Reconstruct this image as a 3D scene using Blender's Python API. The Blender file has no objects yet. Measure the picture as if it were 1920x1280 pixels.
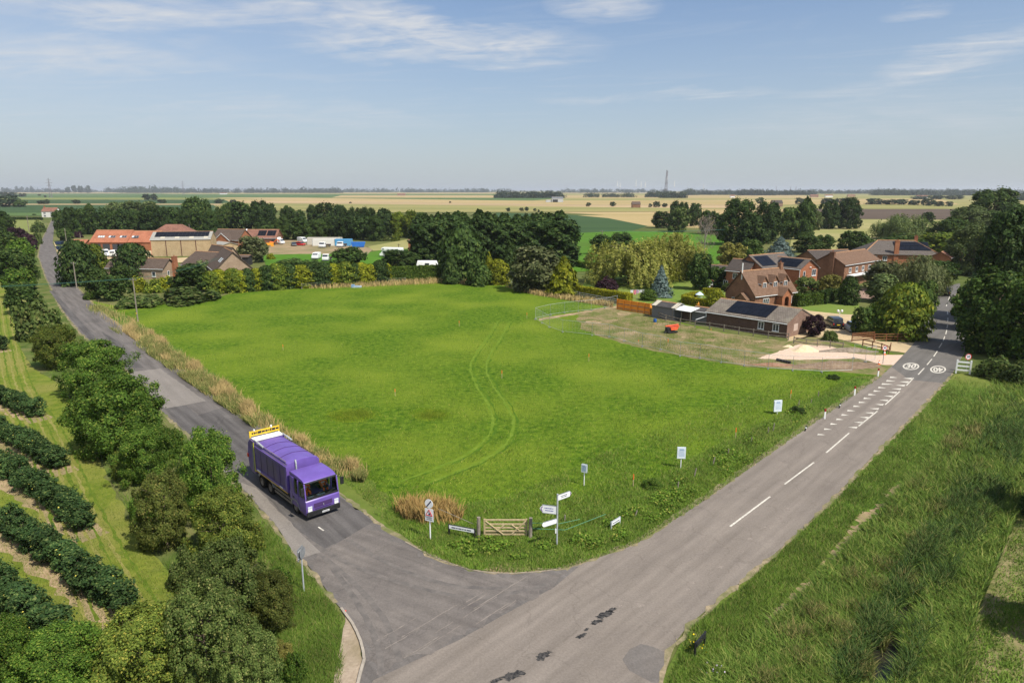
import bpy, bmesh, math, random
import numpy as np
from mathutils import Vector, Matrix
from mathutils.geometry import tessellate_polygon
R = math.radians
random.seed(7)
S = bpy.context.scene
COL = S.collection
# ------------------------------------------------------------------ camera
CAMH = 22.0; F = 1280.0; HOR = 357.0
PITCH = math.atan((640 - HOR) / F); CP, SP = math.cos(PITCH), math.sin(PITCH)
cam = bpy.data.cameras.new('camera'); cam.sensor_width = 36; cam.lens = 24
cam.clip_start = 0.5; cam.clip_end = 90000
co = bpy.data.objects.new('camera', cam); COL.objects.link(co)
co.location = (0, 0, CAMH); co.rotation_euler = (R(90) - PITCH, 0, 0)
S.camera = co
# ------------------------------------------------------------------ light
SUN_AZ = R(132); SUN_EL = R(53)          # azimuth clockwise from +Y (view direction)
sd = Vector((math.sin(SUN_AZ) * math.cos(SUN_EL), math.cos(SUN_AZ) * math.cos(SUN_EL), math.sin(SUN_EL)))
sl = bpy.data.lights.new('sun', 'SUN'); sl.energy = 4.6; sl.angle = R(0.53); sl.color = (1.0, 0.94, 0.82)
so = bpy.data.objects.new('sun', sl); COL.objects.link(so)
so.rotation_euler = sd.to_track_quat('Z', 'Y').to_euler(); so.location = (60, -60, 120)
S.view_settings.view_transform = 'Standard'; S.view_settings.look = 'None'
S.view_settings.exposure = 0.33; S.view_settings.gamma = 1.0
S.view_settings.use_curve_mapping = False
S.cycles.use_denoising = True
S.cycles.max_bounces = 6; S.cycles.diffuse_bounces = 2; S.cycles.glossy_bounces = 2
S.cycles.transmission_bounces = 3; S.cycles.transparent_max_bounces = 6; S.cycles.volume_bounces = 0
# ------------------------------------------------------------------ sky
W = bpy.data.worlds.new('World'); S.world = W; W.use_nodes = True
def world():
    nt = W.node_tree; N = nt.nodes; Lk = nt.links; N.clear()
    def nd(t, **k):
        n = N.new(t)
        for a, b in k.items(): setattr(n, a, b)
        return n
    def mth(op, a, b=None, c=None):
        n = nd('ShaderNodeMath', operation=op)
        for i, v in enumerate((a, b, c)):
            if v is None: continue
            if isinstance(v, (int, float)): n.inputs[i].default_value = v
            else: Lk.new(v, n.inputs[i])
        return n.outputs[0]
    out = nd('ShaderNodeOutputWorld'); bg = nd('ShaderNodeBackground'); bg.inputs[1].default_value = SKY_STR
    sky = nd('ShaderNodeTexSky', sky_type='NISHITA', sun_disc=False, sun_elevation=SUN_EL, sun_rotation=SUN_AZ,
             altitude=0, air_density=1.0, dust_density=1.6, ozone_density=1.6)
    tc = nd('ShaderNodeTexCoord'); sep = nd('ShaderNodeSeparateXYZ'); Lk.new(tc.outputs['Generated'], sep.inputs[0])
    x, y, z = sep.outputs
    az = mth('ARCTAN2', x, y); el = mth('ARCSINE', z)
    # wispy noise on a plane far above, stretched east-west
    zz = mth('MAXIMUM', z, 0.03)
    cx = mth('DIVIDE', x, zz); cy = mth('DIVIDE', y, zz)
    cmb = nd('ShaderNodeCombineXYZ'); Lk.new(mth('MULTIPLY', cx, 0.42), cmb.inputs[0]); Lk.new(mth('ADD', cy, mth('MULTIPLY', cx, 0.35)), cmb.inputs[1])
    def noise(scale, detail, rough, dist, vec):
        n = nd('ShaderNodeTexNoise'); n.inputs['Scale'].default_value = scale; n.inputs['Detail'].default_value = detail
        n.inputs['Roughness'].default_value = rough; n.inputs['Distortion'].default_value = dist; Lk.new(vec, n.inputs['Vector'])
        return n.outputs['Fac']
    # small distortions in angle space shape each cloud
    ang = nd('ShaderNodeCombineXYZ'); Lk.new(mth('MULTIPLY', az, 1.0), ang.inputs[0]); Lk.new(mth('MULTIPLY', el, 5.0), ang.inputs[1])
    n1 = noise(3.2, 9, 0.62, 0.8, ang.outputs[0]); n2 = noise(1.6, 7, 0.6, 1.5, cmb.outputs[0]); n3 = noise(14, 6, 0.62, 0.8, ang.outputs[0])
    tot = None
    for (px, py, wx, wy, sl_, amp) in CLOUDS:
        u = (px - 960) / F; v = (640 - py) / F
        d = Vector((u, CP + v * SP, -SP + v * CP)); d.normalize()
        a0 = math.atan2(d.x, d.y); e0 = math.asin(d.z)
        wa = wx / F * 0.9; we = wy / F * 0.9
        da = mth('SUBTRACT', az, a0); de = mth('SUBTRACT', mth('SUBTRACT', el, e0), mth('MULTIPLY', da, sl_))
        de = mth('ADD', de, mth('MULTIPLY', mth('SUBTRACT', n1, 0.5), 0.09)); 
        q = mth('ADD', mth('POWER', mth('ABSOLUTE', mth('DIVIDE', da, wa)), 2.0), mth('POWER', mth('ABSOLUTE', mth('DIVIDE', de, we)), 2.0))
        m = mth('MULTIPLY', mth('MAXIMUM', mth('SUBTRACT', 1.0, q), 0.0), amp)
        tot = m if tot is None else mth('ADD', tot, m)
    wis = mth('MULTIPLY', mth('MAXIMUM', mth('SUBTRACT', mth('ADD', mth('MULTIPLY', n2, 0.55), mth('MULTIPLY', n3, 0.6)), 0.40), 0.0), 3.2)
    fac = mth('MULTIPLY', tot, wis)
    broad = mth('MULTIPLY', mth('MAXIMUM', mth('SUBTRACT', n2, 0.52), 0.0), 0.6)      # thin veil everywhere
    leftv = mth('MULTIPLY', mth('MAXIMUM', mth('SUBTRACT', -0.05, az), 0.0), 0.62)
    fac = mth('MINIMUM', mth('ADD', mth('ADD', fac, broad), mth('MULTIPLY', leftv, mth('ADD', n2, 0.1))), 0.85)
    up = mth('MINIMUM', mth('MULTIPLY', mth('MAXIMUM', el, 0.0), 12.0), 1.0)
    fac = mth('MULTIPLY', fac, up)
    mx = nd('ShaderNodeMix', data_type='RGBA'); mx.inputs['B'].default_value = CLOUD_COL
    hz = nd('ShaderNodeMix', data_type='RGBA'); hz.inputs['B'].default_value = HAZE_SKY
    hf = mth('MULTIPLY', mth('POWER', mth('MAXIMUM', mth('SUBTRACT', 1.0, mth('MULTIPLY', mth('MAXIMUM', el, 0.0), 2.5)), 0.0), 1.5), 0.72)
    sc = nd('ShaderNodeMix', data_type='RGBA', blend_type='MULTIPLY'); sc.inputs[0].default_value = 1.0; sc.inputs['B'].default_value = SKY_TINT
    Lk.new(sky.outputs[0], sc.inputs['A'])
    Lk.new(sc.outputs['Result'], hz.inputs['A']); Lk.new(hf, hz.inputs[0])
    Lk.new(hz.outputs['Result'], mx.inputs['A']); Lk.new(fac, mx.inputs[0])
    Lk.new(mx.outputs['Result'], bg.inputs[0]); Lk.new(bg.outputs[0], out.inputs[0])
SKY_STR = 0.090; HAZE_D = .00007
SKY_TINT = (0.74, 0.94, 1.16, 1)
HAZE_SKY = (5.6, 6.0, 6.2, 1); CLOUD_COL = (6.2, 6.35, 6.6, 1)
CLOUDS = [(840, 85, 330, 46, -0.02, 1.0), (620, 18, 260, 34, -0.10, .8), (1130, 12, 120, 34, -.05, .85), (1850, 84, 170, 36, .16, .8),
          (1680, 150, 200, 22, .12, .45), (1330, 180, 160, 14, .03, .5), (1100, 190, 120, 10, 0, .35), (200, 110, 260, 40, .06, .5), (230, 12, 320, 36, 0, .6), (1720, 10, 60, 14, 0, .5), (600, 220, 320, 26, 0, .3), (1700, 230, 420, 60, 0.05, .3)]
world()

# ------------------------------------------------------------------ picture geometry -> ground
def G(px, py, z=0.0):
    u = (px - 960) / F; v = (py - 640) / F
    t = (z - CAMH) / (-SP - v * CP)
    return Vector((u * t, (CP - v * SP) * t, z))
def ZAT(py, y):                                  # height seen at picture row py over ground distance y
    v = (py - 640) / F
    return CAMH + y / (CP - v * SP) * (-SP - v * CP)
def MPP(y): return (y * CP + CAMH * SP) / F        # metres for one photo pixel on the ground at distance y

# ------------------------------------------------------------------ materials
def nodes(m):
    m.use_nodes = True; nt = m.node_tree; nt.nodes.clear(); return nt, nt.nodes, nt.links
def c4(c): return (c[0], c[1], c[2], 1)
MATS = {}
def mat(name, c1, c2=None, scale=3.0, rough=.8, bump=0.0, metal=0.0, spec=None, detail=5, stretch=None, c3=None, scale2=None, rot=0.0, contrast=(.35, .65), bscale=None, coat=0):
    if name in MATS: return MATS[name]
    m = bpy.data.materials.new(name); nt, N, L = nodes(m)
    o = N.new('ShaderNodeOutputMaterial'); b = N.new('ShaderNodeBsdfPrincipled'); L.new(b.outputs[0], o.inputs[0])
    b.inputs['Roughness'].default_value = rough; b.inputs['Metallic'].default_value = metal
    b.inputs['Specular IOR Level'].default_value = spec if spec is not None else (.04 if rough >= .9 else .15 if rough >= .75 else .35); b.inputs['Coat Weight'].default_value = coat
    b.inputs['Base Color'].default_value = c4(c1)
    if c2 is not None:
        tc = N.new('ShaderNodeTexCoord'); mp = N.new('ShaderNodeMapping'); L.new(tc.outputs['Object'], mp.inputs[0])
        mp.inputs['Rotation'].default_value[2] = rot
        if stretch: mp.inputs['Scale'].default_value = stretch
        n = N.new('ShaderNodeTexNoise'); n.inputs['Scale'].default_value = scale; n.inputs['Detail'].default_value = detail; n.inputs['Roughness'].default_value = .62
        L.new(mp.outputs[0], n.inputs['Vector'])
        r = N.new('ShaderNodeValToRGB'); e = r.color_ramp.elements
        e[0].position = contrast[0]; e[0].color = c4(c1); e[1].position = contrast[1]; e[1].color = c4(c2)
        L.new(n.outputs['Fac'], r.inputs[0]); col = r.outputs[0]
        if c3 is not None:
            n2 = N.new('ShaderNodeTexNoise'); n2.inputs['Scale'].default_value = scale2 or scale * .13; n2.inputs['Detail'].default_value = 4
            L.new(mp.outputs[0], n2.inputs['Vector'])
            r2 = N.new('ShaderNodeValToRGB'); r2.color_ramp.elements[0].position = .42; r2.color_ramp.elements[1].position = .66
            L.new(n2.outputs['Fac'], r2.inputs[0])
            mx = N.new('ShaderNodeMix'); mx.data_type = 'RGBA'; mx.inputs['B'].default_value = c4(c3)
            L.new(r2.outputs[0], mx.inputs[0]); L.new(col, mx.inputs['A']); col = mx.outputs['Result']
        L.new(col, b.inputs['Base Color'])
        if bump:
            bp = N.new('ShaderNodeBump'); bp.inputs['Strength'].default_value = bump; bp.inputs['Distance'].default_value = .08
            n3 = N.new('ShaderNodeTexNoise'); n3.inputs['Scale'].default_value = bscale or scale; n3.inputs['Detail'].default_value = 4; L.new(mp.outputs[0], n3.inputs['Vector'])
            L.new(n3.outputs['Fac'], bp.inputs['Height']); L.new(bp.outputs[0], b.inputs['Normal'])
    MATS[name] = m; return m
def tilemat(name, c1, c2, c3, row=.32, axis=0, rough=.85):
    """roof tiles or brick courses: colour noise plus horizontal courses as relief"""
    if name in MATS: return MATS[name]
    m = mat(name, c1, c2, scale=2.2, rough=rough, c3=c3, scale2=.5, detail=8, contrast=(.3, .7)); nt = m.node_tree; N = nt.nodes; L = nt.links
    b = [n for n in N if n.type == 'BSDF_PRINCIPLED'][0]
    tc = N.new('ShaderNodeTexCoord'); br = N.new('ShaderNodeTexBrick'); mp = N.new('ShaderNodeMapping'); L.new(tc.outputs['UV'], mp.inputs[0]); L.new(mp.outputs[0], br.inputs['Vector'])
    br.inputs['Scale'].default_value = 1.0; br.inputs['Brick Width'].default_value = row * 1.1; br.inputs['Row Height'].default_value = row
    br.inputs['Mortar Size'].default_value = row * .09; br.inputs['Color1'].default_value = (1, 1, 1, 1); br.inputs['Color2'].default_value = (.72, .7, .68, 1); br.inputs['Mortar'].default_value = (.45, .43, .42, 1)
    src = b.inputs['Base Color'].links[0].from_socket
    mx = N.new('ShaderNodeMix'); mx.data_type = 'RGBA'; mx.blend_type = 'MULTIPLY'; mx.inputs[0].default_value = .75
    L.new(src, mx.inputs['A']); L.new(br.outputs['Color'], mx.inputs['B']); L.new(mx.outputs['Result'], b.inputs['Base Color'])
    bp = N.new('ShaderNodeBump'); bp.inputs['Strength'].default_value = .5; bp.inputs['Distance'].default_value = .03
    L.new(br.outputs['Fac'], bp.inputs['Height']); bp.invert = True; L.new(bp.outputs[0], b.inputs['Normal'])
    return m
def leafmat(name, c1, c2, c3=None, trans=.3, rnd=.5, rough=.6, spec=.10, up=0, ns_=.55, na=1.1):
    """leaf colour differs from leaf to leaf and a little from plant to plant"""
    if name in MATS: return MATS[name]
    m = bpy.data.materials.new(name); nt, N, L = nodes(m)
    o = N.new('ShaderNodeOutputMaterial'); geo = N.new('ShaderNodeNewGeometry'); oi = N.new('ShaderNodeObjectInfo')
    r = N.new('ShaderNodeValToRGB'); e = r.color_ramp.elements; e[0].color = c4(c1); e[1].color = c4(c2); e[0].position = .1; e[1].position = .85
    if c3 is not None:
        q = r.color_ramp.elements.new(.97); q.color = c4(c3)
    ri = geo.outputs['Random Per Island']
    L.new(ri, r.inputs[0])
    tc = N.new('ShaderNodeTexCoord'); ns = N.new('ShaderNodeTexNoise'); ns.inputs['Scale'].default_value = ns_; ns.inputs['Detail'].default_value = 3
    L.new(geo.outputs['Position'], ns.inputs['Vector'])
    a = N.new('ShaderNodeMath'); a.operation = 'MULTIPLY_ADD'; a.inputs[1].default_value = na; a.inputs[2].default_value = 1 - na / 2; L.new(ns.outputs['Fac'], a.inputs[0])
    a2 = N.new('ShaderNodeMath'); a2.operation = 'MULTIPLY_ADD'; a2.inputs[1].default_value = rnd; a2.inputs[2].default_value = 1 - rnd / 2; L.new(oi.outputs['Random'], a2.inputs[0])
    a3 = N.new('ShaderNodeMath'); a3.operation = 'MULTIPLY'; L.new(a.outputs[0], a3.inputs[0]); L.new(a2.outputs[0], a3.inputs[1])
    vm = N.new('ShaderNodeVectorMath'); vm.operation = 'SCALE'; L.new(r.outputs[0], vm.inputs[0]); L.new(a3.outputs[0], vm.inputs['Scale'])
    b = N.new('ShaderNodeBsdfPrincipled'); b.inputs['Roughness'].default_value = rough; b.inputs['Specular IOR Level'].default_value = spec
    L.new(vm.outputs[0], b.inputs['Base Color'])
    if up:      # soft blades: shade mostly as the sward they form
        nm = N.new('ShaderNodeVectorMath'); nm.operation = 'MULTIPLY_ADD'; nm.inputs[1].default_value = (1 - up,) * 3; nm.inputs[2].default_value = (0, 0, up); L.new(geo.outputs['Normal'], nm.inputs[0])
        nn = N.new('ShaderNodeVectorMath'); nn.operation = 'NORMALIZE'; L.new(nm.outputs[0], nn.inputs[0]); L.new(nn.outputs[0], b.inputs['Normal'])
    t = N.new('ShaderNodeBsdfTranslucent'); v2 = N.new('ShaderNodeVectorMath'); v2.operation = 'MULTIPLY'; v2.inputs[1].default_value = (1.15, 1.25, .55); L.new(vm.outputs[0], v2.inputs[0]); L.new(v2.outputs[0], t.inputs[0])
    mx = N.new('ShaderNodeMixShader'); mx.inputs[0].default_value = trans; L.new(b.outputs[0], mx.inputs[1]); L.new(t.outputs[0], mx.inputs[2]); L.new(mx.outputs[0], o.inputs[0])
    MATS[name] = m; return m
def glassmat(name, c, alpha=.35):
    m = bpy.data.materials.new(name); nt, N, L = nodes(m)
    o = N.new('ShaderNodeOutputMaterial'); g = N.new('ShaderNodeBsdfGlossy'); g.inputs['Roughness'].default_value = .04; g.inputs[0].default_value = (.8, .85, .9, 1)
    t = N.new('ShaderNodeBsdfTransparent'); t.inputs[0].default_value = c4(c); fr = N.new('ShaderNodeFresnel'); fr.inputs[0].default_value = 1.45
    mx = N.new('ShaderNodeMixShader'); L.new(fr.outputs[0], mx.inputs[0]); L.new(t.outputs[0], mx.inputs[1]); L.new(g.outputs[0], mx.inputs[2]); L.new(mx.outputs[0], o.inputs[0])
    MATS[name] = m; return m

# ------------------------------------------------------------------ mesh builder
class MB:
    def __init__(s): s.v = []; s.f = []; s.mi = []; s.cur = 0
    def add(s, vs, fs):
        o = len(s.v); s.v += [tuple(v) for v in vs]; s.f += [tuple(i + o for i in f) for f in fs]; s.mi += [s.cur] * len(fs); return s
    def m(s, i): s.cur = i; return s
    def box(s, c, d, rz=0.0, tilt=None):
        x, y, z = d[0] / 2, d[1] / 2, d[2] / 2
        vs = [Vector(p) for p in ((-x, -y, -z), (x, -y, -z), (x, y, -z), (-x, y, -z), (-x, -y, z), (x, -y, z), (x, y, z), (-x, y, z))]
        M = Matrix.Rotation(rz, 3, 'Z')
        if tilt: M = M @ Matrix.Rotation(tilt[1], 3, tilt[0])
        return s.add([M @ v + Vector(c) for v in vs], [(0, 3, 2, 1), (4, 5, 6, 7), (0, 1, 5, 4), (1, 2, 6, 5), (2, 3, 7, 6), (3, 0, 4, 7)])
    def tube(s, a, b, r0, r1=None, n=8):
        a = Vector(a); b = Vector(b); r1 = r0 if r1 is None else r1
        d = (b - a).normalized(); u = d.orthogonal().normalized(); w = d.cross(u)
        vs = []
        for p, r in ((a, r0), (b, r1)):
            for k in range(n):
                t = 2 * math.pi * k / n; vs.append(p + (u * math.cos(t) + w * math.sin(t)) * r)
        fs = [(k, (k + 1) % n, n + (k + 1) % n, n + k) for k in range(n)] + [tuple(range(n - 1, -1, -1)), tuple(range(n, 2 * n))]
        return s.add(vs, fs)
    def path(s, pts, r, n=6):
        for a, b in zip(pts, pts[1:]): s.tube(a, b, r, r, n)
        return s
    def prism(s, poly, axis, a, b):
        """poly: list of 2-D points; extruded along axis from a to b"""
        def p3(p, t):
            return {'x': (t, p[0], p[1]), 'y': (p[0], t, p[1]), 'z': (p[0], p[1], t)}[axis]
        n = len(poly); vs = [p3(p, a) for p in poly] + [p3(p, b) for p in poly]
        fs = [(i, (i + 1) % n, n + (i + 1) % n, n + i) for i in range(n)] + [tuple(range(n - 1, -1, -1)), tuple(range(n, 2 * n))]
        return s.add(vs, fs)
    def lathe(s, prof, n=16, c=(0, 0, 0), axis='z', caps=True):
        vs = []
        for r, h in prof:
            for k in range(n):
                t = 2 * math.pi * k / n; p = (r * math.cos(t), r * math.sin(t), h)
                if axis == 'y': p = (p[0], p[2], p[1])
                vs.append((p[0] + c[0], p[1] + c[1], p[2] + c[2]))
        m = len(prof); fs = []
        for i in range(m - 1):
            for k in range(n): fs.append((i * n + k, i * n + (k + 1) % n, (i + 1) * n + (k + 1) % n, (i + 1) * n + k))
        if caps: fs += [tuple(range(n - 1, -1, -1)), tuple((m - 1) * n + k for k in range(n))]
        return s.add(vs, fs)
    def poly(s, pts): return s.add(pts, [tuple(range(len(pts)))])
    def mesh(s, name, mats, smooth=False, uv=False, bevel=0):
        me = bpy.data.meshes.new(name); me.from_pydata(s.v, [], s.f)
        for m_ in (mats if isinstance(mats, (list, tuple)) else [mats]): me.materials.append(m_)
        bm = bmesh.new(); bm.from_mesh(me)
        for f, i in zip(bm.faces, s.mi): f.material_index = i
        bmesh.ops.recalc_face_normals(bm, faces=bm.faces)
        if bevel:
            bmesh.ops.bevel(bm, geom=[e for e in bm.edges if len(e.link_faces) == 2 and e.calc_face_angle(0) > .5], offset=bevel, segments=2, affect='EDGES', profile=.6, clamp_overlap=True)
        if uv:
            l = bm.loops.layers.uv.new('UVMap')
            for f in bm.faces:
                n = f.normal; a = Vector((-n.y, n.x, 0))
                a = a.normalized() if a.length > .05 else Vector((1, 0, 0)); b_ = n.cross(a)
                for lp in f.loops: lp[l].uv = (lp.vert.co.dot(a), lp.vert.co.dot(b_))
        bm.to_mesh(me); bm.free()
        if smooth:
            for p in me.polygons: p.use_smooth = True
            try: me.set_sharp_from_angle(angle=R(35))
            except Exception: pass
        return me
def npmesh(name, v, quads=None, tris=None, mats=()):
    me = bpy.data.meshes.new(name); nq = 0 if quads is None else len(quads); nt = 0 if tris is None else len(tris)
    me.vertices.add(len(v)); me.vertices.foreach_set('co', np.asarray(v, np.float32).ravel())
    li = np.concatenate([np.asarray(q, np.int32).ravel() for q in (quads, tris) if q is not None])
    me.loops.add(len(li)); me.loops.foreach_set('vertex_index', li)
    ls = np.concatenate([np.arange(nq) * 4, nq * 4 + np.arange(nt) * 3]).astype(np.int32)
    me.polygons.add(nq + nt); me.polygons.foreach_set('loop_start', ls)
    me.update(calc_edges=True); me.validate()
    for m_ in mats: me.materials.append(m_)
    return me
# ------------------------------------------------------------------ objects
def link(o, parent=None):
    COL.objects.link(o)
    if parent is not None: o.parent = parent
    return o
def tagp(o, label, cat, group=None):
    o['label'] = label; o['category'] = cat
    if group: o['group'] = group
    return o
def thing(name, label, cat, loc=(0, 0, 0), rz=0.0, group=None):
    o = link(bpy.data.objects.new(name, None)); o.location = loc; o.rotation_euler = (0, 0, rz); o.empty_display_size = .3
    return tagp(o, label, cat, group)
def part(name, mb, mats, parent, label=None, **k):
    me = mb if isinstance(mb, bpy.types.Mesh) else mb.mesh(name, mats, **k)
    o = link(bpy.data.objects.new(name, me), parent)
    if label: o['label'] = label
    return o
def solo(name, mb, mats, label, cat, loc=(0, 0, 0), rz=0.0, group=None, **k):
    me = mb if isinstance(mb, bpy.types.Mesh) else mb.mesh(name, mats, **k)
    o = link(bpy.data.objects.new(name, me)); o.location = loc; o.rotation_euler = (0, 0, rz)
    return tagp(o, label, cat, group)
def stuff(name, me, label, cat, loc=(0, 0, 0)):
    o = link(bpy.data.objects.new(name, me)); o.location = loc; tagp(o, label, cat); o['kind'] = 'stuff'; return o
def dup(root, loc, rz=0.0, label=None, scale=None, group=None):
    def cp(o, par):
        c = o.copy(); COL.objects.link(c)
        if par is not None: c.parent = par
        for ch in o.children: cp(ch, c)
        return c
    c = cp(root, None); c.location = loc; c.rotation_euler = (0, 0, rz)
    if scale: c.scale = scale
    if label: c['label'] = label
    if group: c['group'] = group
    return c
ORD = 'first second third fourth fifth sixth seventh eighth ninth tenth eleventh twelfth thirteenth fourteenth fifteenth sixteenth seventeenth eighteenth nineteenth twentieth twenty-first twenty-second twenty-third twenty-fourth twenty-fifth twenty-sixth twenty-seventh twenty-eighth twenty-ninth thirtieth'.split()
# flat sheets --------------------------------------------------------
def rough_outline(pts, step, amp, rng):
    out = []
    n = len(pts)
    for i in range(n):
        a = pts[i]; b = pts[(i + 1) % n]; L = (b - a).length; k = max(1, int(L / step)) if step else 1
        k = min(k, 160)
        nrm = Vector((-(b - a).y, (b - a).x, 0)); nrm = nrm.normalized() if nrm.length else nrm
        for j in range(k):
            p = a.lerp(b, j / k)
            if j and amp: p = p + nrm * rng.uniform(-amp, amp)
            out.append(p)
    return out
def sheet(name, pts, z, m, step=0, amp=0, seed=1, parent=None, world_pts=False, kind='structure'):
    w = [Vector((p[0], p[1], 0)) if world_pts else G(*p) for p in pts]
    if step: w = rough_outline(w, step, amp, random.Random(seed))
    w = [Vector((p.x, p.y, z)) for p in w]
    tris = tessellate_polygon([w])
    me = bpy.data.meshes.new(name); me.from_pydata([tuple(p) for p in w], [], [tuple(t) for t in tris]); me.materials.append(m)
    bm = bmesh.new(); bm.from_mesh(me)
    for f in bm.faces:
        f.normal_update()
        if f.normal.z < 0: f.normal_flip()
    bm.to_mesh(me); bm.free()
    o = link(bpy.data.objects.new(name, me), parent)
    if parent is None and kind: o['kind'] = kind
    return o
def band(edge, w0, w1, z, name, m, seed=1, parent=None, step=.8, amp=.18):
    """strip along a world polyline from offset w0 (one side) to w1 (other side) with an uneven outline"""
    rng = random.Random(seed); pts = []
    for a, b in zip(edge, edge[1:]):
        k = max(1, int((b - a).length / step)); k = min(k, 80)
        for j in range(k): pts.append(a.lerp(b, j / k))
    pts.append(edge[-1]); A = []; B = []
    for i, p in enumerate(pts):
        d = (pts[min(i + 1, len(pts) - 1)] - pts[max(i - 1, 0)]); n = Vector((-d.y, d.x, 0)).normalized()
        A.append(p + n * (w0 + rng.uniform(-amp, amp))); B.append(p + n * (w1 + rng.uniform(-amp, amp)))
    vs = [(p.x, p.y, z) for p in A] + [(p.x, p.y, z) for p in B]; n = len(A)
    me = bpy.data.meshes.new(name); me.from_pydata(vs, [], [(i, i + 1, n + i + 1, n + i) for i in range(n - 1)]); me.materials.append(m)
    bm = bmesh.new(); bm.from_mesh(me)
    for f in bm.faces:
        f.normal_update()
        if f.normal.z < 0: f.normal_flip()
    bm.to_mesh(me); bm.free()
    o = link(bpy.data.objects.new(name, me), parent)
    if parent is None: o['kind'] = 'structure'
    return o
# ================================================================== vegetation meshes
def unit(a): return a / np.maximum(np.linalg.norm(a, axis=1, keepdims=True), 1e-6)
def leafquads(C, Nn, size, rng, asp=.6, up=None):
    n = len(C); Nn = unit(Nn)
    t = rng.normal(size=(n, 3)) if up is None else (np.tile(np.array(up, float), (n, 1)) + rng.normal(size=(n, 3)) * .45)
    t = unit(t - Nn * np.sum(t * Nn, 1, keepdims=True)); b = np.cross(Nn, t)
    s = (size * rng.uniform(.45, 1.6, n))[:, None] * .5
    v = np.stack([C - t * s, C + b * s * asp - t * s * .1, C + t * s, C - b * s * asp - t * s * .1], 1).reshape(-1, 3)
    q = np.arange(n * 4).reshape(-1, 4)
    return v, q
def sph(rng, n): return unit(rng.normal(size=(n, 3)))
def crown_broad(seed, r, h, nleaf, leaf, zb=.04, nclump=46, lump=.3, flat=1.0, inner=.25, spiky=0.0):
    """lumpy crown: wide low down, rounded above, its skirt nearly reaching the ground"""
    rng = np.random.default_rng(seed); hc = h * (1 - zb)
    zc = rng.uniform(.02, 1, nclump) ** .85; az = rng.uniform(0, 2 * np.pi, nclump)
    prof = np.where(zc < .38, .80 + .52 * zc, np.sqrt(np.maximum(.0, 1 - ((zc - .38) / .66) ** 2.2)))
    rad = prof * rng.uniform(.62, 1.0, nclump) * (1 - lump * .55); lob = 1 + .13 * np.sin(az * 3 + seed) + .1 * np.sin(az * 5 + seed * 2.3) + spiky * rng.normal(size=nclump)
    cr = rng.uniform(.6, 1.25, nclump) * lump; zz = .02 + zc * (1 - lump * .42)
    cen = np.stack([np.cos(az) * rad * lob, np.sin(az) * rad * lob, zz], 1); d = unit(cen - np.array([0, 0, .38]) * 1.0); d[:, 2] += .15
    asp = np.array([1, 1, r / hc])
    k = rng.integers(0, nclump, nleaf); ld = unit(sph(rng, nleaf) + unit(d)[k] * .75)
    p = cen[k] + ld * asp * (cr[k] * np.where(rng.uniform(size=nleaf) < .1, rng.uniform(1.05, 1.5, nleaf), rng.uniform(.6, 1.08, nleaf)))[:, None]
    m = int(nleaf * inner); zi = rng.uniform(.03, .85, m); ai = rng.uniform(0, 2 * np.pi, m); pi_ = np.where(zi < .38, .8, np.sqrt(np.maximum(.05, 1 - ((zi - .38) / .66) ** 2.2))) * .78 * np.sqrt(rng.uniform(.1, 1, m))
    p[:m] = np.stack([np.cos(ai) * pi_, np.sin(ai) * pi_, zi], 1)
    nn = unit(ld * .75 + unit(d)[k] * .35 + rng.normal(size=(nleaf, 3)) * .5 + np.array([0, 0, .3]))
    P = p * np.array([r, r, hc]) + np.array([0, 0, h * zb])
    P[:, 2] = np.maximum(P[:, 2], .06)
    return leafquads(P, nn, leaf, rng, .72)
def crown_bush(seed, r, h, nleaf, leaf, nclump=34, lump=.34):
    rng = np.random.default_rng(seed)
    d = sph(rng, nclump); d[:, 2] = np.abs(d[:, 2]) * .95 + .02; d = unit(d); rad = rng.uniform(.5, .95, nclump) * (1 - lump * .6)
    cr = rng.uniform(.6, 1.25, nclump) * lump; cen = d * rad[:, None]
    k = rng.integers(0, nclump, nleaf); ld = unit(sph(rng, nleaf) + d[k] * .7)
    p = cen[k] + ld * (cr[k] * rng.uniform(.6, 1.1, nleaf))[:, None]
    nn = unit(ld + rng.normal(size=(nleaf, 3)) * .5 + np.array([0, 0, .35]))
    P = p * np.array([r, r, h]); P[:, 2] = np.abs(P[:, 2]) * .98 + .03
    return leafquads(P, nn, leaf, rng, .72)
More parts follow.
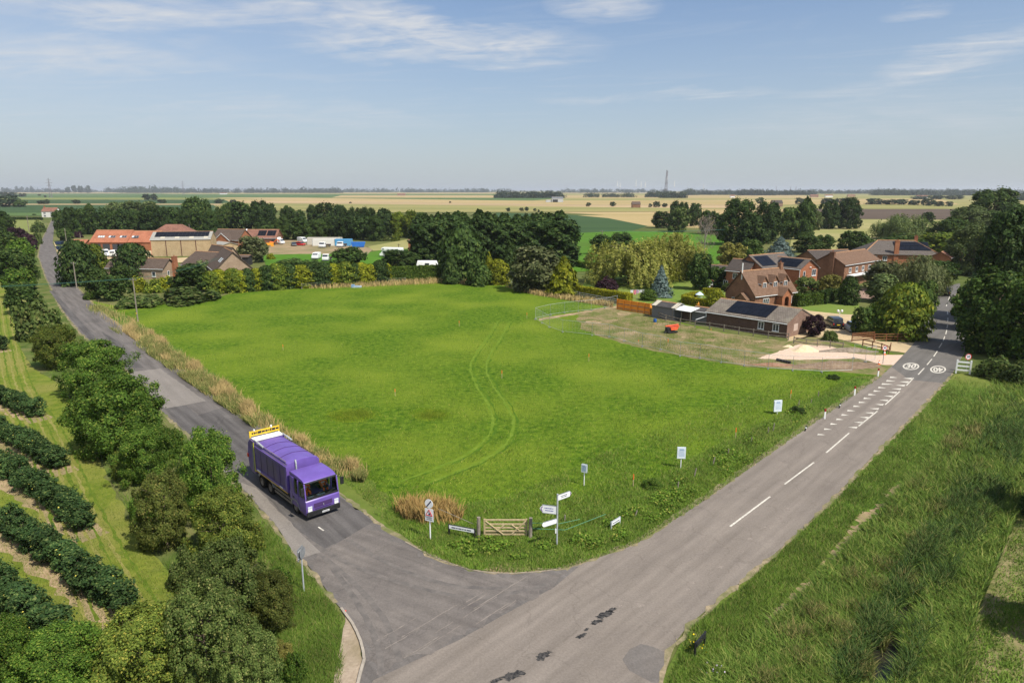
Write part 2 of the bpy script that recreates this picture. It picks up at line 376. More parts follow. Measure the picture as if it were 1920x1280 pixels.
def crown_conifer(seed, r, h, nleaf, leaf, kind='leyl', tiers=0):
    rng = np.random.default_rng(seed); z = rng.uniform(0, 1, nleaf) ** (1.0 if kind == 'leyl' else 1.35)
    az = rng.uniform(0, 2 * np.pi, nleaf)
    if kind == 'leyl': prof = np.minimum(1, (1.03 - z) * 4.2) ** .6 * (1 - .12 * np.abs(z - .45))
    elif kind == 'cone': prof = (1.03 - z) ** .78 * np.minimum(1, .55 + z * 3.5)
    elif kind == 'egg': prof = np.sqrt(np.maximum(.02, 1 - (np.abs(z - .36) / .66) ** 2.1))
    else: prof = (1.02 - z) ** .95 * (.78 + .22 * np.abs(np.sin(z * np.pi * tiers)))
    bump = 1 + .12 * np.sin(az * 4 + z * 17 + seed) + .10 * np.sin(az * 7 - z * 31 + seed * 3) + .07 * np.sin(az * 13 + z * 53)
    rr = prof * bump * np.where(rng.uniform(size=nleaf) < .26, rng.uniform(.35, .8, nleaf), rng.uniform(.84, 1.05, nleaf))
    P = np.stack([np.cos(az) * rr * r, np.sin(az) * rr * r, z * h], 1)
    if kind == 'leyl':     # several leading tips
        tips = rng.uniform(-.45, .45, (7, 2)); top = z > .87; kk = rng.integers(0, 7, nleaf)
        P[top, :2] = P[top, :2] * (.9 - (z[top] - .87) * 5.5)[:, None] * .6 + tips[kk[top]] * r; P[top, 2] += (rng.uniform(-.05, .06, 7)[kk] * h)[top]
    nn = np.stack([np.cos(az), np.sin(az), np.full(nleaf, .45)], 1) + rng.normal(size=(nleaf, 3)) * .42
    P[:, 2] = np.maximum(P[:, 2], .04)
    return leafquads(P, nn, leaf, rng, .5, up=(0, 0, 1) if kind != 'spruce' else None)
def crown_willow(seed, r, h, nstr, per, leaf):
    """domed crown of hanging strands gathered in cascading tufts"""
    rng = np.random.default_rng(seed); K = 46; c = sph(rng, K); c[:, 2] = np.abs(c[:, 2]); az = np.arctan2(c[:, 1], c[:, 0])
    lob = (1 + .14 * np.sin(az * 3 + seed) + .12 * np.sin(az * 5 + 1.7 * seed)) * rng.uniform(.6, 1, K); c = c * lob[:, None]
    k = rng.integers(0, K, nstr); d = unit(c[k] + rng.normal(size=(nstr, 3)) * .2); st = (c[k] + rng.normal(size=(nstr, 3)) * .13) * np.array([r, r, h * .66]) + np.array([0, 0, h * .32])
    st[:, 2] = np.minimum(st[:, 2], h)
    ln = rng.uniform(.22, .5, nstr) * h * (1.15 - .35 * np.clip(st[:, 2] / h, 0, 1)); t = rng.uniform(0, 1, (nstr, per)) ** .9
    P = np.repeat(st, per, 0); P[:, 2] -= (t * ln[:, None]).ravel(); out = np.repeat(d * np.array([1, 1, .2]), per, 0)
    P += out * (np.sqrt(t).ravel() * .12 * r)[:, None] + rng.normal(size=P.shape) * .14
    P[:, 2] = np.maximum(P[:, 2], .5 + rng.uniform(0, .8, len(P)))
    nn = out + rng.normal(size=P.shape) * .5 + np.array([0, 0, .3])
    return leafquads(P, nn, leaf, rng, .3, up=(0, 0, -1))
def hedge_leaves(seed, segs, w, h, nper, leaf):
    """clipped hedge along world segments [(a,b)...]: leaves on the faces of a box, slightly rough"""
    rng = np.random.default_rng(seed); Ps = []; Ns = []
    for a, b in segs:
        a = np.array(a[:2]); b = np.array(b[:2]); L = np.linalg.norm(b - a); u = (b - a) / L; n = np.array([-u[1], u[0]])
        area = L * w + 2 * L * h + 2 * w * h; N = max(60, int(area * nper)); q = rng.uniform(0, area, N); s = rng.uniform(0, L, N); x = rng.uniform(-w / 2, w / 2, N); z = rng.uniform(0, h, N)
        nx = np.zeros((N, 3)); top = q < L * w; z[top] = h; nx[top, 2] = 1
        f1 = (q >= L * w) & (q < L * w + L * h); x[f1] = w / 2; nx[f1, :2] = n
        f2 = (q >= L * w + L * h) & (q < L * w + 2 * L * h); x[f2] = -w / 2; nx[f2, :2] = -n
        f3 = q >= L * w + 2 * L * h; e = rng.uniform(size=N) < .5; s[f3 & e] = 0; s[f3 & ~e] = L; nx[f3 & e, :2] = -u; nx[f3 & ~e, :2] = u
        P = np.zeros((N, 3)); P[:, :2] = a + s[:, None] * u + x[:, None] * n; P[:, 2] = z
        wob = .05 * np.sin(s * 1.9 + seed) + .04 * np.sin(s * 4.3); P += nx * (wob[:, None] + rng.normal(size=(N, 1)) * .05) - nx * (rng.uniform(size=(N, 1)) < .3) * .12
        Ps.append(P); Ns.append(nx + rng.normal(size=(N, 3)) * .45)
    P = np.concatenate(Ps); P[:, 2] = np.maximum(P[:, 2], .02)
    return leafquads(P, np.concatenate(Ns), leaf, rng, .7)
def limbs(seed, h, r, n=7, t0=.3, r0=.16, top=.8, twigs=0):
    rng = random.Random(seed); mb = MB(); tx, ty = rng.uniform(-.1, .1) * r, rng.uniform(-.1, .1) * r
    p0 = Vector((0, 0, -.05)); p1 = Vector((tx * .4, ty * .4, h * t0)); p2 = Vector((tx, ty, h * top))
    mb.tube(p0, p1, r0, r0 * .72, 8); mb.tube(p1, p2, r0 * .72, r0 * .15, 6)
    for i in range(n):
        a = 2 * math.pi * i / n + rng.uniform(-.4, .4); s = p1.lerp(p2, rng.uniform(0, .7)); e = Vector((math.cos(a) * r * rng.uniform(.5, .85), math.sin(a) * r * rng.uniform(.5, .85), s.z + h * rng.uniform(.08, .3)))
        mid = s.lerp(e, .5) + Vector((0, 0, h * .03)); mb.tube(s, mid, r0 * .4, r0 * .24, 5); mb.tube(mid, e, r0 * .24, r0 * .06, 5)
        for j in range(twigs):
            q = s.lerp(e, rng.uniform(.25, 1)); f = q + Vector((rng.uniform(-.35, .35) * r, rng.uniform(-.35, .35) * r, rng.uniform(.02, .16) * h)); mb.tube(q, f, r0 * .1, r0 * .03, 4)
    return mb
BARK = mat('bark', (.10, .075, .055), (.19, .15, .115), scale=6, rough=.95)
BARKG = mat('grey_bark', (.19, .165, .14), (.30, .27, .235), scale=6, rough=.95)
LM = {
 'fore': leafmat('hedgerow_leaf', (.042, .088, .012), (.108, .182, .025), (.22, .25, .045), trans=.28),
 'forey': leafmat('yellowing_leaf', (.075, .11, .018), (.165, .205, .035), (.30, .27, .05), trans=.3),
 'foreb': leafmat('brownish_leaf', (.060, .078, .016), (.125, .145, .030), (.21, .18, .05), trans=.22),
 'foreg': leafmat('greygreen_leaf', (.056, .088, .020), (.128, .168, .042), (.23, .23, .075), trans=.24),
 'orch': leafmat('orchard_leaf', (.024, .056, .016), (.064, .108, .032), (.14, .18, .05), trans=.2),
 'dark': leafmat('dark_green_leaf', (.022, .043, .010), (.055, .092, .020), (.09, .12, .028), trans=.2),
 'mid': leafmat('mid_green_leaf', (.035, .066, .016), (.082, .128, .028), (.13, .16, .035), trans=.25),
 'lite': leafmat('light_green_leaf', (.072, .105, .035), (.145, .185, .062), (.2, .22, .08), trans=.25),
 'leyl': leafmat('leylandii_needle', (.015, .032, .008), (.044, .076, .017), (.085, .115, .028), trans=.12),
 'gold': leafmat('golden_conifer_needle', (.10, .125, .010), (.26, .27, .014), (.36, .34, .03), trans=.2),
 'goldg': leafmat('yellow_green_needle', (.055, .09, .012), (.14, .18, .02), (.26, .26, .03), trans=.2),
 'willow': leafmat('willow_leaf', (.175, .190, .040), (.32, .31, .075), (.40, .36, .10), trans=.3, rnd=.12),
 'blue': leafmat('blue_spruce_needle', (.055, .085, .075), (.125, .170, .158), (.19, .23, .215), trans=.08),
 'purple': leafmat('purple_leaf', (.018, .009, .014), (.050, .022, .030), (.075, .035, .04), trans=.15),
 'olive': leafmat('olive_leaf', (.068, .085, .033), (.145, .16, .065), (.2, .2, .09), trans=.2),
 'ochre': leafmat('ochre_leaf', (.12, .12, .025), (.25, .225, .055), (.3, .26, .08), trans=.25),
 'road': leafmat('roadside_tree_leaf', (.026, .056, .010), (.075, .125, .022), (.13, .16, .035), trans=.22),
 'far': leafmat('distant_leaf', (.020, .036, .018), (.046, .066, .030), (.065, .08, .038), trans=.15),
 'clip': leafmat('clipped_hedge_leaf', (.045, .085, .012), (.10, .155, .022), (.15, .19, .03), trans=.2),
 'clipgold': leafmat('golden_hedge_leaf', (.16, .165, .010), (.36, .34, .016), (.36, .34, .04), trans=.2),
 'bramble': leafmat('bramble_leaf', (.045, .075, .018), (.10, .135, .032), (.19, .19, .07), trans=.22),
}
VAR = {}
def variants(kind):
    if kind in VAR: return VAR[kind]
    L = []
    def mk(vq, r, h, trunk):
        me = npmesh(kind + '_crown', vq[0], vq[1], None, [LM['mid']]); L.append((me, trunk.mesh(kind + '_trunk', BARK, smooth=True) if trunk else None, r, h))
    if kind == 'near':
        for s in range(4): mk(crown_broad(11 + s, 3, 6, 42000, .13, zb=.0, nclump=150, lump=.17, inner=.14, spiky=.14), 3, 6, limbs(s, 6, 3, 8, .3, .13))
    elif kind == 'nearbush':
        for s in range(3): mk(crown_bush(31 + s, 2, 2.6, 12000, .14, nclump=70, lump=.23), 2, 2.6, limbs(s + 5, 2.6, 2, 7, .15, .06))
    elif kind == 'orch':
        for s in range(4): mk(crown_broad(51 + s, .95, 2.4, 2600, .15, zb=.06, nclump=30, lump=.34), .95, 2.4, limbs(s + 9, 2.4, .9, 6, .25, .05))
    elif kind == 'big':
        for s in range(3): mk(crown_broad(71 + s, 5, 11, 20000, .38, zb=.01, nclump=95, lump=.2, inner=.2, spiky=.05), 5, 11, limbs(s + 15, 11, 5, 9, .22, .32))
    elif kind == 'broad':
        for s in range(5): mk(crown_broad(91 + s, 3.5, 8, 6500, .46, zb=.02, nclump=50, lump=.25, spiky=.06), 3.5, 8, limbs(s + 25, 8, 3.5, 6, .25, .2))
    elif kind == 'bush':
        for s in range(4): mk(crown_bush(111 + s, 2, 2.6, 2600, .30, nclump=34, lump=.32), 2, 2.6, limbs(s + 35, 2.6, 2, 5, .15, .06))
    elif kind == 'leyl':
        for s in range(4): mk(crown_conifer(131 + s, 2.6, 14, 12000, .58, 'leyl'), 2.6, 14, limbs(s + 45, 14, 1.2, 4, .4, .22))
    elif kind == 'cone':
        for s in range(3): mk(crown_conifer(151 + s, 1.5, 4, 3600, .34, 'cone'), 1.5, 4, limbs(s + 55, 4, .6, 3, .3, .09))
    elif kind == 'egg':
        for s in range(3): mk(crown_conifer(171 + s, 2, 4.5, 4200, .36, 'egg'), 2, 4.5, limbs(s + 65, 4.5, .8, 3, .3, .1))
    elif kind == 'spruce':
        mk(crown_conifer(191, 2.2, 7, 5200, .34, 'spruce', tiers=9), 2.2, 7, limbs(75, 7, .8, 3, .5, .12))
    elif kind == 'cedar':
        mk(crown_conifer(193, 4, 7, 5200, .42, 'spruce', tiers=5), 4, 7, limbs(77, 7, 1.5, 3, .5, .2))
    elif kind == 'willow':
        for s in range(2): mk(crown_willow(211 + s, 5.5, 10, 1000, 28, .46), 5.5, 10, limbs(85 + s, 10, 4, 7, .3, .35))
    elif kind == 'far':
        for s in range(4): mk(crown_broad(231 + s, 4, 9, 700, 1.1, zb=.02, nclump=22, lump=.32, inner=.3), 4, 9, limbs(95 + s, 9, 3, 3, .3, .25))
    elif kind == 'fartall':
        for s in range(2): mk(crown_conifer(251 + s, 2.5, 14, 600, 1.3, 'leyl'), 2.5, 14, limbs(99 + s, 14, 1.5, 2, .3, .3))
    VAR[kind] = L; return L
TREEN = [0]
FRUIT = []
for s_ in range(3):
    rg_ = np.random.default_rng(900 + s_); d_ = sph(rg_, 5); d_[:, 2] = np.abs(d_[:, 2]); v_, q_ = leafquads(d_ * np.array([.9, .9, 1.0]) + np.array([0, 0, 1.15]), d_ + np.array([0, 0, .5]), .085, rg_, .9)
    FRUIT.append(npmesh('fruit', v_, q_, None, [mat('yellow_fruit', (.55, .45, .06), (.66, .58, .12), scale=3, rough=.6)]))
def plant(kind, mkey, x, y, w, h, name, label, cat, group=None, trunk=True, sink=0.0):
    V = variants(kind); TREEN[0] += 1; i = TREEN[0]; me, tr, r, hh = V[i % len(V)]
    t = thing(name, label, cat, (x, y, -sink), (i * 2.399) % 6.283, group); t.scale = (w / 2 / r, w / 2 / r, h / hh)
    c = link(bpy.data.objects.new('crown', me), t); c.material_slots[0].link = 'OBJECT'; c.material_slots[0].material = LM[mkey]
    if kind == 'orch': link(bpy.data.objects.new('fruit', FRUIT[i % 3]), t)
    if trunk and tr: link(bpy.data.objects.new('trunk', tr), t)
    return t
def treepx(kind, mkey, px, base, top, wpx, name, label, cat, group=None, back=.3, **k):
    """base = lowest visible pixel row of the plant, top = its top, wpx = its width, all in photo pixels"""
    g = G(px, base); w = wpx * MPP(g.y); y = g.y + back * w; x = (px - 960) * MPP(y); h = ZAT(top, y)
    return plant(kind, mkey, x, y, w * 1.06, max(h * .985, .4), name, label, cat, group, **k)
# ------------------------------------------------------------------ blades (uncountable growth)
def inpoly(P, poly):
    x, y = P[:, 0], P[:, 1]; c = np.zeros(len(P), bool); n = len(poly)
    for i in range(n):
        x1, y1 = poly[i]; x2, y2 = poly[(i + 1) % n]
        if y1 == y2: continue
        c ^= ((y1 > y) != (y2 > y)) & (x < (x2 - x1) * (y - y1) / (y2 - y1) + x1)
    return c
def scatter(poly, n, rng, clump=0, csize=12, holes=()):
    a = np.array(poly, float); lo, hi = a.min(0), a.max(0); out = []
    tot = 0
    if clump: cc = rng.uniform(lo, hi, (clump, 2))
    while tot < n:
        P = rng.uniform(lo, hi, (n * 2, 2)) if not clump else cc[rng.integers(0, clump, n * 2)] + rng.normal(size=(n * 2, 2)) * csize * np.array([1, .6])
        P = P[inpoly(P, poly)]
        for hpoly in holes: P = P[~inpoly(P, hpoly)]
        out.append(P); tot += len(P)
        if len(P) == 0: break
    P = np.concatenate(out)[:n]; u = (P[:, 0] - 960) / F; v = (P[:, 1] - 640) / F; t = CAMH / (SP + v * CP)
    return np.stack([u * t, (CP - v * SP) * t, np.zeros(len(P))], 1)
def blades(name, P, h, w, lean, seed, m, seg2=False, z0=0.0, wind=(0, 0)):
    rng = np.random.default_rng(seed); n = len(P); a = rng.uniform(0, 2 * np.pi, n); hh = h * rng.uniform(.45, 1.25, n); ww = w * rng.uniform(.7, 1.3, n)
    d = np.stack([np.cos(a), np.sin(a), 0 * a], 1); b = rng.uniform(0, 2 * np.pi, n); le = lean * rng.uniform(.2, 1.2, n) * hh
    off = np.stack([np.cos(b) * le + wind[0] * hh, np.sin(b) * le + wind[1] * hh, 0 * b], 1); up = np.stack([0 * a, 0 * a, hh], 1); P = P + np.array([0, 0, z0])
    if not seg2:
        v = np.stack([P - d * ww[:, None] / 2, P + d * ww[:, None] / 2, P + off + up], 1).reshape(-1, 3)
        return npmesh(name, v, None, np.arange(3 * n).reshape(-1, 3), [m])
    mid = P + off * .35 + up * .62
    v = np.stack([P - d * ww[:, None] / 2, P + d * ww[:, None] / 2, mid + d * ww[:, None] * .45, mid - d * ww[:, None] * .45, P + off + up], 1).reshape(-1, 3)
    k = np.arange(n)[:, None] * 5
    return npmesh(name, v, k + np.array([[0, 1, 2, 3]]), k + np.array([[3, 2, 4]]), [m])
# ================================================================== ground
gp = lambda L: [G(*p) for p in L]
gm = mat('rough_grass', (.060, .085, .022), (.115, .135, .040), scale=.35, c3=(.16, .155, .06), scale2=.02, rough=.95)
sheet('ground', [(-45000, -200), (45000, -200), (45000, 60000), (-45000, 60000)], -.03, gm, world_pts=True)
wheat = mat('ripe_wheat', (.35, .255, .125), (.44, .33, .17), scale=.03, c3=(.33, .26, .11), scale2=.006, rough=.95, stretch=(.15, 1, 1))
stubble = mat('stubble', (.38, .27, .15), (.47, .345, .20), scale=.03, c3=(.30, .23, .12), scale2=.006, rough=.95, stretch=(.15, 1, 1))
oliv = mat('olive_crop', (.185, .185, .065), (.26, .245, .09), scale=.03, c3=(.30, .26, .105), scale2=.005, rough=.95, stretch=(.12, 1, 1))
crop = mat('green_crop', (.060, .110, .035), (.085, .140, .045), scale=.04, c3=(.10, .15, .05), scale2=.006, rough=.95, stretch=(.12, 1, 1))
dkcrop = mat('dark_crop', (.038, .072, .030), (.056, .096, .036), scale=.04, rough=.95, stretch=(.12, 1, 1))
lime = mat('pale_crop', (.155, .180, .055), (.21, .225, .07), scale=.05, rough=.95)
soil = mat('ploughed_soil', (.085, .062, .048), (.12, .09, .068), scale=.06, rough=1, stretch=(.1, 1, 1))
straw = mat('straw_pasture', (.27, .245, .10), (.35, .31, .14), scale=.08, c3=(.24, .24, .085), scale2=.02, rough=.95)
meadow = mat('meadow_grass', (.062, .150, .016), (.090, .190, .022), scale=.12, rough=.95, c3=(.075, .14, .02), scale2=.02)
bands = [  # name, material, outline in photo pixels
 ('far_farmland', oliv, [(-9000, 358.6), (11000, 358.6), (3000, 392), (-1500, 392)]),
 ('wheat_field', wheat, [(-3000, 361.0), (5200, 361.0), (4600, 362.6), (-2400, 362.2)]),
 ('crop_field', crop, [(-1500, 364.2), (960, 364.2), (1010, 370.5), (-800, 371)]),
 ('wheat_field', wheat, [(640, 366.2), (1500, 366.0), (1560, 372), (620, 371)]),
 ('crop_field', crop, [(560, 370.8), (1050, 371.2), (1000, 376.4), (520, 376)]),
 ('wheat_field', wheat, [(150, 370.8), (540, 370.5), (1010, 376.8), (1760, 372.5), (1800, 384), (1000, 384.2), (300, 381)]),
 ('crop_field', crop, [(-300, 363.5), (300, 363), (420, 371.5), (-300, 372.5)]),
 ('pale_field', lime, [(-400, 371.5), (330, 370.8), (520, 374.2), (-400, 374.8)]),
 ('crop_field', dkcrop, [(-400, 374.8), (420, 374.6), (440, 382.2), (-400, 382.4)]),
 ('stubble_field', stubble, [(-400, 382.4), (700, 382), (760, 386), (-400, 384.4)]),
 ('crop_field', dkcrop, [(-400, 384.5), (400, 384.5), (420, 400), (-400, 399)]),
 ('crop_field', crop, [(-400, 399), (430, 400), (200, 405.5), (-400, 405.5)]),
 ('stubble_field', stubble, [(440, 377.5), (640, 377), (1080, 384), (1440, 384), (1440, 390.5), (1000, 390.5), (560, 388)]),
 ('olive_field', oliv, [(420, 381), (760, 384), (1300, 391), (1300, 397), (700, 399), (400, 392)]),
 ('wheat_field', wheat, [(760, 394.5), (1000, 396), (1150, 404), (1240, 412), (1420, 412), (1500, 388), (1200, 389), (900, 391)]),
 ('wheat_field', wheat, [(1080, 404), (1420, 398), (1420, 432), (1215, 424), (1150, 412)]),
 ('dark_field', dkcrop, [(930, 399), (1060, 402), (1140, 409), (1215, 424), (1180, 434), (1060, 438), (930, 438)]),
 ('bright_paddock', meadow, [(1056, 438), (1180, 433), (1330, 438), (1420, 470), (1330, 500), (1070, 510), (1030, 500)]),
 ('ploughed_field', soil, [(1490, 384.5), (1560, 383), (1880, 384.5), (1880, 412), (1490, 410)]),
 ('stubble_field', stubble, [(1600, 372.5), (2400, 371), (2400, 378), (1600, 377.5)]),
 ('pasture', straw, [(1490, 411), (1900, 413), (1900, 470), (1480, 470)]),
 ('pale_field', lime, [(22, 412), (72, 410), (88, 425), (60, 440), (20, 440)]),
]
for i, (n, m, p) in enumerate(bands): sheet(n, p, -.02 + .004 * i * (4 if i < 14 else 1) + (.15 if i < 14 else 0), m)
# ------------------------------------------------------------------ near ground
fieldm = mat('paddock_grass', (.036, .086, .006), (.122, .190, .016), scale=1.5, c3=(.142, .194, .019), scale2=.07, rough=.95, bump=1.0, bscale=2.6, contrast=(.36, .64), detail=9)
vergem = mat('verge_grass', (.050, .105, .014), (.105, .165, .026), scale=.9, c3=(.15, .17, .04), scale2=.12, rough=.95, bump=.8, bscale=3, detail=9)
orchm = mat('mown_orchard_grass', (.088, .135, .016), (.175, .200, .032), scale=1.1, c3=(.215, .200, .055), scale2=.12, rough=.95, bump=.5, bscale=3, detail=9)
lawnm = mat('lawn_grass', (.105, .170, .030), (.150, .215, .042), scale=.6, rough=.95, c3=(.17, .20, .05), scale2=.1)
dirtm = mat('dry_dirt', (.27, .19, .115), (.42, .31, .19), scale=1.6, c3=(.20, .17, .08), scale2=.35, rough=1, bump=.5, detail=9)
plotm = mat('scraped_plot', (.085, .125, .022), (.185, .165, .075), scale=1.0, c3=(.27, .20, .115), scale2=.35, rough=1, bump=.6, detail=10, contrast=(.38, .62))
gravm = mat('tan_gravel', (.44, .33, .19), (.56, .43, .26), scale=3, rough=1, bump=.4, c3=(.40, .31, .19), scale2=.2, detail=8)
pinkm = mat('pink_hardcore', (.50, .36, .27), (.64, .49, .38), scale=4, rough=1, bump=.6, detail=9)
yardm = mat('yard_earth', (.24, .17, .10), (.36, .27, .17), scale=.4, rough=1, c3=(.2, .18, .09), scale2=.1)
Z = .004
sheet('paddock_field', [(150, 560), (225, 575), (300, 566), (380, 566), (430, 551), (600, 536), (780, 525), (920, 526), (1157, 572), (1225, 590), (1330, 618), (1480, 645), (1620, 645), (1690, 668), (1655, 705), (1600, 740), (1500, 810), (1400, 882), (1300, 952), (1190, 1022), (1100, 1054), (1060, 1068), (960, 1078), (880, 1072), (800, 1042), (720, 992), (640, 932), (560, 872), (480, 797), (400, 737), (320, 682), (240, 624), (190, 587)], Z, fieldm)
sheet('verge', [(1440, 850), (1655, 705), (1600, 740), (1500, 810), (1400, 882), (1300, 952), (1190, 1022), (1100, 1054), (1060, 1068), (960, 1078), (880, 1072), (800, 1042), (720, 992), (760, 985), (860, 1012), (960, 1012), (1100, 985), (1250, 900), (1400, 810), (1550, 735), (1610, 705), (1655, 705)], 2 * Z, vergem, step=.8, amp=.35, seed=3)
sheet('verge', [(150, 562), (190, 587), (240, 624), (320, 682), (400, 737), (480, 797), (560, 872), (640, 932), (720, 992), (760, 985), (700, 900), (620, 860), (520, 795), (420, 715), (330, 650), (250, 598), (190, 570)], 2 * Z, vergem, step=.9, amp=.3, seed=4)
ORCH = sheet('orchard_ground', [(-260, 480), (10, 500), (28, 560), (30, 640), (62, 690), (130, 730), (180, 850), (265, 1005), (330, 1090), (420, 1330), (-500, 1330), (-900, 900)], Z, orchm, step=1.2, amp=.4, seed=5)
hedgeg = mat('hedge_bottom_grass', (.055, .088, .020), (.10, .135, .032), scale=.8, c3=(.15, .15, .055), scale2=.2, rough=.95, bump=.7, detail=8)
sheet('hedge_bank', [(10, 500), (70, 470), (86, 520), (116, 580), (152, 622), (236, 692), (300, 767), (390, 850), (470, 937), (520, 992), (590, 1077), (630, 1132), (660, 1167), (680, 1212), (684, 1240), (674, 1330), (420, 1330), (330, 1090), (265, 1005), (180, 850), (130, 730), (62, 690), (30, 640), (28, 560)], 2 * Z, hedgeg)
# asphalt
def asphalt(name, base, dark, light, rot, streak=.6):
    m = mat(name, dark, light, scale=.35, c3=base, scale2=.9, rough=.9, bump=.3, bscale=25, detail=10, spec=.12, contrast=(.25, .75))
    nt = m.node_tree; N = nt.nodes; L = nt.links; b = [n for n in N if n.type == 'BSDF_PRINCIPLED'][0]; src = b.inputs['Base Color'].links[0].from_socket
    tc = N.new('ShaderNodeTexCoord'); mp = N.new('ShaderNodeMapping'); mp.vector_type = 'TEXTURE'; mp.inputs['Rotation'].default_value[2] = rot; mp.inputs['Scale'].default_value = (14, 1, 1); L.new(tc.outputs['Object'], mp.inputs[0])
    n = N.new('ShaderNodeTexNoise'); n.inputs['Scale'].default_value = 1.5; n.inputs['Detail'].default_value = 5; L.new(mp.outputs[0], n.inputs['Vector'])
    r = N.new('ShaderNodeMapRange'); r.inputs['From Min'].default_value = .3; r.inputs['From Max'].default_value = .7; r.inputs['To Min'].default_value = 1 - streak * .38; r.inputs['To Max'].default_value = 1 + streak * .22; L.new(n.outputs['Fac'], r.inputs[0])
    n2 = N.new('ShaderNodeTexNoise'); n2.inputs['Scale'].default_value = 9; n2.inputs['Detail'].default_value = 8; n2.inputs['Roughness'].default_value = .8; L.new(tc.outputs['Object'], n2.inputs['Vector'])
    r2 = N.new('ShaderNodeMapRange'); r2.inputs['From Min'].default_value = .3; r2.inputs['From Max'].default_value = .7; r2.inputs['To Min'].default_value = .76; r2.inputs['To Max'].default_value = 1.2; L.new(n2.outputs['Fac'], r2.inputs[0])
    ml = N.new('ShaderNodeMath'); ml.operation = 'MULTIPLY'; L.new(r.outputs[0], ml.inputs[0]); L.new(r2.outputs[0], ml.inputs[1])
    # cracks
    vo = N.new('ShaderNodeTexVoronoi'); vo.feature = 'DISTANCE_TO_EDGE'; vo.inputs['Scale'].default_value = .22
    wn = N.new('ShaderNodeTexNoise'); wn.inputs['Scale'].default_value = 1.2; wn.inputs['Detail'].default_value = 5; L.new(tc.outputs['Object'], wn.inputs['Vector'])
    av = N.new('ShaderNodeVectorMath'); av.operation = 'MULTIPLY_ADD'; av.inputs[1].default_value = (1.8, 1.8, 0); L.new(wn.outputs['Color'], av.inputs[0]); L.new(tc.outputs['Object'], av.inputs[2]); L.new(av.outputs[0], vo.inputs['Vector'])
    cr = N.new('ShaderNodeMapRange'); cr.inputs['From Max'].default_value = .012; cr.inputs['To Min'].default_value = .84; cr.inputs['To Max'].default_value = 1; L.new(vo.outputs['Distance'], cr.inputs[0])
    m2 = N.new('ShaderNodeMath'); m2.operation = 'MULTIPLY'; L.new(ml.outputs[0], m2.inputs[0]); L.new(cr.outputs[0], m2.inputs[1])
    vm = N.new('ShaderNodeVectorMath'); vm.operation = 'SCALE'; L.new(src, vm.inputs[0]); L.new(m2.outputs[0], vm.inputs['Scale']); L.new(vm.outputs[0], b.inputs['Base Color'])
    return m
RD = G(1500, 890) - G(1250, 1090); RDA = math.atan2(RD.y, RD.x)
LD = G(300, 720) - G(560, 960); LDA = math.atan2(LD.y, LD.x)
mainasp = asphalt('main_road_asphalt', (.216, .183, .155), (.190, .161, .138), (.243, .207, .176), RDA, .5)
farasp = asphalt('newer_asphalt', (.142, .131, .120), (.125, .116, .107), (.162, .149, .136), RDA, .4)
sideasp = asphalt('side_road_asphalt', (.150, .134, .124), (.120, .109, .103), (.182, .161, .147), LDA, .8)
junasp = asphalt('worn_junction_asphalt', (.160, .140, .127), (.105, .093, .088), (.222, .193, .170), LDA + .35, .6)
paleasp = asphalt('pale_patch_asphalt', (.225, .20, .178), (.20, .18, .16), (.25, .22, .195), LDA, .3)
darkasp = asphalt('dark_patch_asphalt', (.115, .105, .100), (.092, .085, .083), (.142, .129, .121), LDA, 1.0)
REL = [(960, 1077), (1060, 1067), (1100, 1053), (1190, 1021), (1300, 951), (1400, 881), (1500, 809), (1600, 739), (1652, 705), (1696, 664), (1716, 640), (1728, 605), (1742, 570), (1752, 550), (1766, 538), (1800, 531)]
RER = [(1235, 1330), (1236, 1275), (1246, 1232), (1290, 1172), (1375, 1102), (1450, 1040), (1500, 995), (1560, 936), (1640, 851), (1720, 771), (1786, 700), (1808, 662), (1812, 632), (1806, 600), (1798, 570), (1792, 552), (1800, 540)]
road = sheet('main_road', REL + RER[::-1] + [(560, 1330), (690, 1270), (860, 1180), (1000, 1110), (960, 1090)], 4 * Z, mainasp)
LRE = [(1060, 1066.5), (960, 1076), (880, 1070), (800, 1040), (720, 990), (640, 930), (560, 870), (480, 795), (400, 735), (320, 680), (240, 622), (190, 585), (150, 545), (124, 510), (108, 478), (99, 455), (101, 432), (104, 412)]
LLE = [(670, 1330), (673, 1280), (683, 1240), (679, 1210), (660, 1165), (630, 1130), (590, 1075), (520, 990), (470, 935), (390, 850), (300, 767), (234, 690), (185, 655), (149, 622), (116, 580), (86, 520), (72, 480), (76, 455), (88, 430), (97, 412)]
side = sheet('side_road', LRE[1:] + LLE[::-1] + [(700, 1275), (860, 1200), (940, 1155), (1040, 1100), (1085, 1062)], 5 * Z, sideasp)
def rp(pts, m, z, name='asphalt_patch', par=side, step=.7, amp=.06, seed=1): return sheet(name, pts, z, m, step=step, amp=amp, seed=seed, parent=par, kind=None)
rp([(600, 1036), (680, 985), (720, 1000), (800, 1046), (880, 1074), (960, 1080), (1070, 1070), (1040, 1096), (940, 1150), (840, 1205), (706, 1266), (688, 1235), (682, 1200), (655, 1150), (615, 1100), (575, 1055)], junasp, 6 * Z, step=.5, amp=.35, seed=9)
rp([(560, 1048), (601, 1035), (530, 965), (480, 915), (440, 900), (420, 885), (400, 855), (474, 936), (522, 990)], paleasp, 7 * Z, seed=5)
rp([(425, 762), (482, 800), (560, 874), (640, 934), (700, 978), (600, 1035), (530, 964), (470, 900), (380, 835), (330, 790)], darkasp, 6 * Z + .002, seed=6, amp=.1)
rp([(240, 698), (300, 691), (386, 752), (310, 766)], paleasp, 7 * Z, seed=7)
rp([(308, 766), (350, 760), (425, 830), (400, 850)], darkasp, 7 * Z, seed=8)
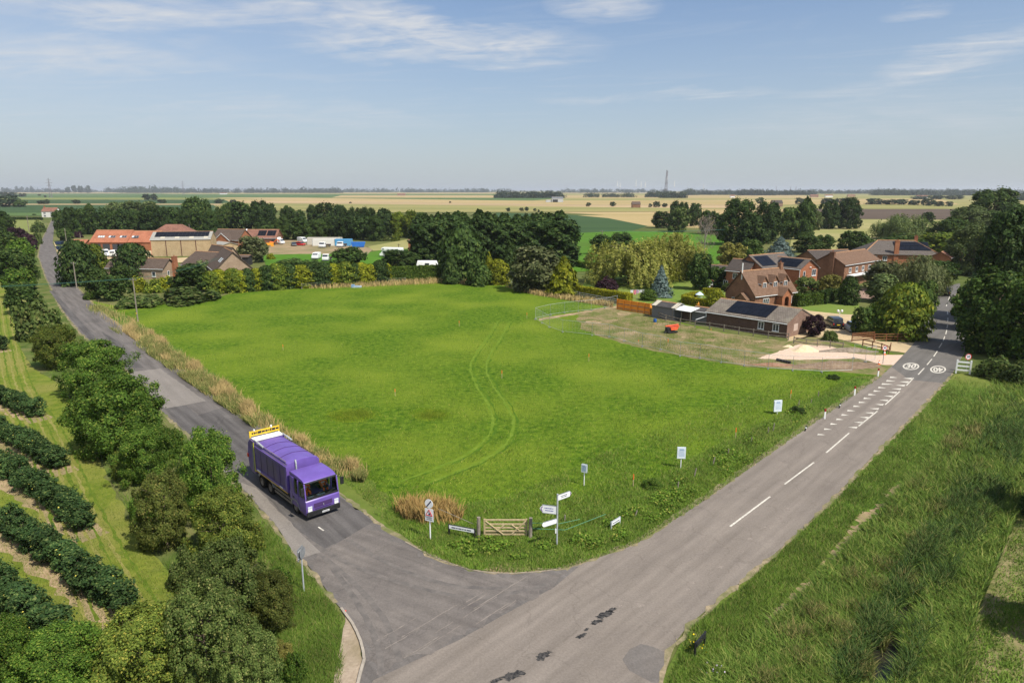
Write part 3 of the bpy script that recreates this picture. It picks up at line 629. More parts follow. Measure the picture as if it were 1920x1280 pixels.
rp([(100, 545), (140, 590), (195, 650), (175, 645), (120, 583), (92, 545)], darkasp, 7 * Z, seed=18)
rp([(190, 622), (222, 640), (270, 690), (236, 690)], darkasp, 7 * Z, seed=10)
# the newer, darker surface through the village
sheet('village_road', [(1672, 688), (1696, 663), (1717, 640), (1729, 605), (1743, 570), (1753, 550), (1767, 538), (1800, 531), (1800, 540), (1791, 552), (1797, 570), (1805, 600), (1811, 632), (1807, 662), (1784, 702), (1768, 718), (1705, 712)], 5 * Z, farasp)
scr = mat('scraped_asphalt', (.17, .148, .13), (.265, .228, .198), scale=2.5, rough=.95, detail=8)
for k in range(17):      # surface scraped in lines along the main road across the junction mouth
    rg = random.Random(k + 200); a_ = Vector((rg.uniform(710, 960), 0)); x0 = rg.uniform(700, 960); y0 = 1262 - (x0 - 700) * .47 - rg.uniform(0, 60); q = rg.uniform(40, 130)
    p0, p1 = G(x0, y0), G(x0, y0); d_ = RD.normalized(); L_ = rg.uniform(1.0, 3.4); band([p0, p0 + d_ * L_ * .5 + Vector((0, rg.uniform(-.08, .08), 0)), p0 + d_ * L_], -.022, .022, 7 * Z + .0003 * k, 'scraped_line', scr, seed=k + 1, parent=side, step=.3, amp=.025)
def spline(pts, n=8):
    out = []
    for i in range(len(pts) - 1):
        p0, p1, p2, p3 = (Vector(pts[max(0, min(len(pts) - 1, i + j))]) for j in (-1, 0, 1, 2))
        for k_ in range(n):
            t_ = k_ / n; out.append(.5 * (2 * p1 + (p2 - p0) * t_ + (2 * p0 - 5 * p1 + 4 * p2 - p3) * t_ ** 2 + (3 * p1 - p0 - 3 * p2 + p3) * t_ ** 3))
    return out + [Vector(pts[-1])]
for k, pts in enumerate([[(560, 1000), (640, 1050), (760, 1095), (900, 1120), (1030, 1095)], [(590, 1030), (660, 1090), (720, 1160), (750, 1240)], [(650, 1010), (740, 1062), (850, 1098), (960, 1102)], [(620, 1060), (670, 1130), (705, 1200), (716, 1262)]]):
    band(spline(gp(pts)), -.16, .16, 6 * Z + .0035 + .0003 * k, 'tyre_polish', mat('tyre_polished_asphalt', (.108, .097, .09), (.172, .151, .136), scale=1.6, rough=.85, detail=8), seed=k + 9, parent=side, step=.5, amp=.03)
tar = mat('fresh_tar', (.018, .018, .019), (.11, .10, .092), scale=6, rough=.75, detail=9, contrast=(.4, .7))
for k, (cx, cy, rx, ry) in enumerate([(1134, 1152, 19, 7), (1118, 1166, 16, 5), (1148, 1143, 9, 4), (1090, 1192, 12, 5), (1020, 1229, 17, 9), (962, 1266, 26, 10), (1100, 1180, 6, 3), (930, 1276, 16, 5)]):
    rg = random.Random(k); rp([(cx + rx * math.cos(t * .5236) * rg.uniform(.6, 1.1), cy + ry * math.sin(t * .5236) * rg.uniform(.6, 1.1) - math.cos(t * .5236) * ry * .6) for t in range(12)] if 0 else [(cx + rx * math.cos(t * .2244) * rg.uniform(.45, 1.1), cy + ry * math.sin(t * .2244) * rg.uniform(.45, 1.1) - math.cos(t * .2244) * ry * .6) for t in range(28)], tar, 6 * Z, 'tar_patch', road, 0, 0)
rp([(1167, 1236), (1181, 1216), (1202, 1207), (1224, 1212), (1246, 1222), (1252, 1240), (1236, 1280), (1222, 1279), (1180, 1257)], asphalt('patch_asphalt', (.165, .145, .13), (.14, .125, .115), (.18, .16, .145), .4, .3), 5 * Z, 'asphalt_patch', road)
pot = mat('shallow_pothole', (.17, .145, .125), (.29, .245, .21), scale=5, rough=1)
for k, (cx, cy, r) in enumerate([(1390, 1033, 7), (1352, 1063, 6), (1460, 972, 7), (1300, 1092, 5), (1350, 1002, 4), (1478, 955, 6), (1200, 1135, 9), (1162, 1136, 6), (1216, 1148, 4), (1234, 1150, 4), (1290, 1105, 5), (1405, 1010, 5), (1435, 989, 4)]):
    rg = random.Random(k + 50); rp([(cx + r * math.cos(t * .785) * rg.uniform(.6, 1.1), cy + .55 * r * math.sin(t * .785) * rg.uniform(.6, 1.1)) for t in range(8)], pot, 5 * Z, 'pothole', road, 0, 0)
# dry dirt and loose grit along the edges
gritm = mat('roadside_grit', (.17, .15, .085), (.34, .265, .175), scale=2.5, c3=(.13, .145, .05), scale2=.5, rough=1, bump=.5, detail=9)
for i, (e, a, b) in enumerate([(REL[1:9], -.08, .42), (RER[:11], -.24, .05), (LRE[:14], -.28, .06), (LLE[5:], -.05, .26)]): band(gp(e), a, b, 6 * Z + .001 * i, 'roadside_dirt', gritm, seed=i + 1, amp=.16, step=.5)
sheet('gravel_corner', [(626, 1330), (628, 1260), (640, 1205), (648, 1165), (640, 1140), (658, 1166), (677, 1212), (681, 1240), (670, 1290), (665, 1330)], 6 * Z + .006, mat('pinkish_grit', (.29, .225, .165), (.40, .32, .24), scale=5, rough=1, bump=.5, c3=(.25, .2, .13), scale2=.6, detail=9), step=.5, amp=.08)
sheet('bare_gateway', [(905, 1068), (935, 1052), (985, 1056), (1010, 1070), (960, 1077)], 6 * Z + .008, dirtm, step=.4, amp=.12)
kerbm = mat('concrete_kerb', (.30, .26, .215), (.40, .35, .29), scale=3, rough=.9)
def kerb(pts, name, w_=.14, z_=.055, m_=None):
    w = gp(pts); w = rough_outline(w, .35, 0, random.Random(1))[:-1] if False else w
    mb = MB()
    for a, b in zip(w, w[1:]):
        d = (b - a); L = d.length; mb.box(((a.x + b.x) / 2, (a.y + b.y) / 2, z_), (L + .04, w_, .15), math.atan2(d.y, d.x))
    o = part(name, mb, m_ or kerbm, None, bevel=.015); o['kind'] = 'structure'; return o
kerb([(668, 1296), (676, 1262), (683, 1238), (681, 1222), (676, 1203), (669, 1186), (660, 1169), (648, 1153), (640, 1142)], 'kerb')
kerb([(760, 1016), (800, 1038), (840, 1055), (880, 1068), (920, 1074), (960, 1075), (1010, 1072), (1050, 1066)], 'kerb', .09, -.02, mat('buried_kerb', (.22, .185, .14), (.33, .275, .21), scale=2.5, rough=1))
# the plot being built on, drives, lawns, yards
sheet('building_plot', [(1082, 591), (1160, 574), (1222, 590), (1330, 620), (1478, 640), (1520, 628), (1600, 650), (1660, 664), (1695, 665), (1655, 704), (1560, 696), (1400, 688), (1300, 672), (1200, 652), (1135, 634), (1088, 616)], 3 * Z, plotm, step=1.2, amp=.35, seed=12)
sheet('hardcore_track', [(1420, 672), (1480, 652), (1500, 645), (1560, 650), (1590, 662), (1640, 666), (1699, 665), (1684, 685), (1655, 684), (1610, 672), (1500, 675)], 4 * Z + .002, pinkm, step=.7, amp=.18, seed=13)
sheet('soil_heap_ground', [(1490, 686), (1560, 676), (1640, 680), (1655, 688), (1600, 694), (1530, 692)], 4 * Z + .002, mat('turned_soil', (.16, .11, .075), (.26, .19, .13), scale=1.5, rough=1, bump=.6), step=.6, amp=.2, seed=14)
for k, (cx, cy, rx, ry) in enumerate([(1110, 604, 20, 4), (1050, 592, 5, 1.5), (1180, 625, 28, 5), (1170, 588, 22, 4), (1290, 632, 16, 3), (1330, 650, 30, 4), (1420, 640, 18, 3), (1150, 600, 12, 2)]):
    rg = random.Random(k + 5); sheet('bare_soil', [(cx + rx * math.cos(t * .4) * rg.uniform(.55, 1.1), cy + ry * math.sin(t * .4) * rg.uniform(.55, 1.1)) for t in range(16)], 4 * Z + .001, dirtm)
sheet('trodden_strip', [(1010, 597), (1080, 586), (1160, 572), (1161, 576), (1080, 590), (1011, 601)], 4 * Z + .003, dirtm, step=.6, amp=.15)
sheet('garden_lawn', [(1080, 548), (1110, 515), (1200, 508), (1300, 520), (1360, 530), (1370, 600), (1330, 610), (1226, 580), (1170, 566), (1100, 553)], 2 * Z, lawnm)
sheet('gravel_drive', [(1475, 640), (1500, 600), (1470, 585), (1492, 576), (1590, 585), (1620, 600), (1610, 622), (1650, 640), (1725, 643), (1700, 662), (1650, 655), (1590, 640), (1560, 632), (1515, 632)], 3 * Z, gravm, step=1, amp=.2)
sheet('front_lawn', [(1496, 577), (1560, 566), (1612, 570), (1606, 590), (1580, 589), (1520, 583)], 4 * Z, lawnm)
sheet('brown_yard', [(1530, 545), (1640, 540), (1640, 560), (1540, 560)], 2 * Z, mat('brown_paving', (.25, .17, .13), (.32, .22, .17), scale=1, rough=1))
sheet('road_verge', [(1706, 640), (1730, 560), (1745, 540), (1760, 538), (1740, 575), (1727, 605), (1716, 638)], 3 * Z, lawnm)
sheet('workshop_yard', [(160, 468), (285, 468), (290, 486), (400, 480), (410, 472), (440, 470), (440, 486), (300, 494), (180, 492)], Z, gravm)
sheet('workshop_lawn', [(190, 486), (225, 486), (235, 505), (195, 510)], 2 * Z, lawnm)
sheet('scrap_yard', [(480, 452), (600, 446), (700, 466), (690, 476), (560, 476), (490, 478)], Z, yardm)
sheet('yard_meadow', [(490, 478), (560, 476), (700, 472), (780, 452), (830, 450), (830, 470), (700, 500), (500, 500)], 0.0, meadow)
sheet('rough_pasture', [(690, 462), (780, 446), (840, 448), (840, 462), (700, 470)], 2 * Z, straw)
sheet('roadside_apron', [(100, 452), (112, 470), (124, 488), (140, 528), (152, 540), (130, 512), (108, 476)], 6 * Z, gravm)
# right-hand ditch and track
mudm = mat('wet_ditch_mud', (.012, .012, .009), (.035, .032, .020), scale=1.2, rough=.35, bump=.3)
sheet('ditch_bed', [(1560, 1330), (1600, 1240), (1660, 1160), (1720, 1080), (1780, 990), (1830, 900), (1880, 800), (1930, 740), (1990, 740), (1940, 850), (1880, 980), (1820, 1090), (1750, 1200), (1720, 1330)], 2 * Z, mudm, step=.8, amp=.4)
sheet('verge', [(1235, 1330), (1240, 1275), (1290, 1178), (1375, 1106), (1450, 1044), (1560, 940), (1640, 855), (1720, 775), (1790, 702), (1860, 690), (1900, 700), (1930, 740), (1880, 800), (1780, 980), (1660, 1160), (1560, 1330)], Z, vergem)
sheet('farm_track', [(1770, 1330), (1812, 1200), (1862, 1080), (1915, 950), (2100, 900), (2300, 1330)], Z, mat('dry_track', (.11, .13, .035), (.27, .215, .115), scale=.9, rough=1, bump=.5, detail=9))
DS = [(1438, 1168), (1480, 1132), (1520, 1090), (1545, 1060), (1590, 1010), (1620, 975), (1660, 940), (1692, 905)]
for i_, (q0, q1) in enumerate(((0, 3), (3, 6), (5, 8))): band(gp(DS[q0:q1]), -.2, .25, 3 * Z + .001 * i_, 'bare_bank', dirtm, seed=33 + i_, amp=.42, step=.3)
band(gp([(1390, 1215), (1410, 1200), (1432, 1186)]), -.22, .25, 3 * Z, 'bare_bank', dirtm, seed=34, amp=.22, step=.4)
band(gp([(1300, 1190), (1325, 1188), (1345, 1205)]), -.3, .2, 3 * Z, 'bare_bank', dirtm, seed=35, amp=.2, step=.4)
# wheel tracks pressed into the paddock, each with a painted shade line
trk = mat('flattened_grass', (.09, .160, .014), (.150, .215, .026), scale=1.2, rough=.95)
trd = mat('shaded_edge_grass', (.050, .105, .010), (.08, .15, .014), scale=1.2, rough=.95)  # leaning grass beside the ruts, its shade put into the darker colour
TL = [(934, 602), (915, 632), (893, 662), (882, 690), (893, 722), (912, 752), (924, 784), (918, 812), (895, 838), (855, 862), (800, 884), (750, 902)]
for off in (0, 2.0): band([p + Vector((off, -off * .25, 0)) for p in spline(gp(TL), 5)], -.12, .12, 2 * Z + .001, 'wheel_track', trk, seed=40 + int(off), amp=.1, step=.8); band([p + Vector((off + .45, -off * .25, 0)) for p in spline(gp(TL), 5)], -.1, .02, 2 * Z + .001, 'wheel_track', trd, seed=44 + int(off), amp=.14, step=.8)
for k, (cx, cy, rx, ry) in enumerate([(655, 780, 46, 14), (808, 777, 42, 13)]):
    rg = random.Random(k + 70); sheet('dry_grass_patch', [(cx + rx * math.cos(t * .35) * rg.uniform(.7, 1.1), cy + ry * math.sin(t * .35) * rg.uniform(.7, 1.1)) for t in range(18)], 2 * Z + .001, mat('yellowing_grass', (.075, .145, .008), (.15, .21, .015), scale=.8, rough=.95))
# soil strips under the orchard rows
ORW = [((8, 656), (-140, 612)), ((70, 782), (-160, 690)), ((112, 878), (-160, 725)), ((165, 992), (-160, 770)), ((236, 1150), (-190, 845)), ((112, 1205), (-190, 970)), ((40, 1270), (-190, 1090))]
for i, (a, b) in enumerate(ORW):
    A, B = G(*a), G(*b); d = (A - B).normalized(); band([B, A + d * 1.6], -1.25, .75, 2 * Z, 'orchard_soil_strip', dirtm, seed=60 + i, amp=.25, step=.6)
# darker tussocks of coarse grass standing in the paddock are part of the sward below
# ------------------------------------------------------------------ painted markings
paint = mat('road_paint', (.42, .385, .33), (.66, .62, .54), scale=4, rough=.8, detail=8)
PZ = 8 * Z
def dash(a, b, w=.13):
    A, B = G(*a), G(*b); d = (B - A).normalized(); n = Vector((-d.y, d.x, 0)) * w / 2
    sheet('lane_dash', [A - n, B - n, B + n, A + n], PZ, paint, world_pts=True, parent=road, kind=None)
for a, b in [((1369, 987), (1444, 931)), ((1471, 908), (1526, 867)), ((1549, 849), (1592, 812)), ((1610, 799), (1645, 771)), ((1659.4, 759), (1687, 734)), ((1699.6, 723), (1713, 708.5)), ((1721.5, 702.5), (1732.8, 690.3)), ((1738, 684.2), (1747.3, 673.2)), ((1750.6, 668.4), (1757.8, 658)), ((1760.5, 652.4), (1766.2, 643.2)), ((1768.3, 639.3), (1771.4, 630.6)), ((1773.2, 626.8), (1775.3, 618)), ((1775.4, 615.3), (1777, 608.7)), ((1777, 603), (1777.3, 596)), ((1777, 590), (1776.6, 584)), ((1774.3, 574.4), (1775.3, 569)), ((1778, 563), (1780.8, 556))]: dash(a, b)

A_, B_ = G(560, 975), G(612, 1004)
dash((597, 988), (607, 995), .1)
def cp2(x, y): return (1480 + x / 4.571, 500 + y / 4.571)
for (x0, x1, y) in [(865, 930, 948), (835, 912, 978), (795, 892, 1006), (765, 832, 1036), (725, 790, 1066), (680, 747, 1096), (640, 707, 1128), (598, 660, 1162), (552, 612, 1196), (500, 567, 1233), (450, 512, 1270), (405, 468, 1308), (355, 418, 1348), (300, 365, 1392), (245, 310, 1438)]:
    l, r = cp2(x0, y), cp2(x1, y + 4); sheet('marking_triangle', [(l[0], l[1] - 1.5), (l[0] - 1.2, l[1] + 1.5), r], PZ, paint, parent=road, kind=None)
for (x0, x1, y) in [(970, 1050, 956), (940, 1020, 986), (905, 990, 1016), (875, 955, 1046), (840, 920, 1076), (808, 885, 1108), (770, 845, 1143), (735, 805, 1180), (688, 765, 1216), (645, 720, 1251), (600, 676, 1290), (552, 630, 1332), (500, 580, 1376)]:
    l, r = cp2(x0, y), cp2(x1, y + 4); sheet('marking_triangle', [l, (r[0] - 1.2, r[1] + 1.6), (r[0] + 1.2, r[1] - 1.6)], PZ, paint, parent=road, kind=None)
def textmesh(s, size=1.0, bold=0.0, res=3):
    cu = bpy.data.curves.new('lettering', 'FONT'); cu.body = s; cu.size = size; cu.align_x = 'CENTER'; cu.align_y = 'CENTER'; cu.resolution_u = res; cu.offset = bold
    o = bpy.data.objects.new('lettering', cu); COL.objects.link(o); dg = bpy.context.evaluated_depsgraph_get(); dg.update()
    me = bpy.data.meshes.new_from_object(o.evaluated_get(dg)); bpy.data.objects.remove(o); return me
def roundel(cx, cy, rx, ry, s, flip, shear):
    n = 40; vs = []; rg = []
    for k in (1.0, .80):
        for i in range(n):
            t = 2 * math.pi * i / n; g = G(cx + rx * k * math.cos(t), cy + ry * k * math.sin(t)); vs.append((g.x, g.y, PZ))
    fs = [(i, n + i, n + (i + 1) % n, (i + 1) % n) for i in range(n)]
    tm = textmesh(s, 1.0, .03); o = len(vs)
    for v in tm.vertices:
        u, w = v.co.x, v.co.y
        if flip: u, w = -u, -w
        g = G(cx + u * rx * 1.22 + w * rx * shear, cy - w * ry * 1.55); vs.append((g.x, g.y, PZ))
    for p in tm.polygons: fs.append(tuple(i + o for i in p.vertices))
    me = bpy.data.meshes.new('speed_roundel'); me.from_pydata(vs, [], fs); me.materials.append(paint)
    bm = bmesh.new(); bm.from_mesh(me)
    for f in bm.faces:
        f.normal_update()
        if f.normal.z < 0: f.normal_flip()
    bm.to_mesh(me); bm.free(); part('speed_roundel', me, None, road)
roundel(1708, 687, 15.6, 6.6, '30', False, .3); roundel(1758.8, 692.8, 15, 7, '40', True, -.05)
# ------------------------------------------------------------------ uncountable growth
rng = np.random.default_rng(5)
gl = leafmat('grass_blade', (.038, .088, .007), (.126, .190, .017), (.27, .25, .06), up=.55, trans=.12, rough=.6, ns_=.4, na=1.5)
gv = leafmat('verge_blade', (.066, .130, .014), (.145, .215, .030), (.25, .22, .08), up=.55, trans=.12, rough=.6, ns_=.5, na=1.3)
dry = leafmat('dry_stalk', (.30, .215, .085), (.52, .385, .17), (.16, .17, .05), up=.4, trans=.12, rough=.7)
drym = leafmat('fading_stalk', (.085, .125, .025), (.25, .225, .08), (.36, .28, .11), up=.4, trans=.12, rough=.7)
rd = leafmat('reed_blade', (.055, .108, .015), (.142, .200, .036), (.27, .25, .08), up=.7, trans=.12, rough=.55)
FIELD = [(240, 590), (440, 560), (780, 530), (930, 532), (1000, 600), (1190, 652), (1400, 692), (1630, 705), (1500, 800), (1300, 940), (1190, 1010), (1060, 1055), (960, 1066), (880, 1060), (800, 1030), (700, 950), (640, 900), (520, 810), (400, 720), (300, 645)]
THO = [[(x - 3 - (y - 600) * .012, y) for x, y in TL] + [(x + 8 + (y - 600) * .012, y + 1) for x, y in TL[::-1]], [(x + 19 + (y - 600) * .09, y) for x, y in TL] + [(x + 29 + (y - 600) * .11, y + 1) for x, y in TL[::-1]]]
stuff('field_grass', blades('field_grass', scatter(FIELD, 110000, rng, holes=THO), .17, .035, .9, 1, gl, wind=(.25, .1)), 'bright green grass covering the whole paddock', 'grass')
yel = [np.stack([rng.normal(cx, 17, 3200), rng.normal(cy, 5, 3200)], 1) for cx, cy in ((648, 781), (672, 777), (808, 778))]
yp = np.concatenate(yel); yu = (yp[:, 0] - 960) / F; yv = (yp[:, 1] - 640) / F; yt = CAMH / (SP + yv * CP)
stuff('yellow_grass', blades('yellow_grass', np.stack([yu * yt, (CP - yv * SP) * yt, 0 * yt], 1), .20, .035, 1.0, 41, leafmat('yellow_blade', (.085, .15, .008), (.165, .215, .014), (.24, .25, .03), up=.6, trans=.1)), 'patches of yellowing grass left of the middle of the paddock', 'grass')
stuff('field_tussocks', blades('field_tussocks', scatter(FIELD, 26000, rng, clump=900, csize=13, holes=THO), .23, .04, .9, 21, leafmat('tussock_blade', (.044, .098, .007), (.105, .175, .014), (.2, .21, .05), up=.6, trans=.1, rnd=.2)), 'darker tussocks of coarse grass dotted over the paddock', 'grass')
tus = scatter([(640, 900), (800, 960), (960, 930), (1200, 820), (1500, 700), (1640, 705), (1500, 800), (1300, 940), (1190, 1014), (1060, 1058), (960, 1068), (880, 1062), (800, 1032)], 50000, rng, clump=900, csize=16)
stuff('verge_grass', blades('verge_grass', np.concatenate([tus, scatter([(700, 960), (800, 1000), (960, 985), (1150, 940), (1350, 830), (1600, 705), (1655, 706), (1500, 812), (1300, 953), (1190, 1022), (1060, 1066), (960, 1075), (880, 1069), (800, 1040)], 50000, rng)]), .26, .035, .9, 2, gv), 'longer rough grass on the verge round the junction corner', 'grass')
dock = leafmat('dock_leaf', (.055, .11, .012), (.13, .20, .024), (.24, .23, .05), trans=.2)
dp = scatter([(830, 1020), (900, 1012), (1000, 1012), (1060, 1005), (1200, 950), (1330, 860), (1480, 770), (1530, 760), (1440, 850), (1290, 945), (1190, 1008), (1080, 1045), (960, 1055), (880, 1048)], 9000, rng, clump=260, csize=8)
dr = np.random.default_rng(77); dp[:, 2] = dr.uniform(.08, .38, len(dp)); dv, dq = leafquads(dp, dr.normal(size=dp.shape) * .5 + np.array([0, 0, 1]), .15, dr, .6)
stuff('broadleaf_weeds', npmesh('broadleaf_weeds', dv, dq, None, [dock]), 'broad-leaved weeds and nettles on the verge at the junction corner', 'weeds')
RB = [(1245, 1300), (1295, 1180), (1400, 1096), (1560, 945), (1700, 800), (1792, 706), (1850, 720), (1760, 850), (1690, 925), (1560, 1068), (1440, 1190), (1350, 1300)]
HO = [[(x - 5 - 4 * (i % 3), y - 3 - 2 * (i % 2)) for i, (x, y) in enumerate(DS)] + [(x + 4 + 3 * (i % 2), y + 3 + 3 * (i % 3)) for i, (x, y) in enumerate(DS[::-1])], [(1388, 1222), (1384, 1212), (1425, 1178), (1440, 1188)], [(1605, 1300), (1625, 1235), (1660, 1195), (1698, 1180), (1700, 1240), (1676, 1300)], [(1692, 1112), (1720, 1062), (1742, 1070), (1718, 1118)], [(1815, 935), (1838, 905), (1850, 915), (1826, 950)], [(1560, 1235), (1585, 1215), (1592, 1230), (1570, 1252)], [(1660, 1180), (1700, 1130), (1720, 1150), (1700, 1180)], [(1740, 1080), (1760, 1050), (1775, 1070), (1755, 1090)], [(1780, 1020), (1800, 995), (1815, 1010), (1800, 1035)], [(1740, 990), (1770, 960), (1780, 975), (1755, 1005)]]
stuff('roadside_grass', blades('roadside_grass', np.concatenate([scatter(RB, 60000, rng, clump=600, csize=14, holes=HO), scatter(RB, 26000, rng, holes=HO)]), .26, .035, .9, 3, gv), 'tufted green grass bank beside the main road', 'grass')
RE = [(1290, 1320), (1400, 1220), (1520, 1110), (1620, 1000), (1700, 910), (1770, 830), (1830, 745), (1900, 690), (1960, 740), (1940, 900), (1890, 1010), (1835, 1140), (1800, 1320)]
stuff('reed_bed', blades('reed_bed', np.concatenate([scatter(RE, 62000, rng, clump=520, csize=13, holes=HO), scatter(RE, 44000, rng, holes=HO)]), .70, .042, 1.0, 4, rd, seg2=True, wind=(-.25, .1)), 'tall green reeds filling the ditch right of the main road', 'reeds')
CE = [(1545, 1300), (1600, 1200), (1660, 1110), (1730, 1010), (1790, 920), (1850, 810), (1900, 750), (1935, 790), (1895, 900), (1840, 1010), (1770, 1120), (1730, 1220), (1700, 1300)]
stuff('dark_rushes', blades('dark_rushes', scatter(CE, 24000, rng, clump=170, csize=19, holes=HO), .9, .05, .8, 51, leafmat('rush_blade', (.022, .052, .010), (.070, .112, .024), (.15, .15, .05), up=.5, trans=.12, na=1.4), seg2=True), 'darker rushes and weeds growing along the wet middle of the ditch', 'rushes')
stuff('ditch_dry_grass', blades('ditch_dry_grass', scatter([(1400, 1300), (1440, 1200), (1560, 1100), (1700, 930), (1800, 790), (1860, 760), (1840, 900), (1720, 1100), (1620, 1300)], 17000, rng, clump=90, csize=10), .75, .05, .6, 14, drym, seg2=True), 'patches of brown dying grass scattered through the ditch reeds', 'grass')
TG = [(160, 566), (200, 572), (260, 606), (330, 655), (420, 716), (520, 796), (600, 846), (690, 886), (690, 900), (640, 896), (560, 850), (470, 790), (400, 742), (320, 686), (250, 636), (190, 598)]
stuff('tall_dry_grass', blades('tall_dry_grass', np.concatenate([scatter(TG, 8500, rng, clump=120, csize=6), scatter(TG, 2500, rng)]), .85, .04, .6, 5, dry, seg2=True), 'tall straw-coloured grass along the field side of the side road', 'grass')
stuff('mixed_weeds', blades('mixed_weeds', scatter([(x - 6, y + 5) for x, y in TG], 30000, rng, clump=340, csize=8), .6, .05, .8, 6, drym, seg2=True), 'greenish weeds growing among the straw-coloured roadside grass', 'weeds')
CL = [(736, 958), (760, 975), (800, 985), (850, 984), (868, 972), (840, 952), (780, 948)]
stuff('dry_grass_clump', blades('dry_grass_clump', scatter(CL, 2300, rng, clump=30, csize=7), 1.1, .045, .6, 7, leafmat('orange_stalk', (.34, .21, .07), (.52, .35, .13), (.2, .17, .05), up=.4, trans=.12), seg2=True), 'clump of orange-brown dry grass behind the warning sign', 'grass')
stuff('plot_grass', blades('plot_grass', scatter([(1012, 602), (1160, 578), (1222, 594), (1330, 624), (1470, 642), (1420, 668), (1440, 690), (1300, 670), (1200, 650), (1100, 622)], 20000, rng, clump=260, csize=9), .18, .04, .9, 31, leafmat('scrubby_blade', (.085, .13, .018), (.19, .19, .05), (.36, .28, .12), up=.6, trans=.1)), 'thin scrubby grass left standing on the building plot', 'grass')
stuff('field_edge_grass', blades('field_edge_grass', np.concatenate([scatter([(840, 530), (870, 521), (915, 523), (930, 533), (880, 535)], 2600, rng), scatter([(560, 540), (790, 526), (860, 526), (850, 531), (600, 542)], 2200, rng), scatter([(940, 536), (1150, 572), (1150, 577), (1000, 553)], 2200, rng)]), 1.0, .09, .5, 8, dry, seg2=True), 'pale dry grass along the far edge of the paddock', 'grass')
HB = [(30, 640), (130, 735), (180, 850), (265, 1005), (340, 1100), (400, 1290), (640, 1290), (648, 1165), (590, 1085), (480, 960), (390, 860), (236, 700), (150, 630), (110, 580), (80, 560)]
stuff('hedge_bottom_growth', blades('hedge_bottom_growth', np.concatenate([scatter(HB, 30000, rng, clump=600, csize=14), scatter([(480, 975), (530, 1030), (590, 1095), (640, 1160), (635, 1230), (620, 1290), (500, 1290), (540, 1150)], 26000, rng)]), .30, .035, .9, 9, gv, seg2=False), 'long green grass at the foot of the roadside hedge', 'grass')
for k in range(8):      # mown swaths left by the tractor
    y_ = .5 + k * .55; P0 = spline(gp([(22, 560), (60, 700), (125, 800), (190, 930), (268, 1060), (330, 1150)]), 6); band([p + Vector((-y_, -.15 * y_, 0)) for p in P0], -.09, .09, 2 * Z + .0008 + .0002 * k, 'mown_swath', mat(['green_swath', 'dry_swath'][k % 2], (.075, .125, .014) if k % 2 == 0 else (.19, .19, .05), (.12, .165, .022) if k % 2 == 0 else (.25, .225, .07), scale=1.5, rough=.95), seed=500 + k, step=.6, amp=.09, parent=ORCH)
OG = [(0, 560), (28, 600), (62, 700), (130, 740), (180, 860), (265, 1010), (330, 1100), (400, 1290), (0, 1290)]
stuff('orchard_grass', blades('orchard_grass', scatter(OG, 45000, rng), .11, .03, .9, 10, leafmat('orchard_blade', (.085, .132, .014), (.185, .205, .032), (.26, .24, .09), up=.6, trans=.1)), 'short mown yellow-green grass between the orchard rows', 'grass')
TRK = [(1780, 1300), (1820, 1200), (1870, 1080), (1920, 940), (1990, 940), (1990, 1300)]
stuff('track_weeds', blades('track_weeds', scatter(TRK, 15000, rng, clump=160, csize=14), .18, .05, 1.0, 11, gv), 'low weeds spreading over the dry track at the right edge', 'weeds')
# ================================================================== shared paints
P_white = mat('white_paint', (.74, .74, .72), (.82, .82, .80), scale=4, rough=.5)
P_black = mat('black_plastic', (.012, .012, .013), (.03, .03, .03), scale=5, rough=.5)
P_rubber = mat('tyre_rubber', (.018, .017, .016), (.045, .04, .036), scale=4, rough=.9)
P_steel = mat('galvanised_steel', (.36, .38, .39), (.48, .50, .51), scale=6, rough=.5, metal=.15)
P_grey = mat('grey_metal', (.22, .23, .24), (.32, .33, .34), scale=5, rough=.5, metal=.3)
P_wood = mat('weathered_wood', (.17, .145, .115), (.30, .26, .21), scale=5, rough=.9, stretch=(1, 1, .3))
P_oak = mat('new_oak_wood', (.38, .29, .16), (.50, .40, .24), scale=6, rough=.85, stretch=(1, 1, .3))
P_brownw = mat('brown_stained_wood', (.14, .058, .026), (.22, .10, .05), scale=5, rough=.8)
P_orangew = mat('orange_fence_stain', (.72, .25, .03), (.82, .32, .05), scale=2, rough=.85, stretch=(3, 3, .3))
P_red = mat('red_paint', (.55, .03, .025), rough=.45)
P_orange = mat('orange_paint', (.85, .17, .03), rough=.7)
P_yellow = mat('yellow_paint', (.80, .52, .03), rough=.5)
P_blue = mat('blue_paint', (.02, .10, .35), rough=.4)
P_glass = mat('dark_window_glass', (.018, .024, .032), (.05, .06, .075), scale=.8, rough=.06, spec=.9)
P_pv = mat('solar_cell', (.007, .008, .011), (.012, .013, .018), scale=.6, rough=.32, spec=.14)
P_gut = mat('white_gutter', (.62, .63, .63), (.72, .72, .71), scale=3, rough=.4)
P_sign = mat('sign_white', (.80, .81, .82), (.85, .85, .85), scale=3, rough=.4)
P_ink = mat('dark_lettering', (.03, .03, .07), rough=.6)
P_ch = mat('rust_brown_steel', (.10, .07, .05), (.2, .14, .10), scale=5, rough=.8)
def brick(n, a, b, c, row=.12): return tilemat(n, a, b, c, row=row)
B_orange = brick('orange_brick', (.36, .145, .075), (.44, .19, .10), (.31, .12, .065))
B_brown = brick('brown_brick', (.26, .135, .082), (.34, .185, .112), (.23, .12, .075))
B_dark = brick('shaded_brown_brick', (.115, .072, .056), (.165, .105, .080), (.13, .085, .066))
B_pink = brick('pinkish_brick', (.30, .195, .15), (.38, .255, .195), (.27, .17, .13))
B_beige = brick('beige_brick', (.50, .37, .215), (.58, .445, .27), (.47, .345, .20))
B_tan = brick('tan_brick', (.40, .29, .20), (.50, .375, .265), (.36, .26, .18))
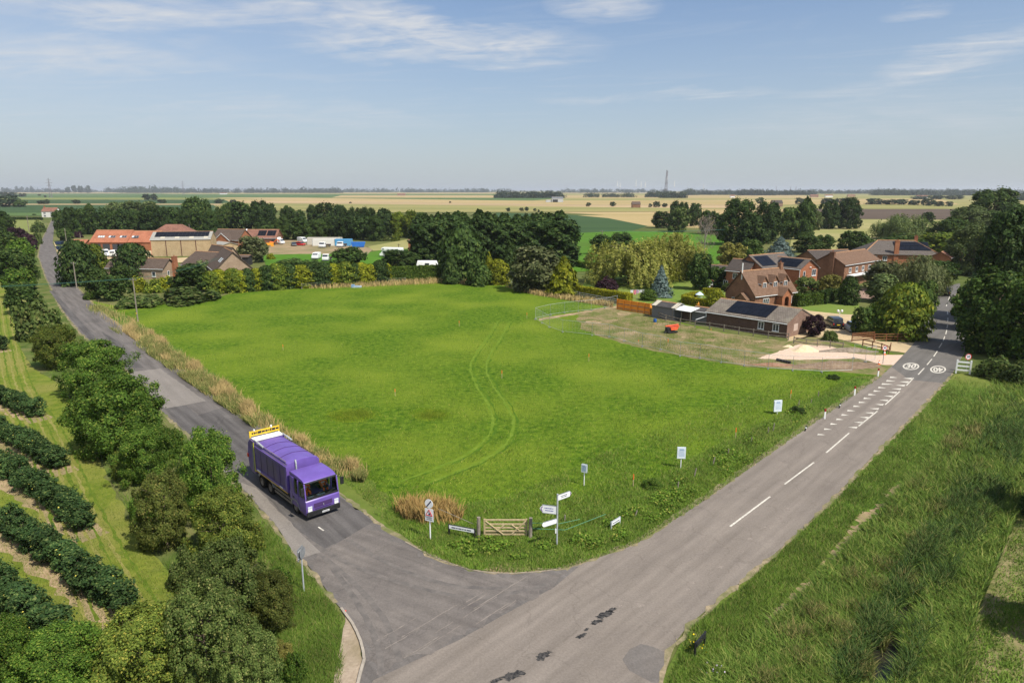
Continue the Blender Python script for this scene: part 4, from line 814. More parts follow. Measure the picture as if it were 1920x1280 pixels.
B_red = brick('red_brick', (.39, .155, .08), (.48, .205, .11), (.34, .135, .07))
T_brown = tilemat('brown_roof_tile', (.165, .098, .064), (.235, .145, .098), (.20, .125, .085), row=.34)
T_grey = tilemat('grey_brown_roof_tile', (.15, .128, .108), (.225, .19, .16), (.25, .22, .175), row=.34)
T_orange = tilemat('orange_roof_tile', (.42, .160, .090), (.49, .20, .118), (.38, .145, .082), row=.34)
T_dark = tilemat('dark_roof_tile', (.075, .062, .056), (.11, .092, .082), (.095, .078, .07), row=.34)
T_slate = tilemat('slate_roof_tile', (.115, .098, .088), (.165, .142, .128), (.14, .12, .105), row=.34)
T_dbrown = tilemat('dark_brown_roof_tile', (.10, .073, .059), (.15, .112, .09), (.125, .092, .074), row=.34)
T_redbr = tilemat('red_brown_roof_tile', (.25, .12, .085), (.32, .165, .12), (.22, .11, .08), row=.34)
R_felt = mat('roof_felt', (.055, .052, .052), (.09, .085, .082), scale=2, rough=.9)
R_grey = mat('grey_sheet_roof', (.26, .25, .225), (.34, .325, .29), scale=1.2, rough=.8, stretch=(6, .4, 1))
# ================================================================== buildings
def house(name, label, eA, eB, z, cat='house'):
    """front eave line seen from pixel eA to pixel eB at height z; local x runs along it, local y away from it"""
    A, B = G(*eA, z), G(*eB, z); L = (B - A).length; M = (A + B) / 2
    t = thing(name, label, cat, (M.x, M.y, 0), math.atan2((B - A).y, (B - A).x)); return t, L
def gable(t, x0, x1, y0, y1, he, hr, wm, rm, axis='x', ov=.3, wallname='wall', roofname='roof', th=.16, z0=-.05, gut=True, inset=.25):
    """walls and a ridged roof; the ridge runs along axis"""
    w = MB(); r = MB()
    if axis == 'x':
        m = (y0 + y1) / 2; a, b = y0 + inset, y1 - inset; k = (hr - he) / (m - y0)
        w.prism([(a, z0), (b, z0), (b, he + k * inset - .04), (m, hr - .04), (a, he + k * inset - .04)], 'x', x0 + .02, x1 - .02)
        for s, e in ((y0, m), (y1, m)):
            n = 1 if e > s else -1
            r.prism([(s, he), (e, hr), (e, hr + th), (s, he + th)], 'x', x0 - ov, x1 + ov)
    else:
        m = (x0 + x1) / 2; a, b = x0 + inset, x1 - inset; k = (hr - he) / (m - x0)
        w.prism([(a, z0), (b, z0), (b, he + k * inset - .04), (m, hr - .04), (a, he + k * inset - .04)], 'y', y0 + .02, y1 - .02)
        for s, e in ((x0, m), (x1, m)):
            r.prism([(s, he), (e, hr), (e, hr + th), (s, he + th)], 'y', y0 - ov, y1 + .02)
    part(wallname, w, wm, t, uv=True); ro = part(roofname, r, rm, t, uv=True)
    rc = MB()
    if axis == 'x': rc.prism([(m - .16, hr + th - .06), (m, hr + th + .07), (m + .16, hr + th - .06)], 'x', x0 - ov, x1 + ov)
    else: rc.prism([(m - .16, hr + th - .06), (m, hr + th + .07), (m + .16, hr + th - .06)], 'y', y0 - ov, y1)
    part('ridge_tile', rc, mat('ridge_clay', (.30, .16, .09), (.42, .24, .13), scale=2, rough=.9), ro)
    if gut:
        g = MB()
        if axis == 'x': g.tube((x0 - ov, y0 - .06, he - .02), (x1 + ov, y0 - .06, he - .02), .07, n=6)
        else:
            for xx in (x0 - .06, x1 + .06): g.tube((xx, y0 - ov, he - .02), (xx, y1, he - .02), .07, n=6)
        part('gutter', g, P_gut, ro)
    return ro
def window(t, x, y, z, w, h, face='f', mull=1, fm=None, name='window', glass=None):
    """frame with bars, set just proud of the wall, and the pane behind the bars"""
    f = MB(); fr = .07
    f.box((-w / 2 + fr / 2, 0, 0), (fr, .10, h)); f.box((w / 2 - fr / 2, 0, 0), (fr, .10, h))
    f.box((0, 0, h / 2 - fr / 2), (w - 2 * fr, .10, fr)); f.box((0, 0, -h / 2 + fr / 2), (w - 2 * fr, .10, fr))
    for i in range(mull): f.box((-w / 2 + (i + 1) * w / (mull + 1), 0, 0), (.07, .09, h - 2 * fr))
    f.box((0, -.05, -h / 2 - .04), (w + .16, .16, .07))
    o = part(name, f, fm or P_white, t); o.location = (x, y, z); o.rotation_euler = (0, 0, {'f': 0, 'r': math.pi / 2, 'b': math.pi, 'l': -math.pi / 2}[face])
    p = MB().box((0, .02, 0), (w - .1, .05, h - .1)); part('pane', p, glass or P_glass, o); return o
def chimney(t, x, y, z0, z1, w=.6, d=.6, m=None, pots=2, par=None):
    c = MB().box((x, y, (z0 + z1) / 2), (w, d, z1 - z0)).box((x, y, z1 + .05), (w + .12, d + .12, .12)); o = part('chimney', c, m or B_brown, par or t, uv=True)
    q = MB()
    for i in range(pots): q.tube((x + (i - (pots - 1) / 2) * .32, y, z1 + .11), (x + (i - (pots - 1) / 2) * .32, y, z1 + .48), .11, .09)
    part('chimney_pot', q, B_orange, o)
def panel(t, x0, x1, y0, y1, he, hr, ym, s0, s1, axis='x', rows=2, cols=6, par=None):
    """solar panels lying on the front slope between fractions s0..s1 of it"""
    p = MB(); up = .22; fr = MB()
    def pt(x, s):
        return (x, y0 + (ym - y0) * s, he + (hr - he) * s + up) if axis == 'x' else None
    for i in range(cols):
        for j in range(rows):
            a, b = x0 + (x1 - x0) * i / cols + .02, x0 + (x1 - x0) * (i + 1) / cols - .02; c, d = s0 + (s1 - s0) * j / rows + .004, s0 + (s1 - s0) * (j + 1) / rows - .004
            q = [pt(a, c), pt(b, c), pt(b, d), pt(a, d)]; o = [(v[0], v[1], v[2] + .05) for v in q]
            p.add(q + o, [(0, 3, 2, 1), (4, 5, 6, 7), (0, 1, 5, 4), (1, 2, 6, 5), (2, 3, 7, 6), (3, 0, 4, 7)])
    return part('solar_panel', p, P_pv, par or t)
# --- brown house with three dormers
t, L = house('brick_house', 'brown brick house with three gabled dormers and an arched porch', (1418, 557), (1493.5, 548), 2.6)
HX = L / 2; rf = gable(t, -HX, HX, 0, 7.6, 2.6, 6.95, B_brown, T_brown)
chimney(t, HX - .5, 3.8, 5.2, 8.0, .75, .75, B_brown, 1)
part('flue_pipe', MB().tube((-HX - .05, 3.6, 5.5), (-HX - .05, 3.6, 8.6), .11, n=8), P_white, t)
for i, dx in enumerate((-2.35, .75, 3.75)):
    d = MB(); zb = 3.55; y0 = 1.15
    d.prism([(dx - .85, zb), (dx + .85, zb), (dx + .85, 5.0), (dx, 6.05), (dx - .85, 5.0)], 'y', y0, 4.2); do = part('dormer', d, B_brown, t, uv=True)
    r = MB()
    for s in (-1, 1): r.prism([(dx + s * 1.12, 4.72), (dx, 6.08), (dx, 6.2), (dx + s * 1.12, 4.86)], 'y', y0 - .22, 4.9)
    part('dormer_roof', r, T_brown, do, uv=True)
    window(do, dx, y0 - .05, 4.35, 1.0, 1.15, mull=1)
    part('fascia', MB().box((dx - 1.12, y0 + 1.4, 4.70), (.05, 3.2, .14)).box((dx + 1.12, y0 + 1.4, 4.70), (.05, 3.2, .14)), P_white, do)
pr = MB(); px_ = 1.55
pr.prism([(px_ - 1.35, 0), (px_ - .62, 0), (px_ - .62, 1.9), (px_ - .3, 2.25), (px_ + .3, 2.25), (px_ + .62, 1.9), (px_ + .62, 0), (px_ + 1.35, 0), (px_ + 1.35, 2.5), (px_, 3.75), (px_ - 1.35, 2.5)], 'y', -1.15, -.85)
pr.box((px_ - 1.22, -.3, 1.25), (.26, 1.1, 2.5)).box((px_ + 1.22, -.3, 1.25), (.26, 1.1, 2.5)); po = part('porch', pr, B_orange, t, uv=True)
r = MB()
for s in (-1, 1): r.prism([(px_ + s * 1.6, 2.35), (px_, 3.85), (px_, 3.98), (px_ + s * 1.6, 2.48)], 'y', -1.4, 2.4)
part('porch_roof', r, T_brown, po, uv=True)
part('front_door', MB().box((px_, .2, 1.05), (.95, .08, 2.1)), P_brownw, t)
window(t, -2.75, .21, 1.35, 1.7, 1.45, mull=2); window(t, 4.1, .16, 1.45, 1.25, 1.5, mull=1)
bay = MB(); bay.prism([(1.3, 0), (3.7, 0), (3.7, 2.0), (2.5, 3.0), (1.3, 2.0)], 'x', -HX - 1.2, -HX + .1); bo = part('side_porch', bay, B_brown, t, uv=True)
r = MB()
for s, e in ((1.05, 2.5), (3.95, 2.5)): r.prism([(s, 1.9), (e, 3.05), (e, 3.18), (s, 2.03)], 'x', -HX - 1.4, -HX + .1)
part('side_porch_roof', r, T_brown, bo, uv=True); window(bo, -HX - 1.24, 2.5, 1.15, .8, 1.2, 'l', 0); window(bo, -HX - .55, 1.26, 1.15, .8, 1.2, 'f', 0)
window(t, -HX - .02, 5.3, 1.3, .7, 1.2, 'l', 0)
# --- long garage with solar panels
t, L = house('garage', 'long low brick outbuilding with solar panels on its tiled roof', (1323.7, 585), (1474.7, 607.5), 2.2, 'outbuilding')
HX = L / 2; rf = gable(t, -HX, HX, 0, 9, 2.2, 3.95, B_dark, T_grey, ov=.12)  # shade on the long wall is put into this darker brick tone
part('gable_wall', MB().prism([(.27, -.04), (8.73, -.04), (8.73, 2.2), (4.5, 3.86), (.27, 2.2)], 'x', HX - .015, HX + .045), B_pink, t, uv=True)  # sunlit gable end faced with a paler tone of the same brick
panel(t, -HX + 3.2, HX - 3.6, 0, 9, 2.2, 3.95, 4.5, .13, .93, rows=2, cols=8, par=rf)
for x in (HX - 4.2, HX - 1.75): window(t, x, .20, 1.38, 1.0, 1.15, mull=1)
part('downpipe', MB().path([(-HX + .05, -.06, 2.1), (-HX + .05, .1, 1.5), (-HX - 1.1, -1.2, .9)], .06), P_gut, t)
part('wall_patch', MB().box((HX + .055, 3.0, 1.35), (.02, 1.3, 1.1)), mat('pale_render', (.46, .34, .28), (.54, .42, .35), scale=2, rough=.9), t)
# --- red brick house, L shaped, solar panels
t, L = house('brick_house', 'orange-red brick house with solar panels on both roof slopes and a gable wing', (1498.7, 505.8), (1535, 502), 5.0)
HX = L / 2; wr = gable(t, -HX, HX, 0, 8.5, 5.0, 7.0, B_red, T_slate, axis='y')
mr = gable(t, -HX - 5.4, HX - .4, 5.2, 13.0, 5.0, 7.6, B_red, T_slate, axis='x', wallname='main_wall', roofname='main_roof')
panel(t, -HX - 4.9, -HX + .1, 5.2, 13.0, 5.0, 7.6, 9.1, .14, .86, rows=2, cols=5, par=mr)
p = MB()
for j in range(4):
    for i in range(2):
        a, b = 1.0 + j * 1.45, 1.0 + (j + 1) * 1.45 - .05; c, d = .12 + i * .38, .12 + (i + 1) * .38 - .015
        q = [(-HX + HX * c, a, 5 + 2.0 * c + .22), (-HX + HX * c, b, 5 + 2.0 * c + .22), (-HX + HX * d, b, 5 + 2.0 * d + .22), (-HX + HX * d, a, 5 + 2.0 * d + .22)]; o = [(v[0], v[1], v[2] + .05) for v in q]
        p.add(q + o, [(0, 3, 2, 1), (4, 5, 6, 7), (0, 1, 5, 4), (1, 2, 6, 5), (2, 3, 7, 6), (3, 0, 4, 7)])
part('solar_panel', p, P_pv, wr)
window(t, -1.7, -.01, 3.9, .75, 1.3, mull=0); window(t, 1.9, -.01, 4.1, 1.5, 1.45, mull=1); window(t, -1.2, -.01, 1.5, 1.3, 1.3); window(t, 1.6, -.01, 1.5, 1.5, 1.3)
window(t, -HX - 1.2, 5.42, 3.9, .6, 1.3, mull=0)
part('wall_lamp', MB().lathe([(.12, -.1), (.25, 0), (.12, .1)], c=(.4, -.06, 5.3)), P_white, t); part('downpipe', MB().tube((-HX + .12, -.08, 0), (-HX + .12, -.08, 5), .06), P_gut, t)
# low grey wing and grey roof left of it
t, L = house('brick_house', 'small brick annexe with a dark slate roof behind the brown house', (1361, 507.5), (1389, 510), 4.2)
gable(t, -L / 2, L / 2 + 1.5, 0, 7, 4.2, 6.6, B_red, T_dark); window(t, .4, .2, 3.2, 1.1, 1.2); window(t, -1.8, .2, 1.4, 1.1, 1.2)
t, L = house('garden_building', 'low grey flat-topped building left of the slate annexe', (1326, 503), (1362, 505), 2.4, 'outbuilding')
gable(t, -L / 2, L / 2, 0, 5, 2.4, 3.0, B_red, T_dark)
# --- brown house behind with chimney breast
t, L = house('brick_house', 'brown tiled house with a tall outside chimney breast and white balcony line', (1586, 498), (1650, 488), 5.0)
HX = L / 2; gable(t, -HX, HX, 0, 8, 5.0, 7.4, B_brown, T_brown); chimney(t, -HX - .2, 3.2, 0, 7.9, .8, 1.1, B_brown, 1)
for x in (-6.5, -3, .5, 4): window(t, x, .2, 3.7, 1.2, 1.1)
part('balcony', MB().box((0, -.6, 2.6), (L * .9, 1.2, .35)), P_white, t)
t, L = house('brick_house', 'low house with a nearly black tiled roof behind the chimney-breast house', (1535, 489), (1610, 487), 2.8)
gable(t, -L / 2, L / 2, 0, 10, 2.8, 5.2, B_brown, T_dark)
# --- large hipped house
A = G(1622, 478, 5.2); B = G(1766, 479, 5.2)
t, L = house('hipped_house', 'large brick house with hipped grey roof, tall chimney and solar panels', (1618, 476), (1766, 479), 5.0)
HX = L / 2; Wd = 14; m = Wd / 2; hr = 8.3
part('wall', MB().box((0, m, 2.5), (L - .8, Wd - .8, 5.1)), B_red, t, uv=True)
rx = HX - m * .72
r = MB(); r.add([(-HX, 0, 5), (HX, 0, 5), (HX, Wd, 5), (-HX, Wd, 5), (-rx, m, hr), (rx, m, hr), (-HX, 0, 4.85), (HX, 0, 4.85), (HX, Wd, 4.85), (-HX, Wd, 4.85)], [(0, 1, 5, 4), (1, 2, 5), (2, 3, 4, 5), (3, 0, 4), (0, 6, 7, 1), (1, 7, 8, 2), (2, 8, 9, 3), (3, 9, 6, 0), (6, 9, 8, 7)])
ro = part('roof', r, T_slate, t, uv=True)
hp = MB(); rc = mat('ridge_clay', (.3, .16, .09))
for a, b in (((-HX, 0, 5.05), (-rx, m, hr + .05)), ((HX, 0, 5.05), (rx, m, hr + .05)), ((-rx, m, hr + .05), (rx, m, hr + .05))): hp.tube(a, b, .15, n=6)
part('ridge_tile', hp, rc, ro)
p = MB()
for i in range(7):
    for j in range(2):
        s0, s1 = .30 + j * .3, .30 + (j + 1) * .3 - .02; x0 = -1 + i * 1.25
        q = [(x, m * s, 5 + (hr - 5) * s + .12) for x, s in ((x0, s0), (x0 + 1.2, s0), (x0 + 1.2, s1), (x0, s1))]; o = [(v[0], v[1], v[2] + .05) for v in q]
        p.add(q + o, [(0, 3, 2, 1), (4, 5, 6, 7), (0, 1, 5, 4), (1, 2, 6, 5), (2, 3, 7, 6), (3, 0, 4, 7)])
part('solar_panel', p, P_pv, ro); chimney(t, -1.3, .6, 0, 8.6, 1.1, .8, B_red, 2); chimney(t, 5.2, m + .8, 7.4, 9.4, .8, .7, B_orange, 2)
for x in (-6.5, -4, 5.6, 7.6): window(t, x, .38, 3.9, 1.1, 1.2)
part('corner_quoin', MB().box((HX - .5, .36, 2.3), (.5, .14, 4.5)), P_white, t)
t, L = house('brick_house', 'red brick end wall half hidden by the big trees beside the road', (1784, 484), (1806, 477), 4.6)
gable(t, -L / 2, L / 2, 0, 5, 4.6, 6.0, B_red, T_redbr)
# --- sheds, canopy, orange fence
t, L = house('shed', 'long grey timber shed with two clear strips in its dark roof', (1221, 572.5), (1263, 579), 2.1, 'shed')
gable(t, -L / 2, L / 2, 0, 3.4, 2.1, 2.8, mat('grey_boarding', (.13, .13, .135), (.19, .19, .195), scale=3, rough=.9, stretch=(.3, .3, 6)), R_felt, ov=.15, th=.06, gut=False)
for x in (-1.8, 2.4): part('roof_light', MB().prism([(-.1, 2.18), (1.7, 2.88), (1.7, 2.94), (-.1, 2.24)], 'x', x - .45, x + .45), mat('clear_sheet', (.48, .43, .33), (.55, .5, .4), scale=4, rough=.5), t)
part('gable_board', MB().prism([(0, 2.12), (1.7, 2.82), (3.4, 2.12), (3.4, 2.3), (1.7, 3.0), (0, 2.3)], 'x', L / 2 + .16, L / 2 + .2), P_grey, t)
t, L = house('canopy', 'white sheet canopy on posts between the two grey sheds', (1262, 579), (1297, 584.5), 2.0, 'canopy')
part('roof', MB().prism([(-.3, 1.95), (2.3, 2.35), (2.3, 2.42), (-.3, 2.02)], 'x', -L / 2, L / 2), P_white, t)
for x in (-L / 2 + .1, 0, L / 2 - .1): part('post', MB().tube((x, -.2, 0), (x, -.2, 1.96), .05), P_wood, t); part('post', MB().tube((x, 2.2, 0), (x, 2.2, 2.33), .05), P_wood, t)
part('back_wall', MB().box((0, 2.25, 1.0), (L - .2, .08, 2)), P_ch, t)
t, L = house('shed', 'low felt-roofed grey shed next to the solar outbuilding', (1296, 582.5), (1325, 586.5), 1.9, 'shed')
gable(t, -L / 2, L / 2, 0, 3, 1.9, 2.5, MATS['grey_boarding'], R_felt, ov=.1, th=.06)
def fence_line(name, label, pts, h, rails, post_m, rail_m, sp=2.4, pw=.11, rw=.12, z=0, cat='fence', group=None, world=False, rail_t=.04):
    w = pts if world else gp(pts); t = thing(name, label, cat, w[0], 0, group); o = w[0]; n = 0
    rl = MB()
    for a, b in zip(w, w[1:]):
        L = (b - a).length; k = max(1, round(L / sp)); rz = math.atan2((b - a).y, (b - a).x)
        for i in range(k + (b is w[-1])):
            p = a.lerp(b, i / k) - o; n += 1
            part('post', MB().box((p.x, p.y, h / 2 - .03), (pw, pw, h + .06), rz), post_m, t)
        c = (a + b) / 2 - o
        for q in rails: rl.box((c.x, c.y, h * q), (L, rail_t, rw), rz)
    part('rail', rl, rail_m, t); return t
A, B = G(1157, 580), G(1221, 590); t = thing('board_fence', 'bright orange stained board fence left of the grey shed', 'fence', A, math.atan2((B - A).y, (B - A).x)); L = (B - A).length
part('board_panel', MB().box((L / 2, .06, 1.0), (L, .04, 1.9)), P_orangew, t); part('top_rail', MB().box((L / 2, 0, 1.95), (L, .12, .08)), P_orangew, t)
for i in range(6): part('post', MB().box((L * i / 5, -.06, 1.0), (.12, .1, 2.1)), P_orangew, t)
part('rail', MB().box((L / 2, -.01, 1.15), (L, .06, .1)).box((L / 2, -.01, .35), (L, .06, .1)), P_wood, t)
part('end_board', MB().box((L + .06, -.3, 1.0), (.06, .6, 2.0)), P_orangew, t)
# --- summer house
A = G(1316, 541); t = thing('summer_house', 'small dark brown summer house with white-framed double doors', 'summer house', (A.x + 1.2, A.y, 0), R(-6))
part('wall', MB().prism([(-1.25, 0), (1.25, 0), (1.25, 1.75), (0, 2.3), (-1.25, 1.75)], 'y', 0, 2.2), mat('dark_stained_wood', (.055, .03, .022), (.085, .05, .036), scale=3, rough=.85), t)
r = MB()
for s in (-1, 1): r.prism([(s * 1.5, 1.68), (0, 2.35), (0, 2.45), (s * 1.5, 1.78)], 'y', -.35, 2.4)
part('roof', r, mat('red_brown_shingle', (.21, .085, .055), (.28, .13, .085), scale=4, rough=.9), t)
for x in (-.35, .35): window(t, x, -.04, 1.05, .62, 1.25, mull=0, name='door', glass=mat('pale_net_glass', (.42, .44, .46), rough=.2))
for x in (-.95, .95): window(t, x, -.04, 1.25, .45, .6, mull=0)
# ------------------------------------------------------------------ left-hand group
t, L = house('workshop', 'long workshop with bright orange tiled roof, roof windows and dark garage doors', (167.7, 455), (261, 455), 3.0, 'workshop')
HX = L / 2; rf = gable(t, -HX, HX - 5, 0, 12, 3.0, 7.2, B_orange, T_orange, ov=.3, gut=False); gable(t, HX - 5, HX + 6, .5, 11.5, 3.0, 6.9, B_orange, T_orange, ov=.1, gut=False, wallname='lower_wall', roofname='lower_roof')
k = 4.2 / 6
for x in (-HX + 3.2, -HX + 7.2, -HX + 11.4, HX - 2.6):
    for dx in (-.85, 0, .85):
        o = part('roof_window', MB().box((0, 0, 0), (.8, 1.15, .09)), P_grey, t); o.location = (x + dx, 2.6, 3 + 2.6 * k + .21); o.rotation_euler = (math.atan(k), 0, 0)
        part('pane', MB().box((0, 0, .05), (.62, .95, .03)), P_glass if (dx > -.5 and x > -HX + 4) else mat('bright_rooflight', (.55, .6, .62), rough=.15), o)
for x in (-HX + 2.6, -HX + 6.0, -HX + 9.6, HX - 7.0): part('garage_door', MB().box((x, .2, 1.25), (2.6, .12, 2.5)), mat('dark_grey_door', (.035, .042, .05), (.055, .062, .072), scale=2, rough=.5, stretch=(.2, .2, 8)), t)
t, L = house('workshop', 'low orange-roofed annexe at the road end of the long workshop', (133, 457), (158, 457), 2.3, 'workshop'); gable(t, -L / 2, L / 2, 0, 5, 2.3, 3.6, B_orange, T_orange, gut=False); window(t, L / 2 - .8, .2, 1.4, 1, 1.1)
t, L = house('barn', 'brick barn with a reddish hipped roof behind the beige shed', (276, 441), (352, 441), 5.5, 'barn'); HX = L / 2
part('wall', MB().box((0, 6, 2.7), (L - .6, 11.4, 5.5)), B_orange, t, uv=True)
r = MB(); r.add([(-HX, 0, 5.5), (HX, 0, 5.5), (HX, 12, 5.5), (-HX, 12, 5.5), (-HX + 4.5, 6, 9.3), (HX - 4.5, 6, 9.3)], [(0, 1, 5, 4), (1, 2, 5), (2, 3, 4, 5), (3, 0, 4), (0, 3, 2, 1)]); part('roof', r, T_redbr, t, uv=True)
part('hip_tile', MB().add([(-HX - .05, 0, 5.53), (-HX - .05, 12, 5.53), (-HX + 4.5, 6, 9.36), (-HX, 6, 5.5)], [(0, 2, 1)]), T_orange, t, uv=True)
t, L = house('storage_shed', 'tall beige brick shed with solar panels along its grey roof', (281.5, 450), (394, 448.5), 5.6, 'shed')
HX = L / 2; rf = gable(t, -HX, HX, 0, 10, 5.6, 7.9, B_beige, R_grey, ov=.2, gut=True, inset=.15); panel(t, -HX + 1, HX - .8, 0, 10, 5.6, 7.9, 5, .3, .95, rows=1, cols=14, par=rf)
for i in range(3): part('downpipe', MB().box((-HX + (i + 1) * L / 4, .06, 2.7), (.16, .16, 5.4)), mat('dark_red_pipe', (.09, .03, .025), rough=.6), t)
for i in range(4): part('roof_light', MB().prism([(.55, 5.6 + .55 * .46 + .17), (1.5, 5.6 + 1.5 * .46 + .17), (1.5, 5.6 + 1.5 * .46 + .24), (.55, 5.6 + .55 * .46 + .24)], 'x', -HX + 3.0 + i * 4.6, -HX + 4.4 + i * 4.6), MATS['clear_sheet'], rf)
part('end_cladding', MB().prism([(.12, 0), (9.9, 0), (9.9, 5.6), (5, 7.8), (.12, 5.6)], 'x', -HX - .05, -HX + .01), P_red, t)
t, L = house('storage_shed', 'small lean-to with a pale curved roof at the right end of the beige shed', (396, 457.5), (416, 460), 2.8, 'shed'); gable(t, -L / 2, L / 2, 0, 6, 2.8, 3.6, B_beige, R_grey, gut=False)
def bung(name, label, eA, eB, z, W, hr, wm, rm, axis='x', cat='bungalow', y0=0, **k):
    t, L = house(name, label, eA, eB, z, cat); gable(t, -L / 2, L / 2, y0, W, z, hr, wm, rm, axis=axis, **k); return t, L
t, L = bung('bungalow', 'dark brown roofed bungalow with a white-edged gable behind the beige shed', (396, 450), (446, 451), 2.6, 10, 6.6, B_red, T_dbrown)
g = MB(); g.prism([(-3.2, 0), (3.2, 0), (3.2, 2.6), (0, 5.2), (-3.2, 2.6)], 'y', -1.6, 3); go = part('gable_wing', g, B_red, t, uv=True); r = MB(); v = MB()
for s in (-1, 1):
    r.prism([(s * 3.6, 2.45), (0, 5.35), (0, 5.5), (s * 3.6, 2.6)], 'y', -1.7, 5); v.prism([(s * 3.6, 2.4), (0, 5.3), (0, 5.52), (s * 3.6, 2.62)], 'y', -1.82, -1.71)
part('gable_roof', r, T_dbrown, go, uv=True); part('barge_board', v, P_white, go)
t, L = bung('bungalow', 'reddish roofed bungalow with two sets of solar panels behind the dark willow', (448, 447), (517, 447), 2.6, 9, 5.9, B_brown, T_redbr)
for a, b in ((L / 2 - 8, L / 2 - 4.6), (L / 2 - 4.2, L / 2 - .6)): panel(t, a, b, 0, 9, 2.6, 5.9, 4.5, .25, .85, rows=1, cols=3)
part('verge_flashing', MB().prism([(0, 2.9), (4.5, 6.1), (4.5, 6.25), (0, 3.05)], 'x', -L / 2 + 1.6, -L / 2 + 2.1), P_white, t)
# bungalow with the arched window, facing us with its gable
t, L = bung('bungalow', 'tan brick bungalow end with a tall red chimney and an arched window', (303, 505), (332, 500), 2.6, 16, 4.9, B_tan, T_dbrown, axis='y', ov=.35)
chimney(t, L / 2 - 1.3, -.35, 0, 5.3, 1.5, .75, B_red, 1); window(t, -.6, -.01, 1.35, .7, 1.3, mull=0)
window(t, -L / 2 + .24, 2.5, 1.3, 1.0, 1.2, 'l', 0)
t, L = bung('bungalow', 'dark roofed bungalow block between the red chimney and the tan gable', (338, 497), (392, 501), 2.6, 11, 5.8, B_tan, T_dbrown)
t, L = bung('bungalow', 'tan brick gable house with two roof windows in its brown roof', (401, 509), (476, 505), 2.8, 15, 7.3, B_tan, T_dbrown, axis='y', ov=.3)
window(t, -1.0, -.01, 2.0, 1.9, .8, mull=1, fm=P_brownw)
for yy in (2.6, 5.0):
    o = part('roof_window', MB().box((0, 0, 0), (1.3, .7, .08)), mat('bright_rooflight', (.55, .6, .62)), t); kk = 4.5 / (L / 2); o.location = (-L * .26, yy, 2.8 + (L / 2 - L * .26) * kk + .22); o.rotation_euler = (0, -math.atan(kk), 0)
t, L = bung('bungalow', 'brown roofed rear wing with a small dark window in its tan gable', (424, 486), (452, 484), 3.2, 14, 6.3, B_tan, T_dbrown, axis='y'); window(t, 0, -.01, 4.0, 1.4, .8, mull=0, fm=P_brownw)
t, L = house('shed', 'dark felt-roofed shed right of the tan gable house', (446, 483), (464, 483), 2.4, 'shed'); gable(t, -L / 2, L / 2, 0, 4, 2.4, 2.9, mat('dark_boarding', (.03, .028, .028), (.05, .047, .045), scale=3), T_dbrown, gut=False)
t, L = house('farmhouse', 'distant white-fronted house with a brown roof at the far end of the side road', (77, 397), (103, 397), 4.6)
HX = L / 2; gable(t, -HX, HX, 0, 8, 4.6, 7.8, mat('white_render', (.62, .60, .56), (.7, .68, .64), scale=2), T_redbr, gut=False)
for x in (-3.2, 2.6): window(t, x, .2, 3.4, 2, 1.2, fm=P_white); window(t, x, .2, 1.2, 2, 1.2, fm=P_white)
chimney(t, -HX + .6, 4, 6, 9, .8, .8, B_red, 1)
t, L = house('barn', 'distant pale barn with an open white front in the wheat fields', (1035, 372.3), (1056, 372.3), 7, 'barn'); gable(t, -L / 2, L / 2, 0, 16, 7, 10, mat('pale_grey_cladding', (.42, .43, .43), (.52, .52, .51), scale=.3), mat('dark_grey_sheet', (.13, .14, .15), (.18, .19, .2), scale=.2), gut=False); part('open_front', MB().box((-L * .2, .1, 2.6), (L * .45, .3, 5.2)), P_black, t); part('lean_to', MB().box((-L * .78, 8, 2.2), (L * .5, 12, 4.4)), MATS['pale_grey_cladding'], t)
t, L = house('farmhouse', 'distant small red brick house with a dark roof on the wheat fields', (1186, 383.3), (1201, 383.3), 4.5); gable(t, -L / 2, L / 2, 0, 9, 4.5, 8, B_brown, T_dbrown, gut=False)
t, L = house('farmhouse', 'distant dark-roofed farmhouse among the right-hand fields', (1449, 381), (1468, 381), 5); gable(t, -L / 2, L / 2, 0, 10, 5, 9, B_pink, T_dark, gut=False)
t, L = house('brick_shed', 'small red brick shed beside the tall conifer row', (765, 454), (778, 454), 3.2, 'shed'); gable(t, -L / 2, L / 2, 0, 3, 3.2, 3.9, B_red, T_dbrown, gut=False)
for i, (x0, x1, y, z, lab) in enumerate([(1720, 1740, 369, 5, 'tiny white farm building beyond the right-hand ploughed field'), (745, 760, 364.5, 5, 'tiny pink cottage on the left horizon'), (412, 425, 362.6, 6, 'tiny pale cottage at the foot of the left tree line'), (1370, 1378, 367.6, 5, 'tiny cream cottage right of the radio mast'), (1520, 1535, 367, 5, 'first tiny house of the far hamlet on the right'), (1548, 1562, 367, 5, 'second tiny house of the far hamlet on the right'), (1590, 1604, 367, 5, 'third tiny house of the far hamlet on the right')]):
    t, L = house('cottage', lab, (x0, y), (x1, y), z); gable(t, -L / 2, L / 2, 0, 9, z, z + 3.5, [P_white, B_pink, P_white, P_white, B_pink, P_white, B_beige][i], T_redbr, gut=False)
